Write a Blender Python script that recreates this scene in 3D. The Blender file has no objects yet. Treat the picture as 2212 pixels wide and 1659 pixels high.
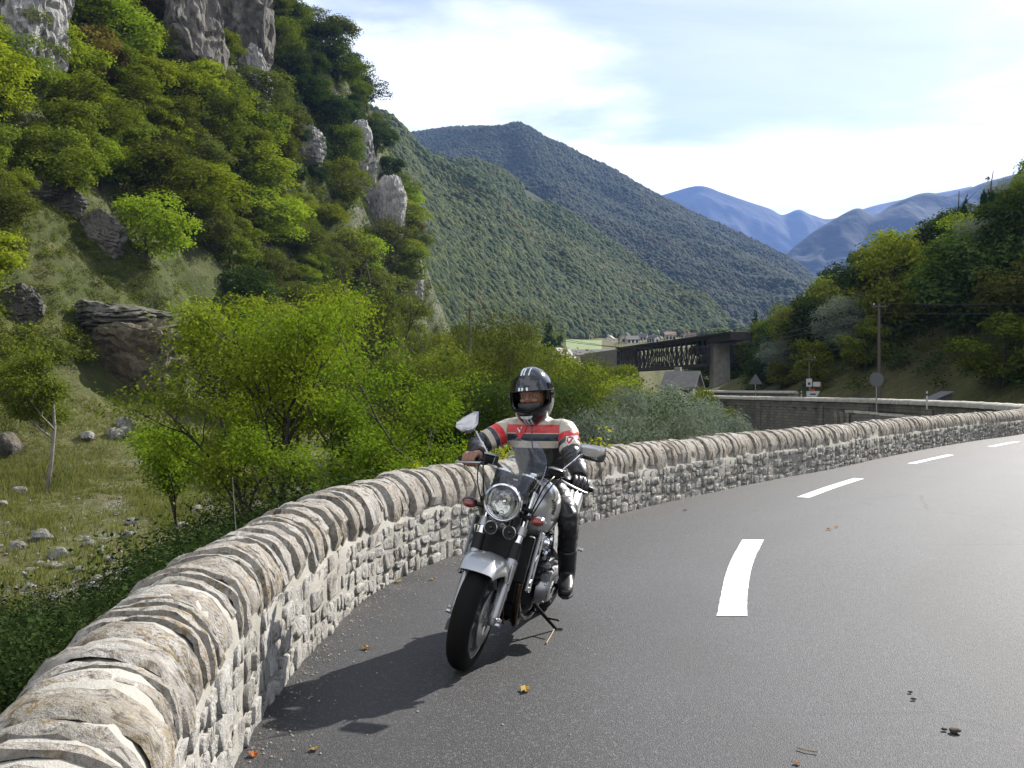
import bpy, math, random
import numpy as np
from mathutils import Vector, Matrix, noise as mnoise
from mathutils.bvhtree import BVHTree

# ------------------------------------------------------------------ camera, sky, sun, exposure
S = bpy.context.scene
R = math.radians
CAM_H = 1.5
cam = bpy.data.objects.new('camera', bpy.data.cameras.new('camera'))
S.collection.objects.link(cam)
cam.data.sensor_width = 36.0
cam.data.lens = 35.0
cam.data.clip_start = 0.05
cam.data.clip_end = 60000
cam.location = (0, 0, CAM_H)
cam.rotation_euler = (R(90.28), 0, 0)
S.camera = cam

SUN_AZ = Vector((0.68, 0.735, 0)).normalized()
SUN_EL = R(35.0)
SUN_VEC = SUN_AZ * math.cos(SUN_EL) + Vector((0, 0, math.sin(SUN_EL)))
sun = bpy.data.objects.new('sun', bpy.data.lights.new('sun', 'SUN'))
S.collection.objects.link(sun)
sun.data.energy = 5.0
sun.data.angle = R(0.53)
sun.data.color = (1.0, 0.955, 0.885)
sun.rotation_euler = SUN_VEC.to_track_quat('Z', 'Y').to_euler()
sun.location = (40, 60, 80)

W = bpy.data.worlds.new('World')
S.world = W
W.use_nodes = True
wn, wl = W.node_tree.nodes, W.node_tree.links
wn.clear()
w_out = wn.new('ShaderNodeOutputWorld')
w_bg = wn.new('ShaderNodeBackground')
w_bg.inputs['Strength'].default_value = 0.05
w_sky = wn.new('ShaderNodeTexSky')
w_sky.sky_type = 'NISHITA'
w_sky.sun_disc = False
w_sky.sun_elevation = SUN_EL
w_sky.sun_rotation = math.atan2(SUN_AZ.x, SUN_AZ.y)
w_sky.altitude = 600
w_sky.air_density = 1.0
w_sky.dust_density = 1.5
w_sky.ozone_density = 2.0
# clouds: a flat cloud layer, looked at along the ray (direction / height)
w_tc = wn.new('ShaderNodeTexCoord')
w_sep = wn.new('ShaderNodeSeparateXYZ')
wl.new(w_tc.outputs['Generated'], w_sep.inputs[0])
def wmath(op, a, b=None, c=None):
    n = wn.new('ShaderNodeMath'); n.operation = op
    for i, v in enumerate((a, b, c)):
        if v is None: continue
        if isinstance(v, (int, float)): n.inputs[i].default_value = v
        else: wl.new(v, n.inputs[i])
    return n.outputs[0]
w_h = wmath('ADD', wmath('MAXIMUM', w_sep.outputs[2], 0.0), 0.12)
w_cx = wmath('DIVIDE', w_sep.outputs[0], w_h)
w_cy = wmath('DIVIDE', w_sep.outputs[1], w_h)
w_comb = wn.new('ShaderNodeCombineXYZ')
wl.new(w_cx, w_comb.inputs[0]); wl.new(w_cy, w_comb.inputs[1])
w_comb.inputs[2].default_value = 3.7
def wnoise(scale, detail, rough, dist=0.0, loc=(0, 0, 0), sc=(1, 1, 1)):
    m = wn.new('ShaderNodeMapping'); m.inputs['Location'].default_value = loc; m.inputs['Scale'].default_value = sc
    wl.new(w_comb.outputs[0], m.inputs['Vector'])
    n = wn.new('ShaderNodeTexNoise'); n.inputs['Scale'].default_value = scale
    n.inputs['Detail'].default_value = detail; n.inputs['Roughness'].default_value = rough
    n.inputs['Distortion'].default_value = dist
    wl.new(m.outputs[0], n.inputs['Vector'])
    return n.outputs['Fac']
w_n1 = wnoise(0.62, 9, 0.56, 0.25, (15.2, 0.1, 0), (0.75, 1.0, 1))
w_n2 = wnoise(0.35, 5, 0.5, 0.0, (7.1, 4.4, 0))
w_big = wmath('ADD', wmath('MULTIPLY', w_n1, 0.72), wmath('MULTIPLY', w_n2, 0.38))
w_ramp = wn.new('ShaderNodeMapRange'); w_ramp.interpolation_type = 'SMOOTHSTEP'
w_ramp.inputs['From Min'].default_value = 0.495; w_ramp.inputs['From Max'].default_value = 0.60
wl.new(w_big, w_ramp.inputs['Value'])
w_thin = wmath('MULTIPLY', wnoise(1.6, 6, 0.62, 0.6, (1.3, 9.2, 0), (0.45, 1.5, 1)), 0.54)
w_cov = wmath('MINIMUM', wmath('ADD', wmath('MULTIPLY', w_ramp.outputs[0], 0.95), w_thin), 1.0)
w_mix = wn.new('ShaderNodeMix'); w_mix.data_type = 'RGBA'
wl.new(w_cov, w_mix.inputs['Factor'])
wl.new(w_sky.outputs[0], w_mix.inputs['A'])
w_mix.inputs['B'].default_value = (14, 14.3, 14.7, 1)
wl.new(w_mix.outputs['Result'], w_bg.inputs['Color'])
wl.new(w_bg.outputs[0], w_out.inputs[0])

S.view_settings.view_transform = 'Standard'
S.view_settings.look = 'None'
S.view_settings.gamma = 1.0
S.view_settings.exposure = 1.25
S.view_settings.use_curve_mapping = False
S.cycles.max_bounces = 6
S.cycles.diffuse_bounces = 3
S.cycles.glossy_bounces = 3
S.cycles.transmission_bounces = 6
S.cycles.transparent_max_bounces = 8
S.cycles.volume_bounces = 0
S.cycles.sample_clamp_indirect = 6.0
S.cycles.use_denoising = True
S.cycles.use_adaptive_sampling = True
S.cycles.caustics_reflective = False
S.cycles.caustics_refractive = False

# ------------------------------------------------------------------ helpers
COL = S.collection
rng = np.random.default_rng(11)
random.seed(5)
FPX = 2150.0
def at(u, v, d):                       # a point d metres ahead (u, v in a 2212 x 1659 frame)
    return Vector(((u - 1106) / FPX * d, d, CAM_H + (840 - v) / FPX * d))
def lerp(a, b, t): return a + (b - a) * t

def tag(o, label=None, cat=None, group=None, kind=None):
    if label: o['label'] = label
    if cat: o['category'] = cat
    if group: o['group'] = group
    if kind: o['kind'] = kind
    return o
def empty(name, loc=(0, 0, 0), rot=(0, 0, 0)):
    o = bpy.data.objects.new(name, None); COL.objects.link(o)
    o.location = loc; o.rotation_euler = rot; o.empty_display_size = 0.1
    return o
def link(name, me, mats=None, parent=None, smooth=True):
    if mats is not None:
        for m in (mats if isinstance(mats, (list, tuple)) else [mats]): me.materials.append(m)
    o = bpy.data.objects.new(name, me); COL.objects.link(o)
    if parent is not None: o.parent = parent
    if smooth and len(me.polygons): me.polygons.foreach_set('use_smooth', np.ones(len(me.polygons), dtype=bool))
    return o
def np_mesh(name, V, F, attrs=None):
    """mesh from vertex array and an (n,k) face array"""
    V = np.asarray(V, dtype=np.float32).reshape(-1, 3); F = np.asarray(F, dtype=np.int32)
    me = bpy.data.meshes.new(name)
    me.vertices.add(len(V)); me.vertices.foreach_set('co', V.ravel())
    if len(F):
        k = F.shape[1]
        me.loops.add(F.size); me.loops.foreach_set('vertex_index', F.ravel())
        me.polygons.add(len(F))
        me.polygons.foreach_set('loop_start', np.arange(0, F.size, k, dtype=np.int32))
        me.polygons.foreach_set('loop_total', np.full(len(F), k, dtype=np.int32))
    me.update(calc_edges=True)
    for nme, arr in (attrs or {}).items():
        a = me.attributes.new(nme, 'FLOAT', 'POINT'); a.data.foreach_set('value', np.asarray(arr, dtype=np.float32))
    return me

class MB:
    """collects shapes; build() links them as one mesh object"""
    def __init__(s, M=None):
        s.v, s.f, s.m, s.M, s.mi = [], [], [], M, 0
    def add(s, vs, fs):
        o = len(s.v)
        s.v.extend([(s.M @ Vector(p)) if s.M is not None else Vector(p) for p in vs])
        s.f.extend([tuple(o + i for i in f) for f in fs]); s.m.extend([s.mi] * len(fs))
    def box(s, c, d, rot=None, bev=0.0):
        hx, hy, hz = d[0] / 2, d[1] / 2, d[2] / 2
        c = Vector(c); rm = rot.to_3x3() if rot is not None else None
        def T(p): p = Vector(p); return c + (rm @ p if rm is not None else p)
        if bev <= 0:
            vs = [T((x, y, z)) for x in (-hx, hx) for y in (-hy, hy) for z in (-hz, hz)]
            s.add(vs, [(0, 1, 3, 2), (4, 6, 7, 5), (0, 4, 5, 1), (2, 3, 7, 6), (0, 2, 6, 4), (1, 5, 7, 3)])
            return
        b = min(bev, hx * .95, hy * .95, hz * .95)
        rings = []
        for z, k in ((-hz, b), (-hz + b, 0), (hz - b, 0), (hz, b)):
            x, y = hx - k, hy - k
            rings.append([T(p) for p in ((x - b, -y, z), (x, -y + b, z), (x, y - b, z), (x - b, y, z),
                                         (-x + b, y, z), (-x, y - b, z), (-x, -y + b, z), (-x + b, -y, z))])
        s.loft(rings)
    def loft(s, rings, closed=True, caps=True):
        n = len(rings[0]); vs = [p for r in rings for p in r]; fs = []
        for i in range(len(rings) - 1):
            for j in range(n if closed else n - 1):
                a, b = i * n + j, i * n + (j + 1) % n
                fs.append((a, b, b + n, a + n))
        if caps and closed:
            fs.append(tuple(range(n - 1, -1, -1)))
            fs.append(tuple((len(rings) - 1) * n + j for j in range(n)))
        s.add(vs, fs)
    def tube(s, pts, r, n=8, caps=True, flat=1.0, up=None):
        pts = [Vector(p) for p in pts]; k = len(pts)
        rs = r if isinstance(r, (list, tuple)) else [r] * k
        t0 = (pts[1] - pts[0]).normalized()
        a = Vector(up) if up is not None else (Vector((0, 0, 1)) if abs(t0.z) < .9 else Vector((1, 0, 0)))
        rings = []
        for i, p in enumerate(pts):
            t = (pts[min(i + 1, k - 1)] - pts[max(i - 1, 0)])
            t = t.normalized() if t.length > 1e-9 else t0
            a = (a - t * a.dot(t)); a = a.normalized() if a.length > 1e-6 else t.orthogonal().normalized()
            b = t.cross(a)
            rings.append([p + (a * math.cos(q) * flat + b * math.sin(q)) * rs[i] for q in [2 * math.pi * j / n for j in range(n)]])
        s.loft(rings, caps=caps)
    def lathe(s, prof, o, axis, n=24, caps=True, a0=None):
        """prof: list of (radius, along)"""
        ax = Vector(axis).normalized(); a = Vector(a0) if a0 is not None else ax.orthogonal(); a = (a - ax * a.dot(ax)).normalized(); b = ax.cross(a); o = Vector(o)
        s.loft([[o + ax * h + (a * math.cos(q) + b * math.sin(q)) * r for q in [2 * math.pi * j / n for j in range(n)]] for r, h in prof], caps=caps)
    def prism(s, poly, off):
        """planar polygon (3d points) pushed along off"""
        off = Vector(off); n = len(poly); P = [Vector(p) for p in poly]
        s.add(P + [p + off for p in P], [tuple(range(n - 1, -1, -1)), tuple(range(n, 2 * n))] + [(i, (i + 1) % n, (i + 1) % n + n, i + n) for i in range(n)])
    def ball(s, c, r, n=14, m=9, rot=None):
        c = Vector(c); r = r if isinstance(r, (list, tuple)) else (r, r, r)
        rings = []
        for i in range(m + 1):
            th = math.pi * i / m; th = min(max(th, .02), math.pi - .02)
            ring = []
            for j in range(n):
                ph = 2 * math.pi * j / n
                p = Vector((r[0] * math.sin(th) * math.cos(ph), r[1] * math.sin(th) * math.sin(ph), -r[2] * math.cos(th)))
                ring.append(c + (rot @ p if rot is not None else p))
            rings.append(ring)
        s.loft(rings)
    def build(s, name, mats, parent=None, smooth=True, sharp=40):
        me = bpy.data.meshes.new(name); me.from_pydata([tuple(p) for p in s.v], [], s.f)
        if any(s.m): me.polygons.foreach_set('material_index', s.m)
        me.update()
        o = link(name, me, mats, parent, smooth)
        if smooth and sharp: me.set_sharp_from_angle(angle=R(sharp))
        return o

def spline(pts, n):
    """Catmull-Rom through pts, n samples"""
    P = [Vector(p) for p in pts]; P = [P[0] * 2 - P[1]] + P + [P[-1] * 2 - P[-2]]
    out = []; m = len(P) - 3
    for i in range(n):
        t = i / (n - 1) * m; k = min(int(t), m - 1); t -= k
        a, b, c, d = P[k:k + 4]
        out.append(.5 * ((2 * b) + (c - a) * t + (2 * a - 5 * b + 4 * c - d) * t * t + (3 * b - a - 3 * c + d) * t ** 3))
    return out
def copy_tree(o, parent=None):
    c = o.copy(); COL.objects.link(c); c.parent = parent
    for ch in list(o.children): copy_tree(ch, c)
    return c

def fbm(P, scale=1.0, octs=4, seed=0.0, ridged=False):
    """vectorised value noise, P (n,3)"""
    P = np.asarray(P, dtype=np.float64) * scale + seed * 17.31
    out = np.zeros(len(P)); amp = 1.0; tot = 0
    for o in range(octs):
        I = np.floor(P).astype(np.int64); f = P - I; f = f * f * (3 - 2 * f)
        def h(dx, dy, dz):
            n = (I[:, 0] + dx) * 374761393 + (I[:, 1] + dy) * 668265263 + (I[:, 2] + dz) * 2147483647 + o * 1013
            n = (n ^ (n >> 13)) * 1274126177
            n = n ^ (n >> 16)
            return (n & 0xFFFF) / 65535.0
        x0 = h(0,0,0)*(1-f[:,0])+h(1,0,0)*f[:,0]; x1 = h(0,1,0)*(1-f[:,0])+h(1,1,0)*f[:,0]
        x2 = h(0,0,1)*(1-f[:,0])+h(1,0,1)*f[:,0]; x3 = h(0,1,1)*(1-f[:,0])+h(1,1,1)*f[:,0]
        y0 = x0*(1-f[:,1])+x1*f[:,1]; y1 = x2*(1-f[:,1])+x3*f[:,1]
        v = (y0*(1-f[:,2])+y1*f[:,2]) * 2 - 1
        if ridged: v = 1 - 2 * np.abs(v)
        out += v * amp; tot += amp; amp *= .5; P = P * 2.03 + 11.7
    return out / tot

# ------------------------------------------------------------------ materials
class NT:
    def __init__(s, name):
        s.mat = bpy.data.materials.new(name); s.mat.use_nodes = True
        s.n, s.l = s.mat.node_tree.nodes, s.mat.node_tree.links
        s.n.clear(); s.out = s.n.new('ShaderNodeOutputMaterial')
    def node(s, t, **kw):
        n = s.n.new(t)
        for k, v in kw.items(): setattr(n, k, v)
        return n
    def set(s, n, **kw):
        for k, v in kw.items():
            i = n.inputs[k.replace('_', ' ')]
            if hasattr(v, 'is_linked') or isinstance(v, bpy.types.NodeSocket): s.l.new(v, i)
            else: i.default_value = v
        return n
    def coord(s, kind='Object'): return s.node('ShaderNodeTexCoord').outputs[kind]
    def pos(s): return s.node('ShaderNodeNewGeometry').outputs['Position']
    def island(s): return s.node('ShaderNodeNewGeometry').outputs['Random Per Island']
    def objrand(s): return s.node('ShaderNodeObjectInfo').outputs['Random']
    def noise(s, scale, detail=4, rough=.5, vec=None, dist=0.0, out='Fac'):
        n = s.node('ShaderNodeTexNoise'); s.set(n, Scale=scale, Detail=detail, Roughness=rough, Distortion=dist)
        if vec is not None: s.l.new(vec, n.inputs['Vector'])
        return n.outputs[out]
    def vor(s, scale, vec=None, feature='F1', out='Distance'):
        n = s.node('ShaderNodeTexVoronoi', feature=feature); s.set(n, Scale=scale)
        if vec is not None: s.l.new(vec, n.inputs['Vector'])
        return n.outputs[out]
    def mapping(s, vec, scale=(1, 1, 1), rot=(0, 0, 0), loc=(0, 0, 0)):
        n = s.node('ShaderNodeMapping'); s.set(n, Scale=scale, Rotation=rot, Location=loc); s.l.new(vec, n.inputs['Vector']); return n.outputs[0]
    def ramp(s, fac, stops, interp='LINEAR'):
        n = s.node('ShaderNodeValToRGB'); cr = n.color_ramp; cr.interpolation = interp
        while len(cr.elements) < len(stops): cr.elements.new(.5)
        for e, (p, c) in zip(cr.elements, stops): e.position = p; e.color = (c[0], c[1], c[2], 1) if not isinstance(c, (int, float)) else (c, c, c, 1)
        s.l.new(fac, n.inputs[0]); return n.outputs[0]
    def mix(s, fac, a, b, blend='MIX'):
        n = s.node('ShaderNodeMix', data_type='RGBA', blend_type=blend)
        for k, v in (('Factor', fac), ('A', a), ('B', b)):
            i = n.inputs[k]
            if isinstance(v, bpy.types.NodeSocket): s.l.new(v, i)
            elif isinstance(v, (int, float)): i.default_value = v if k == 'Factor' else (v, v, v, 1)
            else: i.default_value = (v[0], v[1], v[2], 1)
        return n.outputs['Result']
    def math(s, op, a, b=None, c=None, clamp=False):
        n = s.node('ShaderNodeMath', operation=op, use_clamp=clamp)
        for i, v in enumerate((a, b, c)):
            if v is None: continue
            if isinstance(v, bpy.types.NodeSocket): s.l.new(v, n.inputs[i])
            else: n.inputs[i].default_value = v
        return n.outputs[0]
    def attr(s, name, out='Fac'):
        n = s.node('ShaderNodeAttribute', attribute_name=name); return n.outputs[out]
    def bump(s, h, strength=.3, dist=.01, normal=None):
        n = s.node('ShaderNodeBump'); s.set(n, Strength=strength, Distance=dist); s.l.new(h, n.inputs['Height'])
        if normal is not None: s.l.new(normal, n.inputs['Normal'])
        return n.outputs[0]
    def bsdf(s, color=(.5, .5, .5), rough=.6, metal=0.0, normal=None, spec=.5, coat=0.0, **kw):
        n = s.node('ShaderNodeBsdfPrincipled')
        def put(k, v):
            i = n.inputs[k]
            if isinstance(v, bpy.types.NodeSocket): s.l.new(v, i)
            elif k in ('Base Color',) : i.default_value = (v[0], v[1], v[2], 1)
            else: i.default_value = v
        put('Base Color', color); put('Roughness', rough); put('Metallic', metal); put('Specular IOR Level', spec); put('Coat Weight', coat)
        if coat: put('Coat Roughness', .05)
        if normal is not None: s.l.new(normal, n.inputs['Normal'])
        for k, v in kw.items(): put(k.replace('_', ' '), v)
        s.last = n
        s.l.new(n.outputs[0], s.out.inputs[0]); return s.mat
def simple(name, color, rough=.5, metal=0.0, coat=0.0, spec=.5, var=.12, nscale=14, bump=0.0):
    t = NT(name); c = t.coord()
    nz = t.noise(nscale, 5, .6, c)
    dark = tuple(x * (1 - var) for x in color); lite = tuple(min(1, x * (1 + var)) for x in color)
    rr = t.math('MULTIPLY_ADD', nz, rough * .35, rough * .82)
    return t.bsdf(t.ramp(nz, [(.3, dark), (.7, lite)]), rr, metal, t.bump(nz, .25, bump) if bump else None, spec, coat)
M = {}
# ------------------------------------------------------------------ line of the road: its valley-side edge, near bend to the far bend across the ravine
EDGE_NEAR = [(-.58, -4), (-.60, -1.5), (-.66, .6), (-.80, 2.1), (-1.0, 3.1), (-1.12, 4.1), (-1.165, 5.0), (-1.14, 5.8), (-1.11, 6.5), (-1.04, 7.2), (-.90, 7.9), (-.60, 8.8),
             (-.10, 9.7), (.83, 11.17), (1.755, 12.75), (3.0, 14.6), (4.33, 16.5), (5.95, 18.6), (8.0, 21.6), (10.3, 24.8), (13.4, 28.8), (16.6, 32.6), (19.2, 36.5)]
EDGE_FAR = [(19.2, 36.5), (21.3, 41), (23.0, 47), (24.3, 55), (24.8, 63), (24.6, 72), (23.4, 81), (21.2, 91), (19.2, 104), (18.2, 120), (18.5, 145), (21, 180), (27, 240), (40, 330), (60, 420)]
def dense(pts, step=.02):
    P = [Vector((x, y, 0)) for x, y in pts]
    L = sum((b - a).length for a, b in zip(P, P[1:]))
    Q = spline(P, int(L / .05) + 2)
    # resample by arc length
    q = np.array([(p.x, p.y) for p in Q]); seg = np.r_[0, np.cumsum(np.hypot(*np.diff(q, axis=0).T))]
    n = int(seg[-1] / step) + 2; t = np.linspace(0, seg[-1], n)
    return np.c_[np.interp(t, seg, q[:, 0]), np.interp(t, seg, q[:, 1])], t
PN, TN = dense(EDGE_NEAR)
PF, TF = dense(EDGE_FAR, .1)
class Path:
    def __init__(s, P, T):
        s.P, s.T = P, T
        d = np.gradient(P, axis=0); k = 25
        ker = np.ones(k) / k
        d = np.c_[np.convolve(np.pad(d[:, 0], k // 2, mode='edge'), ker, 'valid'), np.convolve(np.pad(d[:, 1], k // 2, mode='edge'), ker, 'valid')]
        s.D = d / np.linalg.norm(d, axis=1)[:, None]; s.L = T[-1]
    def at(s, t, out=0.0, z=0.0):
        """point at arc length t, 'out' metres to the valley (left) side"""
        x = np.interp(t, s.T, s.P[:, 0]); y = np.interp(t, s.T, s.P[:, 1])
        dx = np.interp(t, s.T, s.D[:, 0]); dy = np.interp(t, s.T, s.D[:, 1])
        return Vector((x - dy * out, y + dx * out, z))
    def dir(s, t):
        return Vector((np.interp(t, s.T, s.D[:, 0]), np.interp(t, s.T, s.D[:, 1]), 0)).normalized()
NEAR, FAR = Path(PN, TN), Path(PF, TF)

# ------------------------------------------------------------------ road
def mat_asphalt():
    t = NT('asphalt'); p = t.pos()
    big = t.noise(.35, 4, .6, p)
    edge = t.attr('edge')                    # metres from the wall
    grit = t.vor(210, p, out='Distance'); gr2 = t.noise(130, 4, .75, p)
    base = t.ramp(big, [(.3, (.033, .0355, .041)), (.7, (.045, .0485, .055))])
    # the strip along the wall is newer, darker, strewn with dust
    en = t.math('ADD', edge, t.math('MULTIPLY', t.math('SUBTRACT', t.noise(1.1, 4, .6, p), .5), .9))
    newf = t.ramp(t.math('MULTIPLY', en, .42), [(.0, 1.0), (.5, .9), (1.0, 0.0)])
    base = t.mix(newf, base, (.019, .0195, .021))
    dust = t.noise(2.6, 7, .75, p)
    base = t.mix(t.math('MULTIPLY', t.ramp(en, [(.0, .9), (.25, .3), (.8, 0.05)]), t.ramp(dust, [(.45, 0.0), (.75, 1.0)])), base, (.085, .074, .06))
    base = t.mix(t.ramp(gr2, [(.60, 0.0), (.70, .8)]), base, (.17, .17, .17))
    agg = t.vor(125, p, out='Color'); sa = t.node('ShaderNodeSeparateColor'); t.l.new(agg, sa.inputs[0])
    base = t.mix(t.ramp(sa.outputs[0], [(.80, 0.0), (.92, .6)]), base, (.11, .11, .115))
    base = t.mix(t.ramp(sa.outputs[1], [(.80, 0.0), (.92, .7)]), base, (.012, .012, .013))
    base = t.mix(t.ramp(t.noise(110, 2, .6, t.mapping(p, loc=(3, 5, 1))), [(.63, 0.0), (.72, .7)]), base, (.010, .010, .011))
    hgt = t.math('ADD', t.math('MULTIPLY', grit, -1.0), t.math('MULTIPLY', gr2, 1.2))
    n = t.bump(t.math('ADD', hgt, t.math('MULTIPLY', t.vor(125, p), -.8)), .55, .005)
    trk = t.math('MULTIPLY', t.math('SINE', t.math('MULTIPLY', edge, 3.6)), .5)
    base = t.mix(t.ramp(t.math('ADD', trk, t.math('MULTIPLY', t.noise(.8, 4, .6, p), .6)), [(.45, 0.0), (.8, .35)]), base, (.030, .030, .032))
    base = t.mix(t.ramp(t.noise(.55, 7, .72, t.mapping(p, loc=(4, 9, 0))), [(.60, 0.0), (.70, .35)]), base, (.028, .028, .029))
    crk = t.node('ShaderNodeTexVoronoi', feature='DISTANCE_TO_EDGE'); t.set(crk, Scale=.42); t.l.new(t.mapping(t.mix(.12, p, t.noise(2.2, 5, .6, p, out='Color')), (1, 1, 0)), crk.inputs['Vector'])
    base = t.mix(t.math('MULTIPLY', t.ramp(crk.outputs['Distance'], [(.0, .7), (.006, 0.0)]), t.ramp(t.noise(.25, 3, .5, p), [(.5, 0.0), (.6, 1.0)])), base, (.012, .012, .012))
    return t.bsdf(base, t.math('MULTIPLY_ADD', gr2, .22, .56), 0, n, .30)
M['asphalt'] = mat_asphalt()
def mat_paint():
    t = NT('road_paint'); p = t.pos()
    w = t.noise(60, 5, .7, p)
    return t.bsdf(t.mix(t.ramp(t.math('ADD', w, t.math('MULTIPLY', t.noise(5, 4, .6, p), .35)), [(.72, 0.0), (.84, .85)]), t.ramp(t.noise(9, 4, .6, p), [(.3, (.60, .61, .61)), (.7, (.76, .77, .77))]), (.10, .10, .10)), .5, 0, t.bump(t.noise(150, 3, .6, p), .5, .003))
M['paint'] = mat_paint()

ALLP = np.r_[NEAR.P[::15], FAR.P[::4]]; ALLD = np.r_[NEAR.D[::15], FAR.D[::4]]
def side(XY):
    """signed distance to the road's valley edge: > 0 on the valley side"""
    XY = np.asarray(XY, dtype=np.float32); out = np.empty(len(XY)); P = ALLP.astype(np.float32)
    for i in range(0, len(XY), 4000):
        q = XY[i:i + 4000]; d2 = ((q[:, None, :] - P[None]) ** 2).sum(-1); j = d2.argmin(1)
        r = q - P[j]; D = ALLD[j]; out[i:i + 4000] = np.sqrt(d2.min(1)) * np.where(D[:, 0] * r[:, 1] - D[:, 1] * r[:, 0] > 0, 1, -1)
    return out
gx, gy = np.arange(-2.5, 36, .3), np.arange(-6, 124, .3)
GX, GY = np.meshgrid(gx, gy); XY = np.c_[GX.ravel(), GY.ravel()]
sd = side(XY); nx = len(gx)
ci = np.array([[j * nx + i, j * nx + i + 1, (j + 1) * nx + i + 1, (j + 1) * nx + i] for j in range(len(gy) - 1) for i in range(nx - 1)])
ok = ((sd[ci] < .42).all(1)) & ((sd[ci] > -7.6).all(1))
ci = ci[ok]; used, inv = np.unique(ci, return_inverse=True)
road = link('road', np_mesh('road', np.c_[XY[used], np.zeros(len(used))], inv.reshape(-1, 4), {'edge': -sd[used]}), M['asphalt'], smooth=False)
tag(road, 'dark grey asphalt mountain road bending right along the stone wall', 'road', kind='structure')

# dashes of the centre line (world positions along the lane)
DASH = [[(1.455, 6.58), (1.665, 7.5), (1.954, 8.49), (2.388, 9.89)], [(4.02, 13.75), (4.85, 15.15), (5.80, 16.65)], [(8.0, 19.95), (8.95, 21.25), (9.95, 22.6)], [(12.4, 25.8), (13.4, 27.1), (14.4, 28.35)]]
WID = [.185, .175, .16, .16]
EDGE1 = [[(1.352, 6.573), (1.519, 7.244), (1.736, 8.086), (1.961, 8.862), (2.288, 9.894)], [(1.550, 6.573), (1.712, 7.244), (1.935, 8.086), (2.170, 8.880), (2.502, 9.894)]]
for k_, (pts, w) in enumerate(zip(DASH, WID)):
    NS = 40
    if k_ == 0: le, ri = (spline([(x, y, 0) for x, y in e], NS) for e in EDGE1)
    else:
        q = spline([(x, y, 0) for x, y in pts], NS); le, ri = [], []
        for i, p in enumerate(q):
            d = (q[min(i + 1, NS - 1)] - q[max(i - 1, 0)]).normalized(); n = Vector((-d.y, d.x, 0)); le.append(p + n * w / 2); ri.append(p - n * w / 2)
    vs, fs = [], []
    for i in range(NS):
        jit = [mnoise.noise(Vector((le[i].x * 18 + o, le[i].y * 18, 0))) * .006 for o in (0, 50)]
        vs += [le[i] + Vector((jit[0], 0, 0)), ri[i] + Vector((jit[1], 0, 0))]
        if i: fs.append((2 * i - 2, 2 * i - 1, 2 * i + 1, 2 * i))
    link('lane_marking', np_mesh('lane_marking', [(p.x, p.y, .004) for p in vs], fs), M['paint'], road, smooth=False)

# ------------------------------------------------------------------ stone wall along the road
def mat_stone(name, cols, lichen, spots=.5, scale=1.0):
    t = NT(name); p = t.pos(); isl = t.island()
    base = t.ramp(isl, [(i / (len(cols) - 1), c) for i, c in enumerate(cols)])
    pv = t.node('ShaderNodeVectorMath', operation='ADD'); t.l.new(p, pv.inputs[0])
    cmb = t.node('ShaderNodeCombineXYZ'); t.l.new(t.math('MULTIPLY', isl, 31.0), cmb.inputs[0]); t.l.new(cmb.outputs[0], pv.inputs[1]); p = pv.outputs[0]
    n1 = t.noise(7 * scale, 6, .62, p, .4); n2 = t.noise(34 * scale, 5, .65, p); n3 = t.noise(120 * scale, 3, .6, p)
    base = t.mix(t.ramp(n1, [(.40, 0.0), (.66, .75)]), base, (.40, .385, .36))
    base = t.mix(t.math('MULTIPLY', t.ramp(n2, [(.50, 0.0), (.60, 1.0)]), t.ramp(t.noise(4.5 * scale, 4, .6, p), [(.42, 0.0), (.60, lichen)])), base, (.20, .145, .070))
    base = t.mix(t.ramp(n2, [(.30, spots), (.42, 0.0)]), base, (.075, .065, .055))
    base = t.mix(t.ramp(n3, [(.62, 0.0), (.72, .5)]), base, (.52, .51, .48))
    st = t.noise(16 * scale, 6, .7, t.mapping(p, (1, 1, .45)), 1.2)
    base = t.mix(t.ramp(st, [(.36, .85), (.48, 0.0)]), base, (.045, .038, .030))
    big = t.noise(2.2 * scale, 5, .65, p, .5)
    base = t.mix(t.ramp(big, [(.50, 0.0), (.66, .55)]), base, (.085, .070, .048))
    h = t.math('ADD', t.math('MULTIPLY', n2, .9), t.math('MULTIPLY', n3, .35))
    return t.bsdf(base, .88, 0, t.bump(t.math('ADD', h, t.math('MULTIPLY', st, 1.1)), .9, .022), .2)
M['face_stone'] = mat_stone('face_stone', [(.27, .265, .265), (.33, .32, .305), (.21, .21, .215), (.38, .37, .35), (.28, .26, .225), (.24, .245, .255)], .35, .5)
M['coping'] = mat_stone('coping_stone', [(.27, .24, .19), (.34, .325, .29), (.17, .14, .095), (.30, .27, .23), (.22, .21, .20), (.37, .36, .335), (.20, .155, .095)], 1.0, .9)
def mat_mortar():
    t = NT('mortar'); p = t.pos()
    n1 = t.noise(3.0, 5, .6, p); n2 = t.noise(45, 5, .7, p); n3 = t.noise(150, 3, .6, p)
    b = t.ramp(n1, [(.3, (.27, .26, .225)), (.65, (.37, .355, .32))])
    b = t.mix(t.ramp(n2, [(.28, .55), (.40, 0.0)]), b, (.15, .135, .11))
    b = t.mix(t.ramp(t.noise(9, 5, .65, p), [(.60, 0.0), (.74, .6)]), b, (.22, .19, .13))
    return t.bsdf(b, .95, 0, t.bump(t.math('ADD', n2, t.math('MULTIPLY', n3, .5)), .7, .012), .2)
M['mortar'] = mat_mortar()

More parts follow.
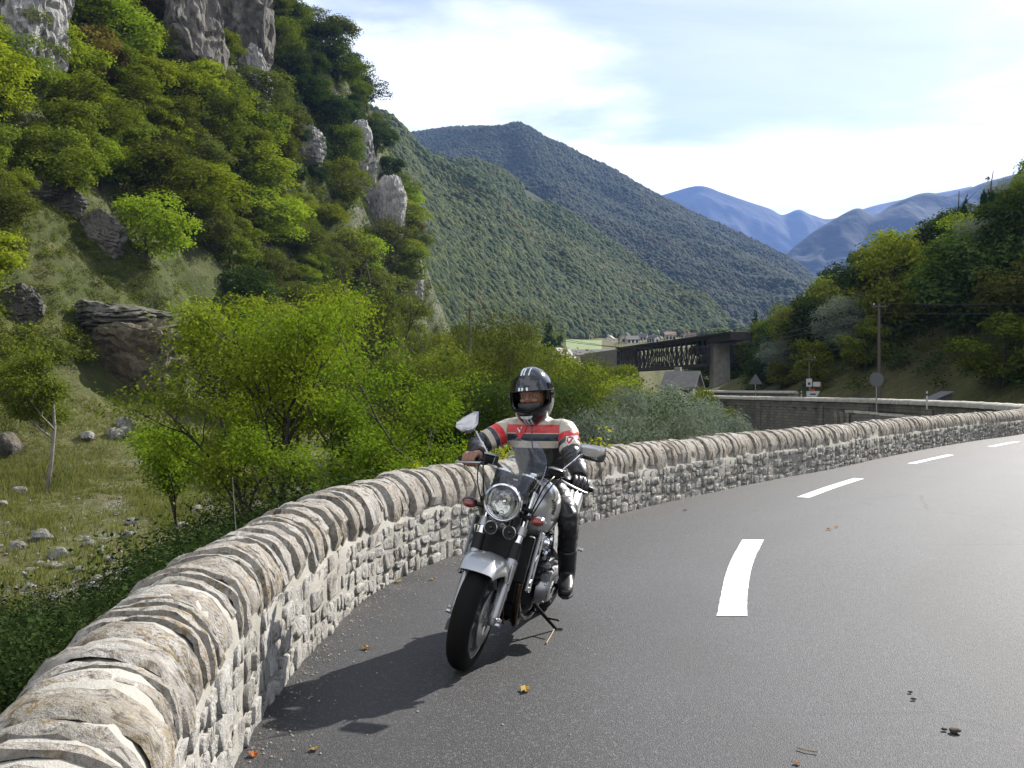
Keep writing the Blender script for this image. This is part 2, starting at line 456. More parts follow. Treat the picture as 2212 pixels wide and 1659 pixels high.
SPR, HALF = .46, .235        # crest, springing of the coping, half thickness
wall = empty('stone_wall', (0, 0, 0))
tag(wall, 'low dry grey stone wall with rounded coping stones curving along the road edge', 'wall')
def wall_h(t): return float(np.interp(t, [0, 6, 9.5, 13.5, 60], [.715, .725, .745, .79, .80]))
def cop(t, ang, grow=0.0, tw=0.0):
    """point on the rounded coping: ang 0 = road side, pi = valley side"""
    rx, rz = HALF + .015 + grow, wall_h(t) - SPR + grow
    ex = math.cos(ang); ez = math.sin(ang)
    ex = math.copysign(abs(ex) ** .85, ex); ez = ez ** .9 if ez > 0 else ez
    return NEAR.at(t, HALF - ex * rx, SPR + ez * rz)
# mortar heart: road face, rounded top, valley face (down into the bank)
prof_n = 13
rows = []; V = []
ts = np.arange(0.0, NEAR.L, .07)
for t in ts:
    row = [NEAR.at(t, .004, -.25), NEAR.at(t, .0, .15), NEAR.at(t, -.002, .32), NEAR.at(t, -.004, SPR - .01)]
    for i in range(prof_n):
        row.append(cop(t, .05 + (math.pi - .1) * i / (prof_n - 1), -.014 - .024 * min(1, max(0, (t - 8) / 4))))
    row += [NEAR.at(t, HALF * 2 + .02, .2), NEAR.at(t, HALF * 2 + .06, -1.0), NEAR.at(t, HALF * 2 + .25, -4.5)]
    V.extend(row); k = len(row)
V = np.array([tuple(p) for p in V])
nz = fbm(V, 5, 3, 1) * .014 + fbm(V, 22, 2, 2) * .006
ctr = np.repeat(np.array([tuple(NEAR.at(t, HALF, .35)) for t in ts]), k, axis=0)
dirv = V - ctr; dirv[:, 2] *= .6; dirv /= np.linalg.norm(dirv, axis=1)[:, None] + 1e-6
V = V + dirv * nz[:, None]
F = [(i * k + j, i * k + j + 1, (i + 1) * k + j + 1, (i + 1) * k + j) for i in range(len(ts) - 1) for j in range(k - 1)]
link('mortar', np_mesh('mortar', V, [f[::-1] for f in F]), M['mortar'], wall)

# coping stones, each laid across the wall
wr = random.Random(21)
t = .9; stones = []
while t < NEAR.L - .1:
    w = wr.choice([.05, .06, .065, .07, .08, .09, .10, .12, .14, .18, .25]) * wr.uniform(.9, 1.12)
    far = max(0, min(1, (t - 8) / 20))
    if far > .25: w = max(w, .09 + .10 * far)
    gap = wr.uniform(.0, .014) if t > 10 else wr.choice([.004, .008, .012, .02, .035, .06])
    stones.append((t, w)); t += w + gap
for t0, w in stones:
    nb = 18 if t0 < 13 else 9; na = 5
    a0 = wr.uniform(-.14, .10); a1 = math.pi - wr.uniform(-.15, .2)
    if wr.random() < .15: a0 = wr.uniform(.1, .4)
    g = wr.uniform(-.016, .022) * (1 if t0 > 8 else .55); tilt = wr.uniform(-.03, .03); sk = wr.uniform(-.02, .02); rr = min(.026, w * .28)
    vs = []; base = wr.random() * 100
    for i in range(na):
        u = (0, .10, .5, .90, 1)[i]
        end = min(u, 1 - u)
        drop = (-.020 - .034 * min(1, max(0, (t0 - 7) / 5))) if i in (0, na - 1) else (-.004 if i in (1, na - 2) else 0)
        for j in range(nb):
            a = lerp(a0, a1, j / (nb - 1)); capd = -.03 if j in (0, nb - 1) else 0
            tt = t0 + (rr * .25 + u * (w - rr * .5)) + tilt * math.cos(a) + sk * math.sin(a * 2)
            p = cop(tt, a, g + drop + capd)
            nn = mnoise.noise(Vector((p.x * 7 + base, p.y * 7, p.z * 7))) * .018 + mnoise.noise(Vector((p.x * 24 + base, p.y * 24, p.z * 24))) * .012 + mnoise.noise(Vector((p.x * 60 + base, p.y * 60, p.z * 60))) * .005
            c = NEAR.at(tt, HALF, SPR - .05); vs.append(p + (p - c).normalized() * nn)
    fs = [(i * nb + j, (i + 1) * nb + j, (i + 1) * nb + j + 1, i * nb + j + 1) for i in range(na - 1) for j in range(nb - 1)]
    link('coping_stone', np_mesh('coping_stone', [tuple(p) for p in vs], fs), M['coping'], wall).data.set_sharp_from_angle(angle=R(38))

# face stones in rough courses
def face_stone(t0, t1, z0, z1, rnd, n=9):
    """a broken, angular block: jittered corners, chamfered edge, tilted split face"""
    cx, cz, hw, hh = (t0 + t1) / 2, (z0 + z1) / 2, (t1 - t0) / 2, (z1 - z0) / 2
    proud = rnd.choice([.004, .007, .010, .015, .022]) * rnd.uniform(.8, 1.2); sl = rnd.uniform(-.10, .10); sl2 = rnd.uniform(-.10, .10)
    base = [(-1, -1), (0, -1), (1, -1), (1, 0), (1, 1), (0, 1), (-1, 1), (-1, 0)]
    if n < 9: base = [(-1, -1), (1, -1), (1, .1), (1, 1), (-1, 1), (-1, -.1)]
    cor = []
    for x, z in base:
        cut = rnd.uniform(.68, 1.0) if abs(x) == 1 and abs(z) == 1 else rnd.uniform(.86, 1.05)
        cor.append((x * hw * cut * rnd.uniform(.92, 1.04), z * hh * cut * rnd.uniform(.92, 1.04)))
    n = len(cor); ox, oz = rnd.uniform(-.12, .12) * hw, rnd.uniform(-.12, .12) * hh; out = []
    for ring, (sc, dep) in enumerate(((1.05, -.035), (1.0, proud * .7), (rnd.uniform(.93, .97), proud), (.5, proud * rnd.uniform(.85, 1.12)))):
        for x, z in cor:
            k = sc * (rnd.uniform(.93, 1.05) if ring > 1 else 1)
            x_, z_ = x * k + ox * (1 - sc), z * k + oz * (1 - sc)
            d = dep + ((sl * x_ + sl2 * z_) if ring >= 1 else 0) + (rnd.uniform(-.004, .004) if ring > 0 else 0)
            out.append(NEAR.at(cx + x_, -d, cz + z_))
    out.append(NEAR.at(cx + ox, -proud - rnd.uniform(-.005, .006), cz + oz))
    fs3 = []
    for r_ in range(3):
        for i in range(n):
            a, b = r_ * n + i, r_ * n + (i + 1) % n
            fs3 += [(a, b, b + n), (a, b + n, a + n)]
    for i in range(n): fs3.append((3 * n + i, 3 * n + (i + 1) % n, 4 * n))
    return [tuple(p) for p in out], fs3
sr = random.Random(8)
cells = []
t = 1.2
def fill(t0, t1, z0, z1, depth=0):
    w, h = t1 - t0, z1 - z0
    far = max(0, min(1, (t0 - 14) / 20))
    lim_w = sr.uniform(.15, .33) + .03 * far; lim_h = sr.uniform(.11, .22) + .02 * far
    if w > lim_w and (w / lim_w >= h / lim_h):
        k = sr.uniform(.35, .65); fill(t0, t0 + w * k, z0 + sr.uniform(-.01, .01), z1, depth + 1); fill(t0 + w * k, t1, z0, z1 + sr.uniform(-.01, .01), depth + 1)
    elif h > lim_h:
        k = sr.uniform(.36, .64); fill(t0, t1, z0, z0 + h * k, depth + 1); fill(t0 + sr.uniform(-.01, .01), t1, z0 + h * k, z1, depth + 1)
    else: cells.append((t0, t1, z0, z1))
while t < NEAR.L - .4:
    w = sr.uniform(.35, .7); fill(t, t + w, -.03, SPR + sr.uniform(-.02, .03)); t += w
def px_size(c):
    p = NEAR.at((c[0] + c[1]) / 2, 0, .25); d = max(p.y, .4)
    if abs(p.x) > .56 * d + .3: return -1
    return min(c[1] - c[0], c[3] - c[2]) / p.length
order = sorted(range(len(cells)), key=lambda i: -px_size(cells[i]))
single = set(order[:300]); sv, sf = [], []
for i, (a, b, c, d) in enumerate(cells):
    g = sr.uniform(.003, .011)
    vs, fs = face_stone(a + g, b - g, c + g, d - g * .8, sr, 9 if i in single else 7)
    if i in single: link('face_stone', np_mesh('face_stone', vs, fs), M['face_stone'], wall, smooth=False)
    else:
        o = len(sv); sv += vs; sf += [(x + o, y + o, z + o) for x, y, z in fs]
tag(link('distant_face_stones', np_mesh('distant_face_stones', sv, sf), M['face_stone'], wall, smooth=False), kind='stuff')
# ------------------------------------------------------------------ ground: valley floor, ravine, left mountainside, right hillside
def I(x, xs, ys): return np.interp(x, xs, ys)
def terrain_z(x, y, detail=True):
    x = np.asarray(x, float); y = np.asarray(y, float)
    P = np.c_[x, y, np.zeros_like(x)]
    sd = side(np.c_[x, y])
    n1 = fbm(P, .045, 4, 3); n2 = fbm(P, .22, 4, 4)
    # valley floor, rising gently with distance
    floor_ = I(y, [-20, 10, 30, 50, 64, 80, 110, 160, 255, 310, 400, 560, 800, 1150, 1600], [-6.3, -6.2, -5.8, -5.3, -4.6, -4.2, -3.5, -1.5, 6, 12, 19.5, 29, 44, 65, 92]) + n1 * 1.3 + n2 * .35
    bank = np.where(sd < 5, -2.2 - np.clip(sd, 0, 5) * .75, -99)
    # a fill slope close to the road
    z = np.maximum(floor_, np.where(sd < 6, bank, -99)) if True else floor_
    # left mountainside
    xf = I(y, [10, 40, 56, 70, 112, 150, 190, 225, 255, 280, 330, 420], [-46, -41, -36, -33, -30, -28, -26, -22, -17, -19, -45, -140]) + fbm(P, .03, 3, 8) * 4 + n2 * 1.2
    s = xf - x
    k1 = I(y, [40, 70, 110, 150, 190, 255, 330], [.75, .95, 1.35, 1.9, 2.4, 2.7, 2.4])
    k2 = I(y, [40, 110, 190, 255], [1.05, 1.25, 1.35, 1.15])
    sb = I(y, [40, 110, 190, 255], [12, 18, 21, 22])
    rise = np.where(s < sb, k1 * np.clip(s, 0, None), k1 * sb + k2 * (s - sb))
    bump_ = (fbm(P, .07, 4, 5, True) * 4.0 + fbm(P, .2, 3, 6) * 1.6) * np.clip(s / 10, 0, 1)
    lift = I(y, [30, 58, 70, 112, 190, 255], [0, .6, 3.0, 6.5, 10, 9]) * np.clip((s + 16) / 16, 0, 1) ** 1.5
    z = z + lift + rise + bump_
    # road bench and right hillside
    r = -sd
    hill = np.clip(r - 9.0, 0, None) * I(y, [0, 30, 60, 90, 120, 160, 215], [.25, .62, .74, .72, .58, .32, .0]) + np.clip(r - 7.2, 0, 1.8) * .35
    hill = hill + (n1 * 2.2 + n2 * .7) * np.clip((r - 8) / 10, 0, 1)
    hill = np.where(r > 75, hill - (r - 75) * .25, hill) + np.clip(I(y, [215, 255, 310, 400, 560, 800, 1150, 1600], [0, 6, 12, 19.5, 29, 44, 65, 92]), 0, None)
    zr = -.12 + hill
    return np.where(sd < np.where(y > 33, -1.3, .30), zr, np.maximum(z, np.where(sd < 1.5, -3.2, -99)))
AZ = np.r_[np.linspace(-75, -33, 60), np.linspace(-32.7, 31, 330), np.linspace(31.5, 75, 60)]
RR = np.r_[np.geomspace(1.2, 60, 130), np.geomspace(60.7, 330, 200), np.geomspace(335, 1700, 60)]
az, rr = np.meshgrid(np.radians(AZ), RR)
TX, TY = (rr * np.sin(az)).ravel(), (rr * np.cos(az)).ravel() - 2.0
TZ = terrain_z(TX, TY)
na = len(AZ)
ii, jj = np.meshgrid(np.arange(len(RR) - 1), np.arange(na - 1), indexing='ij')
F = np.stack([ii * na + jj, (ii + 1) * na + jj, (ii + 1) * na + jj + 1, ii * na + jj + 1], -1).reshape(-1, 4)[:, ::-1]
def mat_ground():
    t = NT('hillside_ground'); p = t.pos()
    n1 = t.noise(.12, 6, .6, p); n2 = t.noise(1.4, 6, .65, p); n3 = t.noise(9, 5, .7, p)
    grass = t.ramp(n1, [(.30, (.075, .080, .026)), (.48, (.095, .100, .030)), (.60, (.095, .082, .038)), (.72, (.062, .074, .022))])
    grass = t.mix(t.ramp(n2, [(.45, 0.0), (.66, .8)]), grass, (.15, .130, .065))
    grass = t.mix(t.ramp(n3, [(.35, .75), (.55, 0.0)]), grass, (.035, .042, .014))
    rock = t.ramp(t.noise(.9, 8, .7, t.mapping(p, (1, 1, .35))), [(.3, (.07, .066, .06)), (.5, (.20, .19, .18)), (.7, (.33, .32, .31))])
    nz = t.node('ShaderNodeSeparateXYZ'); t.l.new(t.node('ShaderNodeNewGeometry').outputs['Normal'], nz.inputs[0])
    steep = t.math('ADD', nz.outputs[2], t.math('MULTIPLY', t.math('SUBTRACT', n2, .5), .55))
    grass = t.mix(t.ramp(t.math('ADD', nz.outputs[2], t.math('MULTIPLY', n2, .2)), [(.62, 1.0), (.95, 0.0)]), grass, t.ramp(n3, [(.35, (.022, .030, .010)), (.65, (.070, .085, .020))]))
    col = t.mix(t.ramp(steep, [(.22, 1.0), (.34, 0.0)]), grass, rock)
    peb = t.ramp(t.noise(.30, 5, .6, t.mapping(p, loc=(7, 2, 0))), [(.53, 0.0), (.64, 1.0)])
    peb2 = t.ramp(t.noise(5.5, 6, .75, p), [(.47, 0.0), (.56, 1.0)])
    low = t.node('ShaderNodeSeparateXYZ'); t.l.new(p, low.inputs[0])
    lowf = t.ramp(t.math('MULTIPLY_ADD', low.outputs[2], .1, .5), [(.10, 1.0), (.25, 0.0)])
    gul = t.ramp(t.math('ADD', t.math('MULTIPLY', low.outputs[1], .02), t.math('MULTIPLY', t.noise(.5, 4, .6, p), .5)), [(.95, 1.0), (1.15, 0.0)])
    dirt = t.ramp(t.noise(1.8, 7, .75, p), [(.35, (.022, .019, .013)), (.5, (.065, .056, .040)), (.62, (.12, .11, .095))])
    col = t.mix(t.math('MULTIPLY', t.math('MULTIPLY', gul, lowf), .85), col, dirt)
    col = t.mix(t.math('MULTIPLY', t.math('MULTIPLY', peb, peb2), lowf), col, (.26, .245, .235))
    h = t.math('ADD', t.math('MULTIPLY', n2, 1.0), t.math('MULTIPLY', n3, .4))
    return t.bsdf(col, .95, 0, t.bump(h, .9, .35), .15)
M['ground'] = mat_ground()
ground = link('ground', np_mesh('ground', np.c_[TX, TY, TZ], F), M['ground'])
tag(ground, 'grassy valley floor and steep slopes on both sides of the road', 'ground', kind='structure')
def tz(x, y): return float(terrain_z([x], [y])[0])
# quick ray cast onto the ground along a viewing direction (where does a pixel meet the slope)
from mathutils.bvhtree import BVHTree
BVH = BVHTree.FromPolygons([Vector(v) for v in np.c_[TX, TY, TZ].tolist()], F.tolist())
EYE = Vector((0, 0, CAM_H))
def hit(u, v, dmin=0.0):
    d = Vector(((u - 1106) / FPX, 1, (840 - v) / FPX)).normalized()
    p, n, i, dist = BVH.ray_cast(EYE + d * dmin, d)
    return p
def proj(p):
    p = Vector(p); return 1106 + p.x / max(p.y, .1) * FPX, 840 - (p.z - CAM_H) / max(p.y, .1) * FPX
# ------------------------------------------------------------------ mountains beyond the valley
def mountain(name, label, ridge, foot, seed, amp, nu=150, nv=70, mat='forest', back=.5, belly=.0):
    """a flank lofted from a foot line up to a ridge line; control points are (u, v, distance)"""
    Rg = spline([at(*p) for p in ridge], nu); Ft = spline([at(*p) for p in foot], nu)
    V = []
    for i in range(nu):
        a, b = Ft[i], Rg[i]
        for j in range(nv):
            t = j / (nv - 1) * 1.22
            if t <= 1: p = a.lerp(b, t); p.z += (b.z - a.z) * belly * math.sin(math.pi * t)
            else:
                e = (b - a); e.z = 0; p = b + e.normalized() * (t - 1) / .22 * e.length * back; p.z = b.z - (t - 1) / .22 * (b.z - a.z) * .8
            V.append(tuple(p))
    V = np.array(V); T = np.tile(np.arange(nv) / (nv - 1) * 1.22, nu)
    env = np.clip(T * 3, 0, 1) * np.where(T < 1, np.clip(np.abs(1 - T) * 5 + .05, 0, 1), .05)
    sc = 1 / (amp * 5.2)
    Q = V * np.array([1, 1, .55])
    d = fbm(Q, sc, 5, seed, True) * .8 + fbm(Q, sc * .4, 3, seed + 1) * .8
    d = d - d.mean(); V[:, 2] += d * amp * env
    V[:, 1] -= fbm(Q, sc * 1.7, 4, seed + 2) * amp * .7 * env
    F = np.array([(i * nv + j, (i + 1) * nv + j, (i + 1) * nv + j + 1, i * nv + j + 1) for i in range(nu - 1) for j in range(nv - 1)])
    o = link(name, np_mesh(name, V, F), M[mat]); tag(o, label, 'mountain', kind='structure')
    return V, F, nu, nv
def mat_forest(name, a, b, c, scale, patch=None):
    t = NT(name); p = t.pos()
    n1 = t.noise(.0022 * scale, 6, .6, p); n2 = t.noise(.02 * scale, 6, .65, p)
    col = t.ramp(n1, [(.3, a), (.5, b), (.68, c)])
    col = t.mix(t.ramp(n2, [(.35, .7), (.55, 0.0)]), col, tuple(x * .45 for x in a))
    return t.bsdf(col, .95, 0, t.bump(n2, .8, 12), .1)
M['forest'] = mat_forest('forest_floor', (.025, .034, .016), (.034, .042, .018), (.048, .040, .022), 1)
M['far_slope'] = mat_forest('far_slope', (.013, .015, .012), (.018, .019, .014), (.023, .021, .016), .45)
M['ridge_slope'] = mat_forest('ridge_slope', (.010, .014, .009), (.014, .018, .010), (.019, .018, .012), .6)
RIDGE_A = [(620, 250, 2600), (760, 262, 2500), (840, 282, 2450), (900, 289, 2400), (960, 282, 2400), (1030, 276, 2380), (1075, 277, 2360), (1115, 266, 2350), (1150, 284, 2340), (1200, 316, 2300), (1300, 364, 2230), (1400, 416, 2150), (1500, 464, 2080), (1600, 508, 2000), (1690, 552, 1920), (1745, 590, 1850), (1800, 650, 1750), (1850, 712, 1650)]
FOOT_A = [(620, 735, 1150), (850, 735, 1150), (1000, 735, 1150), (1150, 732, 1150), (1300, 728, 1150), (1450, 725, 1130), (1560, 723, 1100), (1650, 722, 1100), (1720, 722, 1050), (1800, 724, 1000)]
VA, FA, nuA, nvA = mountain('forested_mountain', 'broad forested mountain ridge sloping down to the right behind the village', RIDGE_A, FOOT_A, 3, 88, 190, 100, belly=.04)
RIDGE_B = [(560, 120, 1000), (690, 168, 990), (750, 216, 980), (800, 246, 975), (850, 278, 960), (900, 322, 950), (960, 352, 960), (1020, 352, 980), (1075, 368, 990), (1150, 416, 990), (1250, 476, 980), (1350, 545, 960), (1450, 612, 930), (1520, 640, 900), (1570, 690, 860), (1610, 716, 820)]
FOOT_B = [(560, 770, 330), (700, 765, 335), (820, 758, 345), (900, 752, 380), (980, 748, 440), (1080, 744, 500), (1180, 738, 560), (1280, 733, 620), (1380, 729, 680), (1480, 725, 720), (1560, 722, 740)]
VB, FB, nuB, nvB = mountain('forested_spur', 'nearer green forested mountain flank dropping to the valley floor', RIDGE_B, FOOT_B, 9, 42, 190, 120, belly=.05)
mountain('distant_mountain', 'hazy blue distant mountain with bare summit between the slopes', [(1300, 470, 6600), (1380, 432, 6500), (1440, 416, 6400), (1510, 399, 6300), (1560, 414, 6300), (1600, 428, 6300), (1660, 448, 6350), (1690, 462, 6400), (1725, 451, 6400), (1755, 463, 6450), (1800, 470, 6500), (1900, 440, 6600), (2100, 400, 6700)],
         [(1300, 660, 5400), (1500, 665, 5400), (1700, 670, 5400), (1900, 670, 5400), (2100, 670, 5400)], 5, 130, 150, 70, 'far_slope')
mountain('dark_ridge', 'blue shaded mountain ridge rising to the right behind the wooded hillside', [(1640, 700, 3000), (1690, 565, 3200), (1740, 512, 3300), (1790, 480, 3350), (1850, 449, 3400), (1890, 463, 3450), (1925, 442, 3500), (1960, 426, 3500), (2000, 413, 3550), (2060, 416, 3600), (2150, 385, 3650), (2300, 350, 3700), (2500, 350, 3700)],
         [(1600, 725, 2750), (1750, 720, 2800), (1900, 715, 2850), (2100, 715, 2900), (2400, 715, 2900)], 12, 85, 130, 60, 'ridge_slope')

# the woods on the two flanks: one mass of crowns each
def crown_points(V, F, n, seed, zmin=None, jitter=.0):
    r = np.random.default_rng(seed); A = V[F]
    ar = np.linalg.norm(np.cross(A[:, 2] - A[:, 0], A[:, 3] - A[:, 1]), axis=1); f = r.choice(len(F), n, p=ar / ar.sum())
    u, v = r.random((n, 1)), r.random((n, 1)); A = A[f]
    return A[:, 0] * (1 - u) * (1 - v) + A[:, 1] * u * (1 - v) + A[:, 2] * u * v + A[:, 3] * (1 - u) * v
def mat_crowns(name, cols):
    t = NT(name); p = t.pos(); rnd = t.objrand()
    big = t.noise(.006, 4, .6, p)
    f = t.math('ADD', t.math('MULTIPLY', rnd, .75), t.math('MULTIPLY', t.math('SUBTRACT', big, .36), 1.0), clamp=True)
    col = t.ramp(f, [(i / (len(cols) - 1), c) for i, c in enumerate(cols)])
    n = t.noise(.9, 5, .75, p)
    col = t.mix(t.ramp(n, [(.36, .45), (.58, 0.0)]), col, (.014, .022, .010))
    return t.bsdf(col, .95, 0, t.bump(n, 1.0, 1.2), .1)
def wood(name, label, P, mat, size, seed, subdiv=2):
    r = np.random.default_rng(seed); n = len(P)
    me = np_mesh(name, P, np.zeros((0, 3), int))
    s = np.clip(r.lognormal(0, .36, n), .4, 1.9) * size
    a = me.attributes.new('sc', 'FLOAT_VECTOR', 'POINT'); a.data.foreach_set('vector', np.c_[s, s * r.uniform(.85, 1.15, n), s * r.uniform(.9, 1.5, n)].astype(np.float32).ravel())
    a = me.attributes.new('ro', 'FLOAT_VECTOR', 'POINT'); a.data.foreach_set('vector', np.c_[r.uniform(-.2, .2, n), r.uniform(-.2, .2, n), r.uniform(0, 6.3, n)].astype(np.float32).ravel())
    o = link(name, me, mat); tag(o, label, 'woodland', kind='stuff')
    g = bpy.data.node_groups.new(name + '_nodes', 'GeometryNodeTree')
    g.interface.new_socket('Geometry', in_out='INPUT', socket_type='NodeSocketGeometry'); g.interface.new_socket('Geometry', in_out='OUTPUT', socket_type='NodeSocketGeometry')
    N, Lk = g.nodes, g.links
    gi, go = N.new('NodeGroupInput'), N.new('NodeGroupOutput')
    ico = N.new('GeometryNodeMeshIcoSphere'); ico.inputs['Radius'].default_value = 1; ico.inputs['Subdivisions'].default_value = subdiv + 1
    sp = N.new('GeometryNodeSetPosition'); nz = N.new('ShaderNodeTexNoise'); nz.inputs['Scale'].default_value = 2.6; nz.inputs['Detail'].default_value = 3
    sub = N.new('ShaderNodeVectorMath'); sub.operation = 'SUBTRACT'; sub.inputs[1].default_value = (.5, .5, .5)
    mul = N.new('ShaderNodeVectorMath'); mul.operation = 'SCALE'; mul.inputs['Scale'].default_value = .75
    Lk.new(nz.outputs['Color'], sub.inputs[0]); Lk.new(sub.outputs[0], mul.inputs[0]); Lk.new(mul.outputs[0], sp.inputs['Offset']); Lk.new(ico.outputs['Mesh'], sp.inputs['Geometry'])
    ss = N.new('GeometryNodeSetShadeSmooth'); Lk.new(sp.outputs[0], ss.inputs[0])
    sm = N.new('GeometryNodeSetMaterial'); sm.inputs['Material'].default_value = mat; Lk.new(ss.outputs[0], sm.inputs['Geometry'])
    ip = N.new('GeometryNodeInstanceOnPoints')
    na1 = N.new('GeometryNodeInputNamedAttribute'); na1.data_type = 'FLOAT_VECTOR'; na1.inputs['Name'].default_value = 'sc'
    na2 = N.new('GeometryNodeInputNamedAttribute'); na2.data_type = 'FLOAT_VECTOR'; na2.inputs['Name'].default_value = 'ro'
    Lk.new(gi.outputs[0], ip.inputs['Points']); Lk.new(sm.outputs[0], ip.inputs['Instance']); Lk.new(na1.outputs[0], ip.inputs['Scale']); Lk.new(na2.outputs[0], ip.inputs['Rotation']); Lk.new(ip.outputs[0], go.inputs[0])
    md = o.modifiers.new('crowns', 'NODES'); md.node_group = g
    return o
M['crown_near'] = mat_crowns('woodland_green', [(.026, .040, .018), (.034, .052, .019), (.044, .064, .021), (.060, .082, .024), (.090, .104, .028), (.080, .066, .028)])
M['crown_far'] = mat_crowns('woodland_dark', [(.026, .038, .018), (.032, .044, .019), (.038, .048, .020), (.046, .050, .022), (.050, .042, .023)])
def in_view(P, um=1180):
    u = (P[:, 0] / P[:, 1]) * FPX; return P[np.abs(u) < um]
PB = in_view(crown_points(VB, FB, 210000, 1)); PA = in_view(crown_points(VA, FA, 210000, 2))
bare = fbm(PB, .012, 3, 77); PB = PB[(bare < .42)]
wood('spur_woodland', 'dense green woodland covering the nearer mountain flank', PB + [0, 0, 1.5], M['crown_near'], 1.75, 3, 1)
wood('ridge_woodland', 'dark green woodland covering the broad mountain ridge', PA + [0, 0, 1.5], M['crown_far'], 3.1, 4, 0)
# ------------------------------------------------------------------ vegetation
def mat_leaf(name, cols, trans=.35, tint=(1.0, 1.2, .55), rough=.5):
    t = NT(name); isl = t.island(); ob = t.objrand()
    f = t.math('ADD', t.math('MULTIPLY', isl, .62), t.math('MULTIPLY', ob, .38))
    col = t.ramp(f, [(i / (len(cols) - 1), c) for i, c in enumerate(cols)])
    hs = t.node('ShaderNodeHueSaturation'); t.l.new(t.math('MULTIPLY_ADD', ob, .05, .475), hs.inputs['Hue']); t.l.new(t.math('MULTIPLY_ADD', t.math('FRACT', t.math('MULTIPLY', ob, 7.3)), .5, .75), hs.inputs['Value']); t.l.new(col, hs.inputs['Color']); col = hs.outputs[0]
    d = t.node('ShaderNodeBsdfDiffuse'); t.l.new(col, d.inputs[0])
    tr = t.node('ShaderNodeBsdfTranslucent'); t.l.new(t.mix(1.0, col, tint, 'MULTIPLY'), tr.inputs[0])
    m = t.node('ShaderNodeMixShader'); m.inputs[0].default_value = trans
    t.l.new(d.outputs[0], m.inputs[1]); t.l.new(tr.outputs[0], m.inputs[2]); t.l.new(m.outputs[0], t.out.inputs[0])
    return t.mat
M['leaf_bright'] = mat_leaf('leaf_bright', [(.095, .128, .012), (.150, .188, .015), (.208, .238, .020), (.250, .245, .028)], .34)
M['leaf_fresh'] = mat_leaf('leaf_fresh', [(.068, .105, .011), (.112, .160, .014), (.160, .206, .019), (.205, .228, .027)], .34)
M['leaf_mid'] = mat_leaf('leaf_mid', [(.056, .078, .011), (.096, .122, .015), (.138, .160, .019), (.175, .170, .025)], .24)
M['leaf_olive'] = mat_leaf('leaf_olive', [(.045, .058, .014), (.072, .088, .020), (.104, .112, .026), (.130, .110, .032)], .24)
M['leaf_dark'] = mat_leaf('leaf_dark', [(.018, .032, .010), (.032, .052, .013), (.050, .072, .018), (.070, .086, .022)], .18)
M['leaf_rust'] = mat_leaf('leaf_rust', [(.085, .075, .020), (.12, .090, .024), (.13, .075, .025), (.11, .10, .028)], .35)
M['leaf_willow'] = mat_leaf('leaf_willow', [(.078, .098, .066), (.120, .142, .102), (.165, .188, .145), (.225, .245, .205)], .22, (.95, 1.05, .85))
M['leaf_shade'] = mat_leaf('leaf_shade', [(.012, .022, .008), (.020, .034, .011), (.030, .046, .014), (.044, .058, .018)], .12)  # leaf colour kept dark to stand in for shade on the bank
M['leaf_conifer'] = mat_leaf('leaf_conifer', [(.012, .030, .013), (.020, .044, .017), (.030, .056, .020)], .15)
M['leaf_yellow'] = mat_leaf('leaf_yellow', [(.15, .17, .02), (.24, .22, .02), (.32, .24, .02)], .4)
def mat_bark(name, a, b):
    t = NT(name); c = t.coord(); n = t.noise(6, 6, .7, t.mapping(c, (1, 1, .25)))
    return t.bsdf(t.ramp(n, [(.3, a), (.7, b)]), .9, 0, t.bump(n, .8, .03), .2)
M['bark'] = mat_bark('bark_dark', (.028, .024, .018), (.075, .066, .052)); M['bark_pale'] = mat_bark('bark_pale', (.12, .11, .095), (.28, .27, .25))

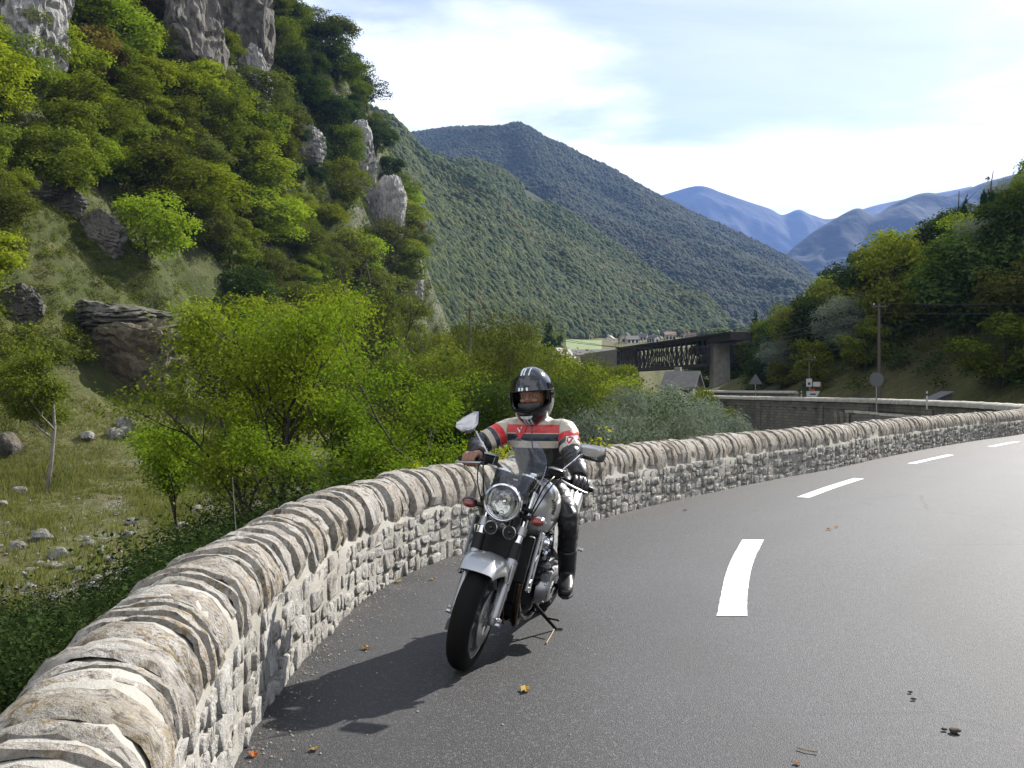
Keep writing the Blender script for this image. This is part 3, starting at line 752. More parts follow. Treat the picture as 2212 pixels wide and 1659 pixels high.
def leaves(C, N, size, aspect=.5, seed=0, droop=.0):
    """leaf quads at C, facing N"""
    r = np.random.default_rng(seed); n = len(C)
    N = N / (np.linalg.norm(N, axis=1)[:, None] + 1e-9)
    a = r.normal(size=(n, 3)); a -= N * (a * N).sum(1)[:, None]; a /= np.linalg.norm(a, axis=1)[:, None] + 1e-9
    a[:, 2] -= droop; b = np.cross(N, a)
    s = size * r.uniform(.6, 1.35, (n, 1)); w = s * aspect
    P = np.stack([C - a * s * .5, C + b * w * .5 - N * w * .12, C + a * s * .5, C - b * w * .5 - N * w * .12], 1).reshape(-1, 3)
    return P, np.arange(4 * n).reshape(-1, 4)
def crown(seed, n_leaf, shape='round', clumps=34, leaf=.09, aspect=.55, droop=.0, hollow=.5, inner=.10, ragged=.19):
    """unit crown: base at z=0, top at about z=1, radius about .5"""
    r = np.random.default_rng(seed); C = []
    while len(C) < clumps:
        p = r.uniform(-1, 1, 3)
        d = np.linalg.norm(p)
        if d > 1: continue
        z = (p[2] + 1) / 2
        if shape == 'cone': w = (1 - z) * .95 + .06
        elif shape == 'column': w = min(1, 2.2 * math.sqrt(max(0, z * (1 - z))) + .1) * .8
        elif shape == 'tall': w = math.sqrt(max(0, 1 - (2 * z - 1) ** 2)) * .9 + .05
        else: w = 1.0
        if shape == 'round':
            if d < hollow: continue
            q = np.array([p[0] * .40, p[1] * .40, .53 + p[2] * .38])
        else:
            ang = r.uniform(0, 6.28); rad = math.sqrt(r.uniform(.25, 1)) * .38 * w; q = np.array([math.cos(ang) * rad, math.sin(ang) * rad, .06 + z * .88])
        C.append(q)
    C = np.array(C); R_ = r.uniform(.55, 1.15, clumps) * ragged * (1.0 if shape != 'cone' else .75)
    if shape == 'cone': R_ *= np.clip(1.25 - C[:, 2], .25, 1)
    k = r.choice(clumps, n_leaf, p=R_ ** 2 / (R_ ** 2).sum())
    d = r.normal(size=(n_leaf, 3)); d /= np.linalg.norm(d, axis=1)[:, None]
    d[:, 2] = np.where(d[:, 2] < -.35, -d[:, 2] * .6, d[:, 2])
    rad = R_[k][:, None] * (r.uniform(.55, 1.08, (n_leaf, 1)) ** .6) * r.choice([1, 1, 1, 1.18], (n_leaf, 1))
    P = C[k] + d * rad * np.array([1, 1, .85])
    N = d * 1.0 + np.array([0, 0, .45]) + r.normal(size=(n_leaf, 3)) * .55
    return leaves(P, N, leaf, aspect, seed + 1, droop)
CROWNS = {}
def crown_mesh(key, mat, **kw):
    V, F = crown(**kw); me = np_mesh('crown', V, F); me.materials.append(mat); CROWNS[key] = me; return me
def trunk_mesh(name, h, r0, lean=0, seed=0, mat=None, limbs=5, top=.8):
    rr = random.Random(seed); m = MB()
    pts = [Vector((0, 0, -h * .08))]
    for i in range(1, 6): pts.append(Vector((rr.uniform(-.03, .03) * h + lean * h * (i / 5) ** 2, rr.uniform(-.03, .03) * h, h * top * i / 5)))
    q = spline(pts, 12); m.tube(q, [lerp(r0 * 1.25, r0 * .25, i / 11) for i in range(12)], 7)
    for k in range(limbs):
        b = q[4 + k * 7 // max(1, limbs)]; a = rr.uniform(0, 6.28); L = h * rr.uniform(.2, .34)
        e = b + Vector((math.cos(a), math.sin(a), rr.uniform(.5, 1.1))).normalized() * L
        m.tube([b, b.lerp(e, .5) + Vector((0, 0, .03 * h)), e], [r0 * .42, r0 * .28, r0 * .1], 5)
    me = bpy.data.meshes.new(name); me.from_pydata([tuple(p) for p in m.v], [], m.f); me.update()
    me.polygons.foreach_set('use_smooth', [True] * len(me.polygons)); me.materials.append(mat or M['bark']); return me
TRUNK = [trunk_mesh('trunk', 1.0, .022, 0, s) for s in (1, 2, 3)]
TALLTRUNK = [trunk_mesh('trunk', 1.0, .014, 0, s, None, 3, .95) for s in (4, 5)]
SP = {}     # species: list of crown meshes
for i in range(3):
    SP.setdefault('bright', []).append(crown_mesh(('b', i), M['leaf_bright'], seed=10 + i, n_leaf=7600, leaf=.038, clumps=30 + 4 * i))
    SP.setdefault('mid', []).append(crown_mesh(('m', i), M['leaf_mid'], seed=20 + i, n_leaf=7600, leaf=.038, clumps=28 + 4 * i))
    SP.setdefault('olive', []).append(crown_mesh(('o', i), M['leaf_olive'], seed=30 + i, n_leaf=7400, leaf=.036, clumps=34))
    SP.setdefault('dark', []).append(crown_mesh(('d', i), M['leaf_dark'], seed=40 + i, n_leaf=8000, leaf=.038, clumps=30))
SP['rust'] = [crown_mesh(('r', 0), M['leaf_rust'], seed=50, n_leaf=7000, leaf=.036)]
SP['tall'] = [crown_mesh(('t', i), M['leaf_olive'], seed=60 + i, n_leaf=3000, leaf=.034, shape='tall', ragged=.13, clumps=44) for i in range(2)]
SP['conifer'] = [crown_mesh(('c', i), M['leaf_conifer'], seed=70 + i, n_leaf=3600, leaf=.055, aspect=.28, shape='cone', ragged=.15, clumps=60, droop=.5) for i in range(2)]
SP['willow'] = [crown_mesh(('w', i), M['leaf_willow'], seed=80 + i, n_leaf=15000, leaf=.040, aspect=.20, clumps=60, ragged=.18, hollow=.55) for i in range(3)]
SP['yellow'] = [crown_mesh(('y', 0), M['leaf_yellow'], seed=90, n_leaf=420, leaf=.075, clumps=16, ragged=.3)]
SP['bigmid'] = [crown_mesh(('bm', i), M['leaf_mid'], seed=100 + i, n_leaf=14000, leaf=.028, clumps=70, ragged=.15, hollow=.3) for i in range(2)]
def wide(sp): return 1.0 if sp not in ('tall', 'conifer') else (.42 if sp == 'conifer' else .5)
def plant(name, loc, h, sp, label, cat, group, rnd, spread=1.0, lift=.0, trunk=True, w=None):
    t = empty(name, loc, (0, 0, rnd.uniform(0, 6.28))); tag(t, label, cat, group)
    c = bpy.data.objects.new('crown', rnd.choice(SP[sp])); COL.objects.link(c); c.parent = t
    w = (w or h * .95 * spread * rnd.uniform(.85, 1.2)); c.scale = (w, w * rnd.uniform(.85, 1.15), h * (1 - lift)); c.location = (0, 0, h * lift - .03 * h)
    c.rotation_euler = (rnd.uniform(-.1, .1), rnd.uniform(-.1, .1), 0)
    if trunk:
        k = bpy.data.objects.new('trunk', rnd.choice(TALLTRUNK if sp in ('tall', 'conifer') else TRUNK)); COL.objects.link(k); k.parent = t; k.scale = (h, h, h)
    return t

def inpoly(u, v, poly):
    c = False; n = len(poly)
    for i in range(n):
        (x0, y0), (x1, y1) = poly[i], poly[i - 1]
        if (y0 > v) != (y1 > v) and u < (x1 - x0) * (v - y0) / (y1 - y0) + x0: c = not c
    return c
# --- woods on the left mountainside. Clearings: grass ledge, rock faces
CLEAR = [[(0, 250), (110, 260), (330, 480), (470, 560), (520, 690), (480, 740), (0, 720)], [(30, -60), (125, -60), (128, 175), (60, 170)], [(395, 560), (470, 560), (520, 640), (430, 690)],
         [(370, -80), (455, -80), (480, 150), (475, 250), (400, 230)], [(450, -80), (580, -80), (592, 150), (585, 255), (505, 255)], [(735, 300), (800, 330), (850, 470), (840, 590), (760, 480)]]
vr = random.Random(3); nt = 0
LAB = {'bright': 'bright green leafy tree', 'mid': 'mid green broadleaf tree', 'olive': 'olive green tree', 'dark': 'dark green tree', 'rust': 'russet autumn tree', 'conifer': 'dark conifer'}
placed = []
for k in range(4200):
    if nt >= 298: break
    u, v = vr.uniform(-120, 900), vr.uniform(-160, 760)
    p = hit(u, v, 45)
    if p is None or p.y > 275 or p.x > -14: continue
    if any(inpoly(u, v, c) for c in CLEAR) and vr.random() < .93: continue
    if v > 700 and u < 520: continue
    d = p.y; h = vr.choice([3.2, 4.0, 4.8, 5.6, 6.4, 7.6, 8.6]) * vr.uniform(.9, 1.1) * (1 + .0030 * (d - 100))
    if any((p - q).length < .24 * (h + hh) for q, hh in placed): continue
    edge = (u - (560 + (v / 700) * 330)) / 100            # nearer the crest line darker leaf species stand in for shade
    x = vr.random()
    if u > 480 + v * .42 and v < 420: sp = 'dark' if x < .6 else ('mid' if x < .9 else 'olive')
    elif u < 420 and v < 330: sp = 'bright' if x < .50 else ('olive' if x < .70 else ('mid' if x < .97 else 'rust'))
    else: sp = 'mid' if x < .38 else ('olive' if x < .62 else ('bright' if x < .86 else ('dark' if x < .965 else ('rust' if x < .978 else 'conifer'))))
    zone = ('beside the tall pale cliff slab' if v < 210 and u < 260 else 'around the dark cliff tower' if v < 260 and 330 < u < 610 else 'along the rocky crest of the spur' if u > 480 + v * .42 else
            'around the grassy clearing above the overhanging block' if v > 420 and u < 520 else 'above the slender trees at the cliff foot' if v > 450 else 'in the middle of the steep left mountainside')
    big = 'large ' if h > 6.6 else ('small ' if h < 4.4 else '')
    plant('conifer' if sp == 'conifer' else 'hillside_tree', p - Vector((0, 0, .25)), h * (1.25 if sp == 'conifer' else 1), sp, big + LAB[sp] + ' ' + zone, 'tree', big + LAB[sp] + 's ' + zone, vr, 1.35 if sp != 'conifer' else .42, .02)
    placed.append((p, h)); nt += 1
# undergrowth between them: one mass of low leafy clumps
def scrub(name, label, pts, sizes, mat, seed, n=70, leaf=.17, aspect=.55):
    """an uncountable mass of leafy clumps: points that carry four clump shapes"""
    r = np.random.default_rng(seed); k = len(pts); P = np.array([tuple(p) for p in pts]); s = np.array(sizes)
    me = np_mesh(name, P, np.zeros((0, 3), int))
    a = me.attributes.new('sc', 'FLOAT_VECTOR', 'POINT'); a.data.foreach_set('vector', np.c_[s, s * r.uniform(.85, 1.15, k), s * r.uniform(.55, .95, k)].astype(np.float32).ravel())
    a = me.attributes.new('ro', 'FLOAT_VECTOR', 'POINT'); a.data.foreach_set('vector', np.c_[r.uniform(-.15, .15, k), r.uniform(-.15, .15, k), r.uniform(0, 6.28, k)].astype(np.float32).ravel())
    o = tag(link(name, me, mat), label, 'undergrowth', kind='stuff')
    g = bpy.data.node_groups.new(name + '_nodes', 'GeometryNodeTree')
    g.interface.new_socket('Geometry', in_out='INPUT', socket_type='NodeSocketGeometry'); g.interface.new_socket('Geometry', in_out='OUTPUT', socket_type='NodeSocketGeometry')
    N, Lk = g.nodes, g.links; gi, go = N.new('NodeGroupInput'), N.new('NodeGroupOutput')
    jn = N.new('GeometryNodeJoinGeometry')
    for i in range(4):
        V, F = crown(seed + 5 * i, n, 'round', 9, leaf, aspect, ragged=.36)
        cm = np_mesh('clump', V, F); cm.materials.append(mat); co_ = bpy.data.objects.new('clump', cm)
        oi = N.new('GeometryNodeObjectInfo'); oi.inputs['Object'].default_value = co_; oi.inputs['As Instance'].default_value = True; Lk.new(oi.outputs['Geometry'], jn.inputs[0])
    ip = N.new('GeometryNodeInstanceOnPoints'); ip.inputs['Pick Instance'].default_value = True
    for nm, sock in (('sc', 'Scale'), ('ro', 'Rotation')):
        q = N.new('GeometryNodeInputNamedAttribute'); q.data_type = 'FLOAT_VECTOR'; q.inputs['Name'].default_value = nm; Lk.new(q.outputs[0], ip.inputs[sock])
    Lk.new(gi.outputs[0], ip.inputs['Points']); Lk.new(jn.outputs[0], ip.inputs['Instance']); Lk.new(ip.outputs[0], go.inputs[0])
    o.modifiers.new('clumps', 'NODES').node_group = g
    return o
P1, S1, P2, S2 = [], [], [], []
for k in range(7600):
    u, v = vr.uniform(-150, 960), vr.uniform(-150, 790)
    p = hit(u, v, 45)
    if p is None or p.y > 300 or p.x > -10: continue
    clear = any(inpoly(u, v, c) for c in CLEAR[:1]); rock = any(inpoly(u, v, c) for c in CLEAR[1:])
    if rock and vr.random() < .8: continue
    if clear and vr.random() < .35: continue
    s = vr.uniform(1.0, 2.6) * (1 + .003 * (p.y - 100)) * (.55 if clear else 1)
    (P1 if vr.random() < .5 else P2).append(p - Vector((0, 0, .15 * s))); (S1 if len(P1) > len(S1) else S2).append(s)
scrub('hillside_undergrowth', 'low green scrub covering the steep left mountainside', P1, S1, M['leaf_mid'], 5, 90, .13)
scrub('hillside_brambles', 'low olive scrub covering the steep left mountainside', P2, S2, M['leaf_olive'], 9, 90, .13)

# --- wooded hillside on the right
RLAB = {'dark': 'dark green tree', 'mid': 'mid green tree', 'olive': 'olive tree', 'willow': 'pale grey green tree', 'conifer': 'slender conifer', 'bright': 'bright green tree'}
nr_ = 0; placed2 = []
for k in range(4200):
    if nr_ >= 215: break
    y = vr.uniform(50, 190); x = vr.uniform(26, 120)
    if x > .60 * y + 8: continue
    sdv = float(side([(x, y)])[0])
    if sdv > -10.5: continue
    if y < 162 and 1106 + (x - 3.2) / y * FPX < 1585: continue
    p = Vector((x, y, tz(x, y))); h = vr.uniform(5.5, 10.5)
    if sdv > -14: h = vr.uniform(3.0, 6)
    if any((p - q).length < .22 * (h + hh) for q, hh in placed2): continue
    q = vr.random(); sp = 'dark' if q < .48 else ('mid' if q < .70 else ('olive' if q < .86 else ('willow' if q < .92 else ('conifer' if q < .96 else 'bright'))))
    zone = 'just behind the far road' if sdv > -17 else ('by the railway bridge pier' if y > 135 and x < 60 else ('high on the right hillside' if p.z > 16 else 'half way up the right hillside'))
    big = 'large ' if h > 8.6 else ('small ' if h < 5.2 else '')
    plant('conifer' if sp == 'conifer' else 'woodland_tree', p - Vector((0, 0, .3)), h * (1.1 if sp == 'conifer' else 1), sp, big + RLAB[sp] + ' ' + zone, 'tree', big + RLAB[sp] + 's ' + zone, vr, 1.05 if sp != 'conifer' else .4, .04)
    placed2.append((p, h)); nr_ += 1
P1, S1 = [], []
for k in range(3400):
    y = vr.uniform(36, 190); x = vr.uniform(24, 115); sdv = float(side([(x, y)])[0])
    if x > .62 * y + 8 or sdv > -9.6 or (y < 162 and 1106 + (x - 1.5) / y * FPX < 1580): continue
    P1.append((x, y, tz(x, y) - .2)); S1.append(vr.uniform(1.6, 3.4) if sdv > -18 else vr.uniform(1.2, 2.8))
scrub('right_undergrowth', 'dark low scrub under the trees of the right hillside', P1, S1, M['leaf_dark'], 15, 110, .12)

# ------------------------------------------------------------------ near trees with real branches
def branch_tree(seed, h, spread, trunks=1, levels=3, leaf=.11, per=26, lean=(0, 0), start=.28, twig=.9, aspect=.55, r0=.10):
    rr = random.Random(seed); m = MB(); tips = []
    def grow(p, d, L, r, lv):
        pts = [p]; dd = d.copy(); n = 4
        for i in range(n):
            dd = (dd + Vector((rr.uniform(-.22, .22), rr.uniform(-.22, .22), rr.uniform(-.05, .18)))).normalized(); pts.append(pts[-1] + dd * L / n)
        m.tube(pts, [lerp(r, r * .45, i / n) for i in range(n + 1)], 6 if lv < 2 else 4)
        if lv >= levels:
            tips.append((pts[2], L)); tips.append((pts[-1], L)); return
        if lv >= 1: tips.append((pts[-1], L * .6))
        for k in range(rr.randint(4, 6) if lv == 0 else rr.randint(3, 4)):
            i = rr.uniform(start if lv == 0 else .3, 1.0) * n; j = min(int(i), n - 1); q = pts[j].lerp(pts[j + 1], i - j)
            a = rr.uniform(0, 6.28); side_ = Vector((math.cos(a), math.sin(a), rr.uniform(.15, .8))).normalized()
            grow(q, (dd * .45 + side_ * .9).normalized(), L * rr.uniform(.42, .62) * (spread if lv == 0 else 1), r * .48, lv + 1)
    for t in range(trunks):
        a = rr.uniform(0, 6.28); grow(Vector((math.cos(a) * .12 * (trunks > 1), math.sin(a) * .12 * (trunks > 1), -.2)), Vector((lean[0] + rr.uniform(-.25, .25) * (trunks > 1), lean[1] + rr.uniform(-.25, .25) * (trunks > 1), 1)).normalized(), h * rr.uniform(.62, .78), r0 * (1 if trunks == 1 else .7), 0)
    r = np.random.default_rng(seed); C = []
    for p, L in tips:
        k = int(per * rr.uniform(.6, 1.4)); o = r.normal(size=(k, 3)) * twig * .42 * np.array([1, 1, .55]); C.append(np.array(p) + o)
    C = np.concatenate(C); N = r.normal(size=(len(C), 3)) * .6 + np.array([0, 0, .9])
    V, F = leaves(C, N, leaf, aspect, seed, .25)
    tm = bpy.data.meshes.new('trunk'); tm.from_pydata([tuple(p) for p in m.v], [], m.f); tm.update(); tm.polygons.foreach_set('use_smooth', [True] * len(tm.polygons))
    return tm, np_mesh('crown', V, F), len(C)
def near_tree(name, u, v_top, d, label, group=None, mat='leaf_fresh', bark='bark', zoff=0, **kw):
    x = (u - 1106) / FPX * d; z = tz(x, d); top = CAM_H + (840 - v_top) / FPX * d; h = top - z
    tm, cm, n = branch_tree(h=h * 1.02, **kw)
    t = empty(name, (x, d, z + zoff)); tag(t, label, 'tree', group); link('trunk', tm, M[bark], t); link('crown', cm, M[mat], t, smooth=False); return t
near_tree('ash_tree', 625, 640, 29, 'large bright green tree with several dark trunks beside the wall', seed=31, spread=.78, trunks=3, per=88, twig=.80, leaf=.10, r0=.14, start=.42)
near_tree('ash_tree', 745, 700, 27, 'bright green tree leaning over the wall next to the large tree', seed=37, spread=.74, trunks=2, per=84, twig=.76, leaf=.096, r0=.10, start=.42)
near_tree('ash_tree', 850, 830, 23, 'small bright green tree just behind the wall', seed=39, spread=.8, trunks=2, per=110, twig=.55, leaf=.085, r0=.08, start=.4)
near_tree('young_tree', 445, 770, 31, 'slender light green tree with forked trunk on the rough grass', seed=44, spread=.78, trunks=1, per=110, twig=.58, leaf=.10, r0=.075, start=.55)
near_tree('young_tree', 100, 640, 58, 'thin tall tree with pale trunk standing alone on the grass', seed=52, spread=.62, trunks=1, per=190, twig=1.15, leaf=.15, r0=.14, start=.30, mat='leaf_mid', bark='bark_pale')
near_tree('leafy_shrub', 1085, 735, 36, 'big rounded green shrub behind the rider', seed=61, spread=1.0, trunks=5, per=80, twig=1.0, leaf=.10, r0=.07, start=.2, mat='leaf_olive')
near_tree('leafy_shrub', 1150, 762, 40, 'green bushy tree between the rider and the grey willows', seed=66, spread=.9, trunks=4, per=80, twig=1.0, leaf=.10, r0=.07, start=.2, mat='leaf_olive')
near_tree('leafy_shrub', 985, 800, 33, 'dense dark green shrub behind the wall left of the rider', seed=68, spread=1.0, trunks=4, per=80, twig=1.0, leaf=.09, r0=.06, start=.2, mat='leaf_dark')
near_tree('leafy_shrub', 1185, 822, 31, 'leafy green shrub with bright tips beside the willows', seed=69, spread=.8, trunks=4, per=70, twig=.8, leaf=.085, r0=.06, start=.2, mat='leaf_dark')
for i, (u, vt, d) in enumerate([(735, 560, 105), (790, 545, 110), (835, 585, 112), (880, 620, 118), (700, 640, 100), (905, 690, 95)]):
    x = (u - 1106) / FPX * d; z = tz(x, d); h = CAM_H + (840 - vt) / FPX * d - z
    plant('slender_tree', (x, d, z - .2), h, 'tall', 'tall thin stemmed tree at the foot of the cliff', 'tree', 'slender trees below the cliff', vr, w=h * .34, lift=.18)
WL = [(1245, 842, 33, 3.8), (1290, 836, 37, 4.8), (1370, 812, 42, 5.6), (1340, 862, 31, 4.2), (1455, 806, 45, 6.0), (1510, 838, 41, 4.6), (1425, 856, 33, 4.4), (1542, 868, 43, 3.2), (1262, 872, 29, 3.4), (1490, 880, 34, 3.6)]
for u, vt, d, w in WL:
    x = (u - 1106) / FPX * d; z = tz(x, d); h = CAM_H + (840 - vt) / FPX * d - z
    plant('willow_bush', (x, d, z), h, 'willow', 'rounded grey green willow bush growing below the wall', 'bush', 'willow bushes below the wall', vr, w=w, lift=.08, trunk=True)
# mixed greenery of the valley floor towards the bridge
spots = [(950, 745, 70, 'mid'), (990, 780, 62, 'olive'), (1040, 745, 105, 'bright'), (1090, 722, 120, 'olive'), (1140, 728, 135, 'mid'), (1190, 745, 125, 'mid'), (1235, 765, 112, 'bright'), (1275, 775, 100, 'bright'), (1310, 788, 92, 'mid'),
         (1340, 803, 84, 'bright'), (1160, 760, 78, 'bright'), (1225, 785, 70, 'mid'), (1285, 805, 62, 'bright'), (930, 700, 130, 'mid'), (965, 690, 150, 'olive'), (1385, 815, 75, 'mid'), (880, 740, 80, 'mid'), (830, 770, 62, 'mid'), (780, 760, 70, 'olive'), (650, 720, 85, 'mid'),
         (560, 690, 90, 'bright'), (590, 660, 105, 'mid'), (520, 720, 80, 'olive'), (690, 700, 95, 'bright'), (1410, 815, 88, 'olive'), (1330, 770, 150, 'bright'), (1290, 768, 170, 'olive'), (1060, 700, 190, 'mid'), (1110, 698, 205, 'olive'), (1020, 690, 215, 'mid'), (1515, 832, 96, 'bright'), (1530, 838, 88, 'mid'), (1480, 842, 90, 'olive')]
for u, vt, d, sp in spots:
    x = (u - 1106) / FPX * d; z = tz(x, d); h = max(1.6, CAM_H + (840 - vt) / FPX * d - z)
    plant('valley_tree', (x, d, z - .1), h, sp, {'mid': 'green', 'olive': 'olive green', 'bright': 'light green'}[sp] + ' tree on the valley floor short of the railway bridge', 'tree', sp + ' trees on the valley floor', vr, w=max(h * .85, 110 / FPX * d), lift=.03)
for u, vt, d in [(1188, 668, 260), (1210, 700, 255)]:
    x = (u - 1106) / FPX * d; z = tz(x, d); h = CAM_H + (840 - vt) / FPX * d - z
    plant('conifer', (x, d, z), h, 'conifer', 'dark conifer standing by the meadow', 'tree', 'conifers by the meadow', vr, w=h * .5, lift=.0)
# hedge-like woods along the foot of the flank and round the village (one mass)
P1, S1 = [], []
for k in range(900):
    d = vr.uniform(260, 900); u = vr.uniform(930, 1620); x = (u - 1106) / FPX * d
    v = proj((x, d, tz(x, d)))[1]
    if 1215 < u < 1310 and d < 545: continue
    s = vr.uniform(4, 8)
    if 1290 < u < 1545 and (vr.random() < .55 or proj((x, d, tz(x, d) + s))[1] < 738): continue
    P1.append((x, d, tz(x, d) - .3)); S1.append(s)
scrub('valley_woodland', 'green woods along the valley floor around the village', P1, S1, M['leaf_mid'], 33, 90, .13)
# dark bushes on the bank under the wall
P1, S1 = [], []
for k in range(420):
    t = vr.uniform(3.0, 26); o = vr.uniform(1.1, 7.0); q = NEAR.at(t, o); z = tz(q.x, q.y)
    lim = CAM_H - (CAM_H - .62) * (q.length / max(.5, (q.length - o)))      # stay below the wall top as seen over it
    s = min(vr.uniform(1.0, 2.4), max(.5, (-.55 - z) * .8)); P1.append((q.x, q.y, z - .1)); S1.append(s)
scrub('bank_bushes', 'dark leafy bushes on the bank below the stone wall', P1, S1, M['leaf_shade'], 41, 330, .045)
P1, S1 = [], []
for k in range(420):
    u = vr.uniform(360, 1000); d = vr.uniform(14, 33); x = (u - 1106) / FPX * d
    if float(side([(x, d)])[0]) < 2.2: continue
    z = tz(x, d); top = CAM_H - ((1150 if u < 470 else 1045) + vr.uniform(0, 130) - 840) / FPX * d
    if top - z < 1.0: continue
    s = min(vr.uniform(2.0, 4.6), top - z); P1.append((x, d, top - s * .82)); S1.append(s)
scrub('streamside_bushes', 'dense green bushes under the large bright tree', P1, S1, M['leaf_shade'], 43, 700, .032)
t = near_tree('yellowing_shrub', 985, 912, 12.2, 'small shrub with yellowing leaves poking above the wall by the handlebar', seed=81, spread=.7, trunks=3, per=16, twig=.2, leaf=.055, r0=.02, start=.6, mat='leaf_yellow')
# bare dead stems by the wall
for u, vt, d, L in ((515, 1030, 14, 0), (625, 1090, 13, .3)):
    p = at(u, vt, d); m = MB(); z = tz(p.x, p.y); rr = random.Random(u)
    q = [Vector((p.x + rr.uniform(-.03, .03) * i, p.y, lerp(z, p.z, i / 6))) for i in range(7)]; m.tube(q, [.016, .015, .014, .012, .010, .007, .004], 5)
    for i in (4, 5): m.tube([q[i], q[i] + Vector((.35 + L, .1, .18)), q[i] + Vector((.75 + L, .1, -.02))], [.008, .006, .003], 4)
    tag(m.build('bare_sapling', M['bark_pale']), 'thin pale bare sapling rising behind the wall', 'sapling', 'bare saplings behind the wall')

P1, S1 = [], []
for k in range(760):
    d = vr.uniform(10.5, 27); u = vr.uniform(-120, 560); x = (u - 1106) / FPX * d
    sdv = float(side([(x, d)])[0]); z = tz(x, d)
    if sdv < 1.4: continue
    vmin = 1285 - .20 * u if u < 300 else 1225 - .45 * (u - 300)
    top = CAM_H - (vmin + vr.uniform(0, 130) - 840) / FPX * d
    h = top - z
    if h < .7: continue
    s = min(h, vr.uniform(1.2, 3.2)); P1.append((x, d, top - s * .9)); S1.append(s)
scrub('bank_thicket', 'dark thicket filling the shaded bank behind the near end of the wall', P1, S1, M['leaf_shade'], 47, 620, .028)

# tall dense bushes added to shade the lower bank, tops hidden by the wall
P1, S1 = [], []
wa = np.arctan2(NEAR.P[:, 0], NEAR.P[:, 1]); wd = np.hypot(NEAR.P[:, 0], NEAR.P[:, 1]); okp = NEAR.P[:, 1] > 1.5
for k in range(90):
    t = vr.uniform(8.0, 24); o = vr.uniform(2.2, 8.5); q = NEAR.at(t, o)
    if q.y < 8: continue
    j = np.argmin(np.abs(wa - math.atan2(q.x, q.y)) + np.where(okp, 0, 9)); dq = math.hypot(q.x, q.y)
    z = tz(q.x, q.y); top = CAM_H - .76 * dq / wd[j] + vr.uniform(-.5, .25); s = top - z
    if s < 1.5: continue
    P1.append((q.x, q.y, z - .1)); S1.append(min(s, 6.2))
scrub('shade_shrubs', 'tall dense shrubs added close behind the wall to shade the bank', P1, S1, M['leaf_shade'], 53, 900, .040)

# bushes clothing the foot of the right hillside
P1, S1 = [], []
for k in range(260):
    y = vr.uniform(42, 85); x = vr.uniform(30, 56); sdv = float(side([(x, y)])[0])
    if sdv > -9.8 or x > .60 * y + 6: continue
    P1.append((x, y, tz(x, y) - .3)); S1.append(vr.uniform(1.8, 3.6))
scrub('roadside_thicket', 'dark thicket at the foot of the right hillside behind the far road', P1, S1, M['leaf_dark'], 59, 420, .045)
P1, S1 = [], []
for k in range(150):
    y = vr.uniform(44, 60); x = vr.uniform(26.5, 33); sdv = float(side([(x, y)])[0])
    if not -11.5 < sdv < -8.3: continue
    P1.append((x, y, tz(x, y) - .15)); S1.append(vr.uniform(.6, 1.3))
if P1: scrub('roadside_grass', 'sunlit rough grass bank beside the far road', P1, S1, M['leaf_olive'], 61, 200, .07)
# ------------------------------------------------------------------ rock outcrops, boulders, stones
def mat_rock(name, dark, mid, lite, rust=.25, scale=1.0):
    t = NT(name); p = t.pos(); q = t.mapping(p, (1, 1, .38))
    n1 = t.noise(.35 * scale, 8, .65, q, .6); n2 = t.noise(2.2 * scale, 7, .7, p); n3 = t.noise(.9 * scale, 5, .6, p)
    c = t.ramp(n1, [(.28, dark), (.48, mid), (.68, lite)])
    c = t.mix(t.ramp(n2, [(.30, .85), (.46, 0.0)]), c, tuple(x * .35 for x in dark))
    c = t.mix(t.ramp(n3, [(.55, 0.0), (.75, rust)]), c, (.13, .095, .045))
    nz = t.node('ShaderNodeSeparateXYZ'); t.l.new(t.node('ShaderNodeNewGeometry').outputs['Normal'], nz.inputs[0])
    c = t.mix(t.math('MULTIPLY', t.ramp(nz.outputs[2], [(.62, 0.0), (.85, 1.0)]), t.ramp(n2, [(.46, 0.0), (.58, .8)])), c, (.070, .085, .024))
    cr = t.node('ShaderNodeTexVoronoi', feature='DISTANCE_TO_EDGE'); t.set(cr, Scale=.55 * scale); t.l.new(t.mapping(t.mix(.55, p, t.noise(.7 * scale, 6, .7, p, out='Color')), (1, 1, .45)), cr.inputs['Vector'])
    crf = t.ramp(cr.outputs['Distance'], [(.0, 1.0), (.02, 0.0)]); crf = t.math('MULTIPLY', crf, t.ramp(n3, [(.48, 0.0), (.60, 1.0)])); c = t.mix(t.math('MULTIPLY', crf, .4), c, tuple(x * .3 for x in dark))
    return t.bsdf(c, .92, 0, t.bump(t.math('SUBTRACT', t.math('ADD', n1, t.math('MULTIPLY', n2, .5)), t.math('MULTIPLY', crf, .2)), 1.0, .7 / scale), .2)
M['rock_pale'] = mat_rock('limestone_pale', (.14, .135, .13), (.30, .29, .28), (.46, .45, .43), .2)
M['rock_dark'] = mat_rock('limestone_dark', (.045, .042, .036), (.11, .10, .088), (.22, .205, .185), .6)
M['rock_block'] = mat_rock('brown_block', (.05, .042, .03), (.115, .095, .062), (.19, .165, .125), .5)
M['boulder'] = mat_rock('boulder_stone', (.10, .095, .085), (.22, .21, .195), (.36, .35, .33), .2, 3.0)
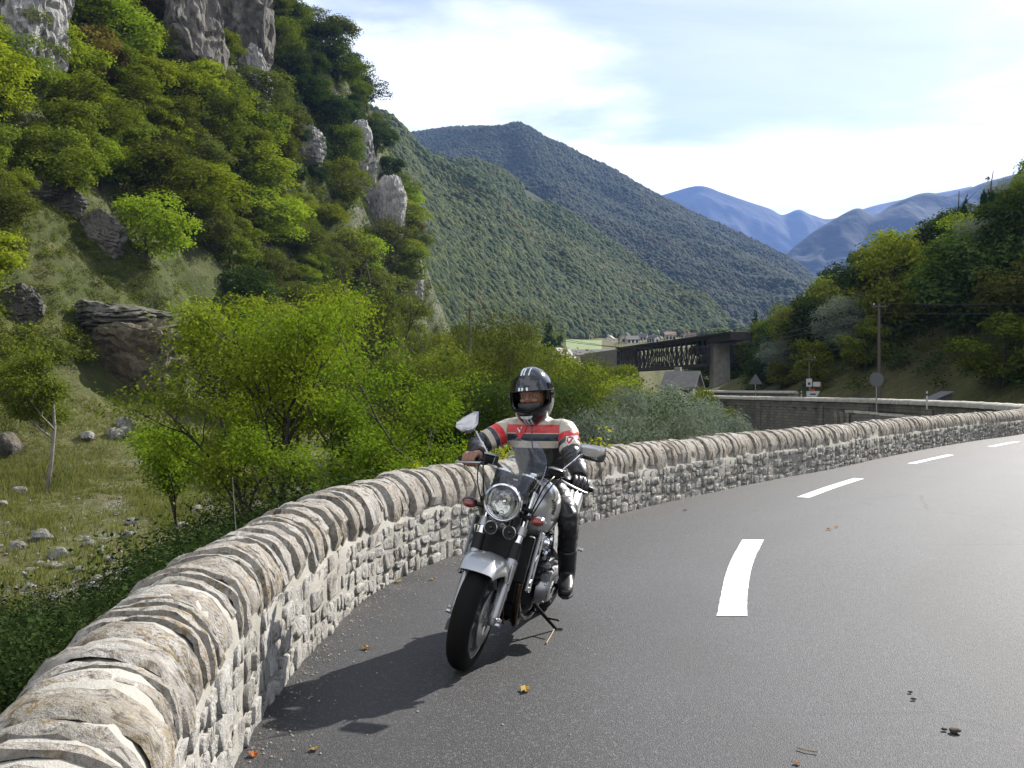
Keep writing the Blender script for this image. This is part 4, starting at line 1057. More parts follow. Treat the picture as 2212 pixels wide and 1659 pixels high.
def rock_mesh(seed, n=3, cuts=9, rough=.16, extra=()):
    import bmesh
    bm = bmesh.new(); bmesh.ops.create_icosphere(bm, subdivisions=n, radius=1.0)
    rr = random.Random(seed); planes = []
    for k in range(cuts):
        d = Vector((rr.gauss(0, 1), rr.gauss(0, 1), rr.gauss(0, .8))).normalized(); planes.append((d, rr.uniform(.58, .86)))
    planes += [(Vector(d).normalized(), o) for d, o in extra]
    for v in bm.verts:
        for d, o in planes:
            e = v.co.dot(d) - o
            if e > 0: v.co -= d * e * .92
        k = v.co * 2.3 + Vector((seed, 0, 0)); v.co *= 1 + mnoise.noise(k) * rough + (.5 - abs(mnoise.noise(k * 2.2))) * rough * .7 + (.5 - abs(mnoise.noise(k * 5.0))) * rough * .5 + (mnoise.noise(k * 11) * rough * .25 if n > 3 else 0)
    if n > 3:                                   # ledges: pull the surface into rough beds
        for v in bm.verts:
            b_ = v.co.z * 5.5 + mnoise.noise(v.co * 1.7 + Vector((seed, 3, 0))) * 1.3; f_ = b_ - math.floor(b_)
            k_ = 1 + (.07 if f_ < .75 else -.06) * (.5 + abs(mnoise.noise(v.co * 3.1))); v.co.x *= k_; v.co.y *= k_
    me = bpy.data.meshes.new('rock'); bm.to_mesh(me); bm.free(); return me
def outcrop(u, v, d, su, sv, depth, label, mat='rock_pale', seed=1, rot=0, group=None, n=5, name='rock_outcrop', tilt=0, cuts=12, extra=()):
    """a rock face about su x sv (frame units) at distance d"""
    p = at(u, v, d); me = rock_mesh(seed, n, cuts, .17, extra)
    o = link(name, me, M[mat], smooth=False); o.location = p; o.scale = (su / FPX * d * .62, depth, sv / FPX * d * .62); o.rotation_euler = (R(rr_.uniform(-6, 6)), R(tilt), R(rot))
    tag(o, label, 'rock', group); return o
rr_ = random.Random(2)
def on_slope(u, v, push=0):
    p = hit(u, v, 40); return (p.y + push) if p is not None else 120
outcrop(285, 800, on_slope(285, 860, 1.5), 205, 235, 3.2, 'huge overhanging brown rock block in the grass bank', 'rock_block', 3, 6, cuts=5, extra=[((-.15, -1, -.55), .30), ((.95, -.35, -.2), .55), ((0, -.1, 1), .62), ((-1, -.3, .1), .62)])
outcrop(255, 700, on_slope(285, 860, 4.0), 220, 90, 4.0, 'flat topped grey rock shelf above the overhanging block', 'rock_dark', 8, 5)
outcrop(430, 720, on_slope(430, 740, 1), 170, 85, 2.5, 'broken grey rock ledge right of the overhanging block', 'rock_dark', 5, -10)
outcrop(40, 665, on_slope(40, 690, 1), 90, 80, 2.0, 'dark rounded rock at the top of the grass bank', 'rock_dark', 7)
outcrop(75, 50, on_slope(72, 120, -3), 120, 300, 6, 'tall pale grey cliff slab high on the left mountainside', 'rock_pale', 9, 20, cuts=16)
outcrop(120, 20, on_slope(115, 60, -2), 62, 240, 5, 'narrow pale cliff rib beside the tall slab', 'rock_pale', 19, 20)
outcrop(418, 100, on_slope(425, 140, -5), 125, 330, 7, 'dark shaded cliff face high on the mountainside', 'rock_dark', 12, 15, cuts=16)
outcrop(505, 70, on_slope(505, 80, -5), 155, 340, 8, 'dark cliff tower under the skyline', 'rock_dark', 13, 20, cuts=16)
outcrop(548, 190, on_slope(545, 215, -3), 66, 150, 4, 'pale streaked rock face below the cliff tower', 'rock_pale', 14, 25)
outcrop(770, 370, on_slope(770, 380, -2), 80, 170, 5, 'grey rock face at the edge of the spur', 'rock_pale', 15, 25, tilt=8)
outcrop(832, 490, on_slope(825, 490, -1), 64, 200, 5, 'grey rock rib low on the edge of the spur', 'rock_pale', 16, 25, tilt=8)
outcrop(660, 330, on_slope(660, 340, 1), 70, 90, 4, 'small grey crag among the trees of the spur', 'rock_pale', 17, 25)
outcrop(885, 600, on_slope(880, 600, 2), 45, 110, 4, 'grey rock foot of the spur above the slender trees', 'rock_pale', 18, 20)
outcrop(435, 485, on_slope(435, 490, .6), 42, 120, 1.4, 'long pale leaning slab on the grassy slope', 'rock_pale', 21, 10, tilt=-18)
outcrop(75, 405, on_slope(75, 410, .6), 85, 52, 1.8, 'grey boulder perched on the grassy slope', 'rock_dark', 22)
outcrop(215, 510, on_slope(215, 515, .6), 95, 90, 1.6, 'broken rock step on the grassy slope', 'rock_dark', 23, 0, tilt=25)
outcrop(140, 440, on_slope(140, 445, .6), 70, 60, 1.6, 'dark rock ledge in the grassy slope', 'rock_dark', 24, 0, tilt=20)
outcrop(335, 435, on_slope(335, 440, .6), 40, 50, 1.2, 'small pale rock among the scrub of the slope', 'rock_pale', 25)
# rocks lying on the valley grass
BR = [rock_mesh(s, 3, 8, .12) for s in (31, 32, 33, 34)]
def boulder(u, v, size, label, group=None, sq=.7, mat='boulder'):
    p = hit(u, v, 12)
    if p is None: return
    k = size / FPX * p.y * .5; o = bpy.data.objects.new('rock', rr_.choice(BR).copy()); o.data.materials.clear(); o.data.materials.append(M[mat]); COL.objects.link(o)
    o.location = p + Vector((0, 0, k * .25)); o.scale = (k, k * rr_.uniform(.7, 1.1), k * sq); o.rotation_euler = (rr_.uniform(-.3, .3), rr_.uniform(-.3, .3), rr_.uniform(0, 6.3)); tag(o, label, 'rock', group)
boulder(15, 975, 75, 'large dark boulder in the grass left of the thin tree', sq=.85, mat='rock_dark')
boulder(190, 948, 34, 'pointed pale rock in front of the overhanging block'); boulder(250, 944, 46, 'grey rock beside the pointed pale rock'); boulder(268, 920, 40, 'pale rock leaning against the grey rock'); boulder(268, 935, 30, 'small rock under the pale leaning rock')
boulder(340, 925, 16, 'small tan rock alone in the grass below the slender tree'); boulder(440, 1178, 22, 'white rounded stone by the bare stems'); boulder(487, 1176, 20, 'flat pale stone beside the white rounded stone')
boulder(92, 1167, 52, 'pale weathered rock in the rough grass'); boulder(130, 1205, 44, 'flat grey rock below the pale weathered rock')
for k in range(110):
    u, v = rr_.uniform(0, 480), rr_.gauss(1215, 65)
    boulder(u, v, rr_.choice([7, 9, 12, 16, 22, 30, 40]), 'loose grey stone in the stony grass below the wall', 'loose stones in the rough grass', .6)
for k in range(16): boulder(rr_.uniform(540, 640), rr_.uniform(1060, 1095), rr_.uniform(8, 22), 'pale stone in the heap under the slender tree', 'stone heap under the slender tree', .6)
# gravel: too many to count
gv, gf = [], []
for k in range(2600):
    u, v = rr_.uniform(-30, 560), rr_.uniform(1030, 1420); w = math.exp(-((v - 1250 + (u - 250) * .25) / 70) ** 2)
    if rr_.random() > .15 + .85 * w: continue
    p = hit(u, v, 10)
    if p is None: continue
    s = rr_.uniform(.04, .15); o = len(gv)
    for q in ((1, 0, 0), (0, 1, 0), (-1, 0, 0), (0, -1, 0), (0, 0, .8)): gv.append((p.x + q[0] * s * rr_.uniform(.6, 1.2), p.y + q[1] * s * rr_.uniform(.6, 1.2), p.z - .01 + q[2] * s * rr_.uniform(.5, 1)))
    gf += [(o, o + 1, o + 4), (o + 1, o + 2, o + 4), (o + 2, o + 3, o + 4), (o + 3, o, o + 4)]
tag(link('gravel', np_mesh('gravel', gv, gf), M['boulder'], smooth=False), 'loose gravel in the grass below the wall', 'gravel', kind='stuff')
# grass blades on the valley floor
M['grass'] = mat_leaf('grass_blades', [(.070, .082, .022), (.100, .108, .030), (.135, .130, .045), (.180, .150, .075)], .3)
gr = np.random.default_rng(6); C = []
for k in range(19000):
    u, v = gr.uniform(-60, 620), 860 + 480 * gr.random() ** .9
    p = hit(u, v, 15)
    if p is None or p.y > 110 or (v > 1105 + 40 * math.sin(u * .021) and gr.random() < .82): continue
    C.append(p)
C = np.array(C); n = len(C); B = 5
base = np.repeat(C, B, 0) + gr.normal(size=(n * B, 3)) * [.16, .16, 0]; hgt = gr.uniform(.15, .50, (n * B, 1)) * np.clip(.75 + 1.5 * fbm(base, .12, 3, 2)[:, None], .12, 1.6); a = gr.uniform(0, 6.28, n * B)
side_v = np.c_[np.cos(a), np.sin(a), a * 0] * .028; bend = np.c_[np.cos(a * 3), np.sin(a * 3), a * 0] * hgt * .35
V = np.stack([base - side_v, base + side_v, base + bend + side_v * .3 + np.c_[a * 0, a * 0, hgt[:, 0]], base + bend - side_v * .3 + np.c_[a * 0, a * 0, hgt[:, 0]]], 1).reshape(-1, 3)
tag(link('grass', np_mesh('grass', V, np.arange(len(V)).reshape(-1, 4)), M['grass'], smooth=False), 'rough grass on the valley floor below the wall', 'grass', kind='stuff')
# ------------------------------------------------------------------ far side of the bend: retaining wall, signs, poles, bridge, village
def mat_masonry():
    t = NT('old_masonry'); p = t.pos()
    b = t.node('ShaderNodeTexBrick'); t.set(b, Scale=1.0, Mortar_Size=.02, Brick_Width=.55, Row_Height=.24); b.offset = .45
    cmb = t.node('ShaderNodeCombineXYZ'); sx = t.node('ShaderNodeSeparateXYZ'); t.l.new(p, sx.inputs[0]); t.l.new(t.math('ADD', sx.outputs[1], sx.outputs[0]), cmb.inputs[0]); t.l.new(sx.outputs[2], cmb.inputs[1]); t.l.new(cmb.outputs[0], b.inputs['Vector'])
    b.inputs['Color1'].default_value = (.15, .14, .125, 1); b.inputs['Color2'].default_value = (.21, .20, .18, 1); b.inputs['Mortar'].default_value = (.10, .095, .085, 1)
    n = t.noise(.5, 6, .65, t.mapping(p, (1, 1, .3))); c = t.mix(t.ramp(n, [(.35, .65), (.6, 0.0)]), b.outputs['Color'], (.055, .052, .045))
    return t.bsdf(c, .95, 0, t.bump(t.math('ADD', b.outputs['Fac'], n), .6, .05), .15)
M['masonry'] = mat_masonry()
M['cap_stone'] = simple('cap_stone', (.33, .31, .27), .9, 0, var=.35, nscale=3, bump=.02)
rw = empty('retaining_wall', tuple(FAR.at(30, .3, -3)))
tag(rw, 'tall dark masonry retaining wall carrying the road across the ravine', 'wall')
def local(o, pts): return [Vector(p) - o.location for p in pts]
tt = np.linspace(.0, 78, 118)
m = MB()
m.loft([local(rw, [FAR.at(t, .55, -9), FAR.at(t, .18, .55), FAR.at(t, -.10, .55), FAR.at(t, -.10, -.4)]) for t in tt], caps=True); m.build('wall_face', M['masonry'], rw)
i = 0
capr = random.Random(4)
t = 0.0
while t < 77.5:
    w = capr.uniform(.55, 1.1); t1 = min(t + w, 78); g = capr.uniform(-.012, .012)
    m = MB(); m.loft([local(rw, [FAR.at(q, .04 + math.cos(a) * .27, .53 + g + max(0, math.sin(a)) * .32) for a in [0, .5, 1.0, 1.57, 2.1, 2.6, 3.14]]) for q in (t + .012, (t + t1) / 2, t1 - .012)]); m.build('coping_stone', M['cap_stone'], rw); t = t1
for tp in (14, 22, 33, 41, 52, 60):
    m = MB(); a = FAR.at(tp, .42, -9); d_ = FAR.dir(tp); nn = Vector((-d_.y, d_.x, 0))
    m.prism(local(rw, [FAR.at(tp - .25, .50, -8), FAR.at(tp + .25, .50, -8), FAR.at(tp + .25, .26, .30), FAR.at(tp - .25, .26, .30)]), nn * .22); m.build('pilaster', M['masonry'], rw)
# parapet on the uphill side of the far road
pw = empty('far_parapet', tuple(FAR.at(75, -7.2, 0))); tag(pw, 'low stone parapet behind the far stretch of road', 'wall')
m = MB(); ts_ = np.linspace(60, 96, 40)
m.loft([local(pw, [FAR.at(t, -7.0, -.3), FAR.at(t, -7.0, 1.05), FAR.at(t, -7.4, 1.05), FAR.at(t, -7.4, -.3)]) for t in ts_]); m.build('wall_face', M['masonry'], pw)
m = MB(); m.loft([local(pw, [FAR.at(t, -7.2 + math.cos(a) * .27, 1.05 + math.sin(a) * .26) for a in [0, .5, 1.0, 1.57, 2.1, 2.6, 3.14]]) for t in ts_]); m.build('coping', M['cap_stone'], pw)
# low culvert structure in the ravine
cv = empty('culvert', tuple(at(1925, 905, 53))); tag(cv, 'dark stone culvert with flat cap slabs below the retaining wall', 'culvert')
b0 = at(1842, 893, 52); b1 = at(2012, 905, 50)
m = MB(); m.prism(local(cv, [b0 + Vector((0, 0, -.05)), b1 + Vector((0, 0, -.05)), b1 + Vector((0, 0, -6)), b0 + Vector((0, 0, -6))]), (0, 1.2, 0)); m.build('culvert_wall', M['masonry'], cv)
for k in range(3):
    p0, p1 = b0.lerp(b1, k / 3 + .01), b0.lerp(b1, (k + 1) / 3 - .01)
    m = MB(); z = Vector((0, 0, .02 - .03 * k)); m.prism(local(cv, [p0 + z, p1 + z, p1 + z + Vector((0, 0, .14)), p0 + z + Vector((0, 0, .14))]), (0, 1.35, 0)); m.build('cap_slab', M['cap_stone'], cv)
for k in range(4):
    p = at(1802 + k * 13, 895, 52.5); m = MB(); m.box(p - cv.location + Vector((0, 0, -1.2)), (.13, .4, 2.6)); m.build('culvert_post', M['masonry'], cv)
# road signs, seen from behind or in shade
M['sign_grey'] = simple('sign_back', (.11, .112, .115), .45, .5); M['sign_white'] = simple('sign_white', (.40, .41, .40), .4); M['sign_post'] = simple('galvanised_post', (.24, .245, .25), .45, .6); M['sign_red'] = simple('sign_red', (.38, .03, .02), .4); M['sign_black'] = simple('sign_black', (.02, .02, .02), .5)
def sign_root(name, p, label): o = empty(name, (p.x, p.y, 0)); tag(o, label, 'sign'); return o
p = at(1632, 820, 93); s_ = sign_root('warning_sign', p, 'grey back of a triangular road sign on the far road')
m = MB(); k = 93 / FPX; m.prism([(-15 * k, 0, p.z - 10 * k), (15 * k, 0, p.z - 10 * k), (0, 0, p.z + 13 * k)], (0, .03, 0)); m.build('sign_plate', M['sign_grey'], s_, smooth=False)
m = MB(); m.tube([(0, .05, -.3), (0, .05, p.z + .2)], .04, 8); m.build('post', M['sign_post'], s_)
p = at(1893, 820, 61); s_ = sign_root('round_sign', p, 'grey back of a round road sign on a tall post'); k = 61 / FPX
m = MB(); m.lathe([(0, 0), (15.5 * k, 0), (15.5 * k, .03), (0, .03)], (0, -.05, p.z), (0, 1, 0), 36); m.build('sign_plate', M['sign_grey'], s_)
m = MB(); m.tube([(0, .0, -6.5), (0, .0, p.z + .3)], .045, 8); m.build('post', M['sign_post'], s_)
s_ = sign_root('direction_sign', at(1750, 830, 84), 'white direction boards on a post beside the far road'); k = 84 / FPX; cx = 1750
def board(u0, u1, v0, v1, mat, name, yy=0, parent=None, arrow=False):
    x0, x1 = (u0 - cx) * k, (u1 - cx) * k; z0, z1 = CAM_H + (840 - v1) * k, CAM_H + (840 - v0) * k; m = MB()
    poly = [(x0, yy, z0), (x1, yy, z0), (x1, yy, z1), (x0, yy, z1)] if not arrow else [(x0, yy, z0), (x1 - .25, yy, z0), (x1, yy, z1), (x0, yy, z1)]
    m.prism(poly, (0, .03, 0)); return m.build(name, mat, parent or s_, smooth=False)
m = MB(); m.tube([(0, .08, -.2), (0, .08, CAM_H + 24 * k)], .04, 8); m.build('post', M['sign_post'], s_)
bd = board(1741.5, 1754, 818, 835, M['sign_white'], 'speed_board'); board(1745, 1750.5, 826, 831.5, M['sign_black'], 'board_mark', -.006, bd)
bd = board(1756, 1774, 825, 835, M['sign_white'], 'place_board'); board(1771.5, 1774.2, 825, 835, M['sign_red'], 'board_edge', -.006, bd)
board(1752, 1760, 840, 845, M['sign_red'], 'number_board'); bd = board(1742, 1771, 845, 857, M['sign_white'], 'arrow_board', 0, None, True); board(1750, 1762, 850, 853, M['sign_black'], 'board_mark', -.006, bd)
for u, v, d in ((1731, 852, 84), (2002, 856, 58)):
    p = at(u, v, d); o = empty('delineator_post', (p.x, p.y, 0)); tag(o, 'small white marker post with dark band at the far road edge', 'marker post', 'marker posts along the far road'); k = d / FPX
    m = MB(); m.tube([(0, 0, -.2), (0, 0, p.z + .04)], .05, 10); m.build('post', M['sign_white'], o); m = MB(); m.tube([(0, 0, p.z + .04), (0, 0, p.z + .16)], .055, 10); m.build('dark_band', M['sign_black'], o)
    m = MB(); m.tube([(0, 0, p.z + .16), (0, 0, p.z + .30)], [.055, .045], 10); m.build('post_cap', M['sign_white'], o)
# timber poles and wires
M['timber'] = simple('pole_timber', (.075, .062, .050), .9, 0, var=.3); M['wire'] = simple('wire', (.03, .03, .032), .6)
def pole(u, vt, d, zb, label, r=.12):
    p = at(u, vt, d); o = empty('utility_pole', (p.x, p.y, zb)); tag(o, label, 'pole')
    m = MB(); m.tube([(0, 0, 0), (0, 0, p.z - zb)], [r * 1.25, r * .8], 9); m.build('shaft', M['timber'], o)
    m = MB(); m.box((0, -.1, p.z - zb - .25), (1.1, .09, .11)); m.build('crossarm', M['timber'], o)
    for s in (-.45, 0, .45): m = MB(); m.lathe([(.02, 0), (.035, .04), (.02, .09), (.035, .13), (.0, .16)], (s, -.1, p.z - zb - .2), (0, 0, 1), 8); m.build('insulator', M['sign_grey'], o)
    return p
pA = pole(1015, 664, 92, -4, 'leaning timber utility pole among the trees below the cliff'); pB = pole(1899, 655, 74, 0, 'timber utility pole beside the far road')
pC = pole(1748, 770, 88, 0, 'slim utility pole standing in the trees', .08)
def wire(a, b, sag, label):
    pts = [a.lerp(b, i / 24) - Vector((0, 0, sag * 4 * (i / 24) * (1 - i / 24))) for i in range(25)]; m = MB(); m.tube(pts, .018, 4); tag(m.build('overhead_wire', M['wire']), label, 'wire', 'overhead wires across the valley')
for dz in (0, -.9): wire(pA + Vector((0, 0, dz)), pB + Vector((0, 0, dz)), 3.6 + dz, 'thin overhead wire sagging between the two timber poles')
for dz in (0, -.7): wire(pB + Vector((0, 0, dz)), Vector((62, 68, 9.5 + dz)), .8, 'thin overhead wire running right from the pole by the far road')
# little shed under the trees
sp_ = at(2010, 850, 70); sh = empty('shed', (sp_.x + .4, sp_.y, tz(sp_.x + .4, sp_.y) - .15), (0, 0, R(6))); tag(sh, 'small dark shed with a pale sloping roof under the trees', 'shed')
M['shed_wall'] = simple('shed_boards', (.075, .07, .065), .9, 0, var=.3); M['shed_roof'] = simple('shed_roof', (.10, .095, .09), .6, 0, var=.15); M['dark_gap'] = simple('shed_opening', (.012, .012, .012), .9)
m = MB(); m.prism([(-.6, -.7, 0), (.75, -.7, 0), (.75, -.7, 1.50), (-.6, -.7, .95)], (0, 1.5, 0)); m.build('wall', M['shed_wall'], sh, smooth=False)
m = MB(); m.prism([(-1.0, -.85, .78), (.85, -.85, 1.54), (.85, -.85, 1.61), (-1.0, -.85, .85)], (0, 1.8, 0)); m.build('roof', M['shed_roof'], sh, smooth=False)
m = MB(); m.box((-.1, -.71, .45), (.5, .03, .9)); m.build('door', M['dark_gap'], sh, smooth=False)

# ------------------------------------------------------------------ railway bridge
M['iron'] = simple('bridge_iron', (.040, .034, .030), .7, .3, var=.35, nscale=1.5); M['pier_stone'] = simple('pier_stone', (.20, .185, .165), .95, 0, var=.3, nscale=1.2, bump=.05)
PR, PL = Vector((32.6, 156, 0)), Vector((23.7, 205, 0)); ZT, ZB = 9.7, 5.0
br = empty('railway_bridge', tuple(PR)); tag(br, 'dark iron lattice railway bridge on a stone pier across the valley', 'bridge')
bd_ = (PL - PR); BL = bd_.length; bd_.normalize(); bn = Vector((-bd_.y, bd_.x, 0))
def bp_(t, o, z): return bd_ * t + bn * o + Vector((0, 0, z))
def beam(name, a, b, w, h, mat='iron'):
    m = MB(); d = (b - a).normalized(); s_ = d.cross(Vector((0, 0, 1))); s_ = s_.normalized() if s_.length > .01 else bn; u_ = s_.cross(d)
    m.loft([[p + s_ * x * w / 2 + u_ * y * h / 2 for x, y in ((-1, -1), (1, -1), (1, 1), (-1, 1))] for p in (a, b)]); return m.build(name, M[mat], br, smooth=False)
for o in (-1.9, 1.9):
    beam('top_chord', bp_(0, o, ZT - .25), bp_(BL, o, ZT - .25), .4, .5); beam('bottom_chord', bp_(0, o, ZB + .25), bp_(BL, o, ZB + .25), .4, .5)
    NP = 20
    for k in range(NP + 1):
        t = BL * k / NP; beam('truss_post', bp_(t, o, ZB + .5), bp_(t, o, ZT - .5), .20 if k % NP else .6, .14)
        if k < NP:
            t2 = BL * (k + 1) / NP; beam('truss_diagonal', bp_(t, o + .08, ZB + .5), bp_(t2, o + .08, ZT - .5), .10, .15); beam('truss_diagonal', bp_(t, o - .08, ZT - .5), bp_(t2, o - .08, ZB + .5), .10, .15)
beam('deck', bp_(-9, 0, ZT + .12), bp_(BL, 0, ZT + .12), 5.0, .24)
for o in (-2.4, 2.4):
    beam('handrail', bp_(-9, o, ZT + 1.2), bp_(BL, o, ZT + 1.2), .05, .05)
    for k in range(26): beam('railing_post', bp_(BL * k / 25, o, ZT + .25), bp_(BL * k / 25, o, ZT + 1.2), .04, .04)
beam('approach_girder', bp_(-9, 0, ZT - .5), bp_(0, 0, ZT - .5), 4.0, 1.0)
m = MB(); m.loft([[Vector((x, y, z)) for x, y in ((-1.15 - e, -1.5 - e), (1.15 + e, -1.5 - e), (1.15 + e, 1.9 + e), (-1.15 - e, 1.9 + e))] for z, e in ((-5, .25), (ZT - .9, 0), (ZT - .9, .12), (ZT - .4, .12))]); m.build('pier', M['pier_stone'], br, smooth=False)
m = MB(); a = bd_ * BL; m.loft([[a + bd_ * t + bn * o + Vector((0, 0, z)) for t, o in ((0, -2.6), (26, -2.6), (26, 2.6), (0, 2.6))] for z in (-4, ZT - .1)]); m.build('abutment', M['pier_stone'], br, smooth=False)
m = MB(); m.tube([bp_(BL * .40, 0, -3), bp_(BL * .40, 0, ZB)], .45, 10); m.build('column', M['pier_stone'], br)

# ------------------------------------------------------------------ houses
M['roof_slate'] = simple('roof_slate', (.14, .133, .13), .75, 0, var=.2, nscale=2); M['house_white'] = simple('house_render', (.66, .64, .60), .9, 0, var=.06); M['house_cream'] = simple('house_cream', (.52, .46, .38), .9, 0, var=.08); M['pane'] = simple('dark_pane', (.03, .035, .04), .15); M['roof_blue'] = simple('bright_metal_roof', (.62, .70, .80), .25, .3); M['roof_brown'] = simple('roof_brown', (.20, .14, .11), .8, 0, var=.2)
def house(name, loc, w, l, h, rh, rot, label, wall='house_white', roof='roof_slate', group=None, nwin=3, chimney=True):
    o = empty(name, loc, (0, 0, R(rot))); tag(o, label, 'house', group)
    m = MB(); m.prism([(-w / 2, -l / 2, -4), (w / 2, -l / 2, -4), (w / 2, -l / 2, h), (0, -l / 2, h + rh), (-w / 2, -l / 2, h)], (0, l, 0)); wl_ = m.build('wall', M[wall], o, smooth=False)
    m = MB(); e = .35; k = rh / (w / 2)
    for s in (-1, 1): m.prism([(0, -l / 2 - e, h + rh + .02), (s * (w / 2 + e), -l / 2 - e, h - e * k + .02), (s * (w / 2 + e), -l / 2 - e, h - e * k + .20), (0, -l / 2 - e, h + rh + .22)][::s], (0, l + 2 * e, 0))
    rf = m.build('roof', M[roof], o, smooth=False)
    if chimney: m = MB(); m.box((w * .18, l * .2, h + rh * .9), (.6, .6, 1.5)); m.build('chimney', M[wall], rf, smooth=False)
    for k in range(nwin):
        for s, ax in ((-1, 'x'), (1, 'x')):
            m = MB(); m.box((s * (w / 2 + .01), -l / 2 + l * (k + .5) / nwin, h * .6), (.06, .9, 1.2)); m.build('window', M['pane'], wl_, smooth=False)
    m = MB(); m.box((0, -l / 2 - .01, h * .6), (1.0, .06, 1.2)); m.build('window', M['pane'], wl_, smooth=False)
    return o
p = at(1474, 840, 101); house('cottage', (p.x, p.y, -.9), 2.5, 3.0, 2.75, 1.25, 62, 'grey slate roofed cottage below the railway bridge', 'pier_stone', nwin=2)
p = at(1214, 768, 235); house('cottage', (p.x, p.y, p.z - 3), 3.6, 5.5, 2.6, 2.0, -35, 'small gabled house with slate roof at the edge of the meadow', 'house_cream')
p = at(1275, 762, 240); house('long_barn', (p.x, p.y, p.z - 3), 5, 13, 2.4, 1.2, 80, 'long low grey building behind the valley trees', 'house_cream', nwin=4, chimney=False)
hr = random.Random(9)
BV = BVHTree.FromPolygons([Vector(v) for v in VB.tolist()], FB.tolist())
def land(u, v):
    d = Vector(((u - 1106) / FPX, 1, (840 - v) / FPX)).normalized(); best = None
    for bv in (BVH, BV):
        p, n_, i_, t_ = bv.ray_cast(EYE + d * 300, d)
        if p is not None and (best is None or t_ < best[1]): best = (p, t_)
    return best[0] if best else at(u, v, 700)
for k, (u, v) in enumerate([(1275, 733), (1300, 716), (1318, 738), (1338, 712), (1352, 728), (1372, 706), (1388, 735), (1400, 718), (1412, 740), (1422, 726), (1447, 736), (1458, 724), (1462, 712), (1478, 730), (1492, 740), (1500, 726), (1515, 734), (1530, 728), (1345, 742), (1365, 742), (1310, 702), (1330, 696)]):
    p = land(u, v)
    house('village_house', (p.x, p.y, p.z - .5), hr.uniform(3, 4.4), hr.uniform(3.8, 6), hr.uniform(2.0, 3.0), hr.uniform(1.3, 1.9), hr.uniform(0, 180), 'pale house with slate roof in the distant village', hr.choice(['house_white', 'house_cream']), hr.choice(['roof_slate', 'roof_slate', 'roof_brown']), 'houses of the distant village', 3, True)
p = land(1436, 728); house('village_hall', (p.x, p.y, p.z - .5), 4.5, 6, 2.4, 1.8, 30, 'village building with a glinting pale blue roof', 'house_white', 'roof_blue', nwin=4, chimney=False)
# meadow
M['meadow'] = simple('meadow', (.105, .150, .035), .9, 0, var=.2, nscale=.15)
vs = []
for i in range(9):
    for j in range(9):
        d = lerp(330, 520, i / 8); u = lerp(1222, 1300, j / 8); x = (u - 1106) / FPX * d; vs.append((x, d, tz(x, d) + .35))
tag(link('meadow', np_mesh('meadow', vs, [(i * 9 + j, i * 9 + j + 1, (i + 1) * 9 + j + 1, (i + 1) * 9 + j) for i in range(8) for j in range(8)]), M['meadow']), 'bright green meadow on the valley floor before the village', 'meadow', kind='structure')

# ------------------------------------------------------------------ litter on the road
M['dead_leaf'] = mat_leaf('dead_leaf', [(.22, .07, .02), (.30, .12, .03), (.34, .20, .07), (.16, .06, .02)], .2)
def ground_pt(u, v): d = CAM_H * FPX / (v - 840); return Vector(((u - 1106) / FPX * d, d, .006))
def leaf_on_road(u, v, size, label, group=None, long=1.0):
    p = ground_pt(u, v); r2 = random.Random(int(u * 7 + v)); n = 11; pts = []
    for i in range(n):
        a = 6.283 * i / n; k = size * (.55 + .45 * abs(math.cos(a * 2.5))) * r2.uniform(.8, 1.1); pts.append(Vector((math.cos(a) * k * long, math.sin(a) * k, size * r2.uniform(.0, .55))))
    m = MB(); m.add(pts + [Vector((0, 0, size * .12))], [(i, (i + 1) % n, n) for i in range(n)]); m.tube([(0, 0, size * .1), (size * 1.0, size * .4, .002), (size * 1.7, size * .5, .002)], size * .03, 4)
    o = m.build('dead_leaf', M['dead_leaf'], smooth=False); o.location = p; o.rotation_euler = (0, 0, r2.uniform(0, 6.28)); tag(o, label, 'leaf', group)
for u, v, s_ in [(793, 1402, .036), (550, 1632, .028), (680, 1620, .026), (1135, 1492, .032), (860, 1258, .032), (935, 1253, .025), (1480, 1103, .032), (740, 1322, .025), (1790, 1145, .032), (1805, 1140, .026), (1720, 1650, .018)]:
    leaf_on_road(u, v, s_, 'curled brown dead leaf lying on the asphalt', 'dead leaves on the asphalt', 1.5 if u == 1135 else 1)
M['dung'] = simple('mud_clod', (.045, .030, .018), .95, 0, var=.4)
for u, v, s_ in [(2062, 1583, .026), (2038, 1578, .014), (1965, 1497, .012), (1972, 1512, .013)]:
    o = link('mud_clod', rock_mesh(u, 2, 5, .3), M['dung']); o.location = ground_pt(u, v) + Vector((0, 0, s_ * .25)); o.scale = (s_, s_ * .8, s_ * .45); tag(o, 'dark brown mud clod lying on the asphalt', 'mud clod', 'mud clods on the asphalt')
M['twig'] = simple('dry_twig', (.32, .24, .14), .9)
for pts in ([(1180, 1392), (1190, 1375), (1197, 1362)], [(1720, 1618), (1740, 1624), (1765, 1628)]):
    m = MB(); m.tube([ground_pt(*q) + Vector((0, 0, .004)) for q in pts], .0035, 5); tag(m.build('twig', M['twig']), 'thin dry twig lying on the asphalt', 'twig', 'dry twigs on the asphalt')
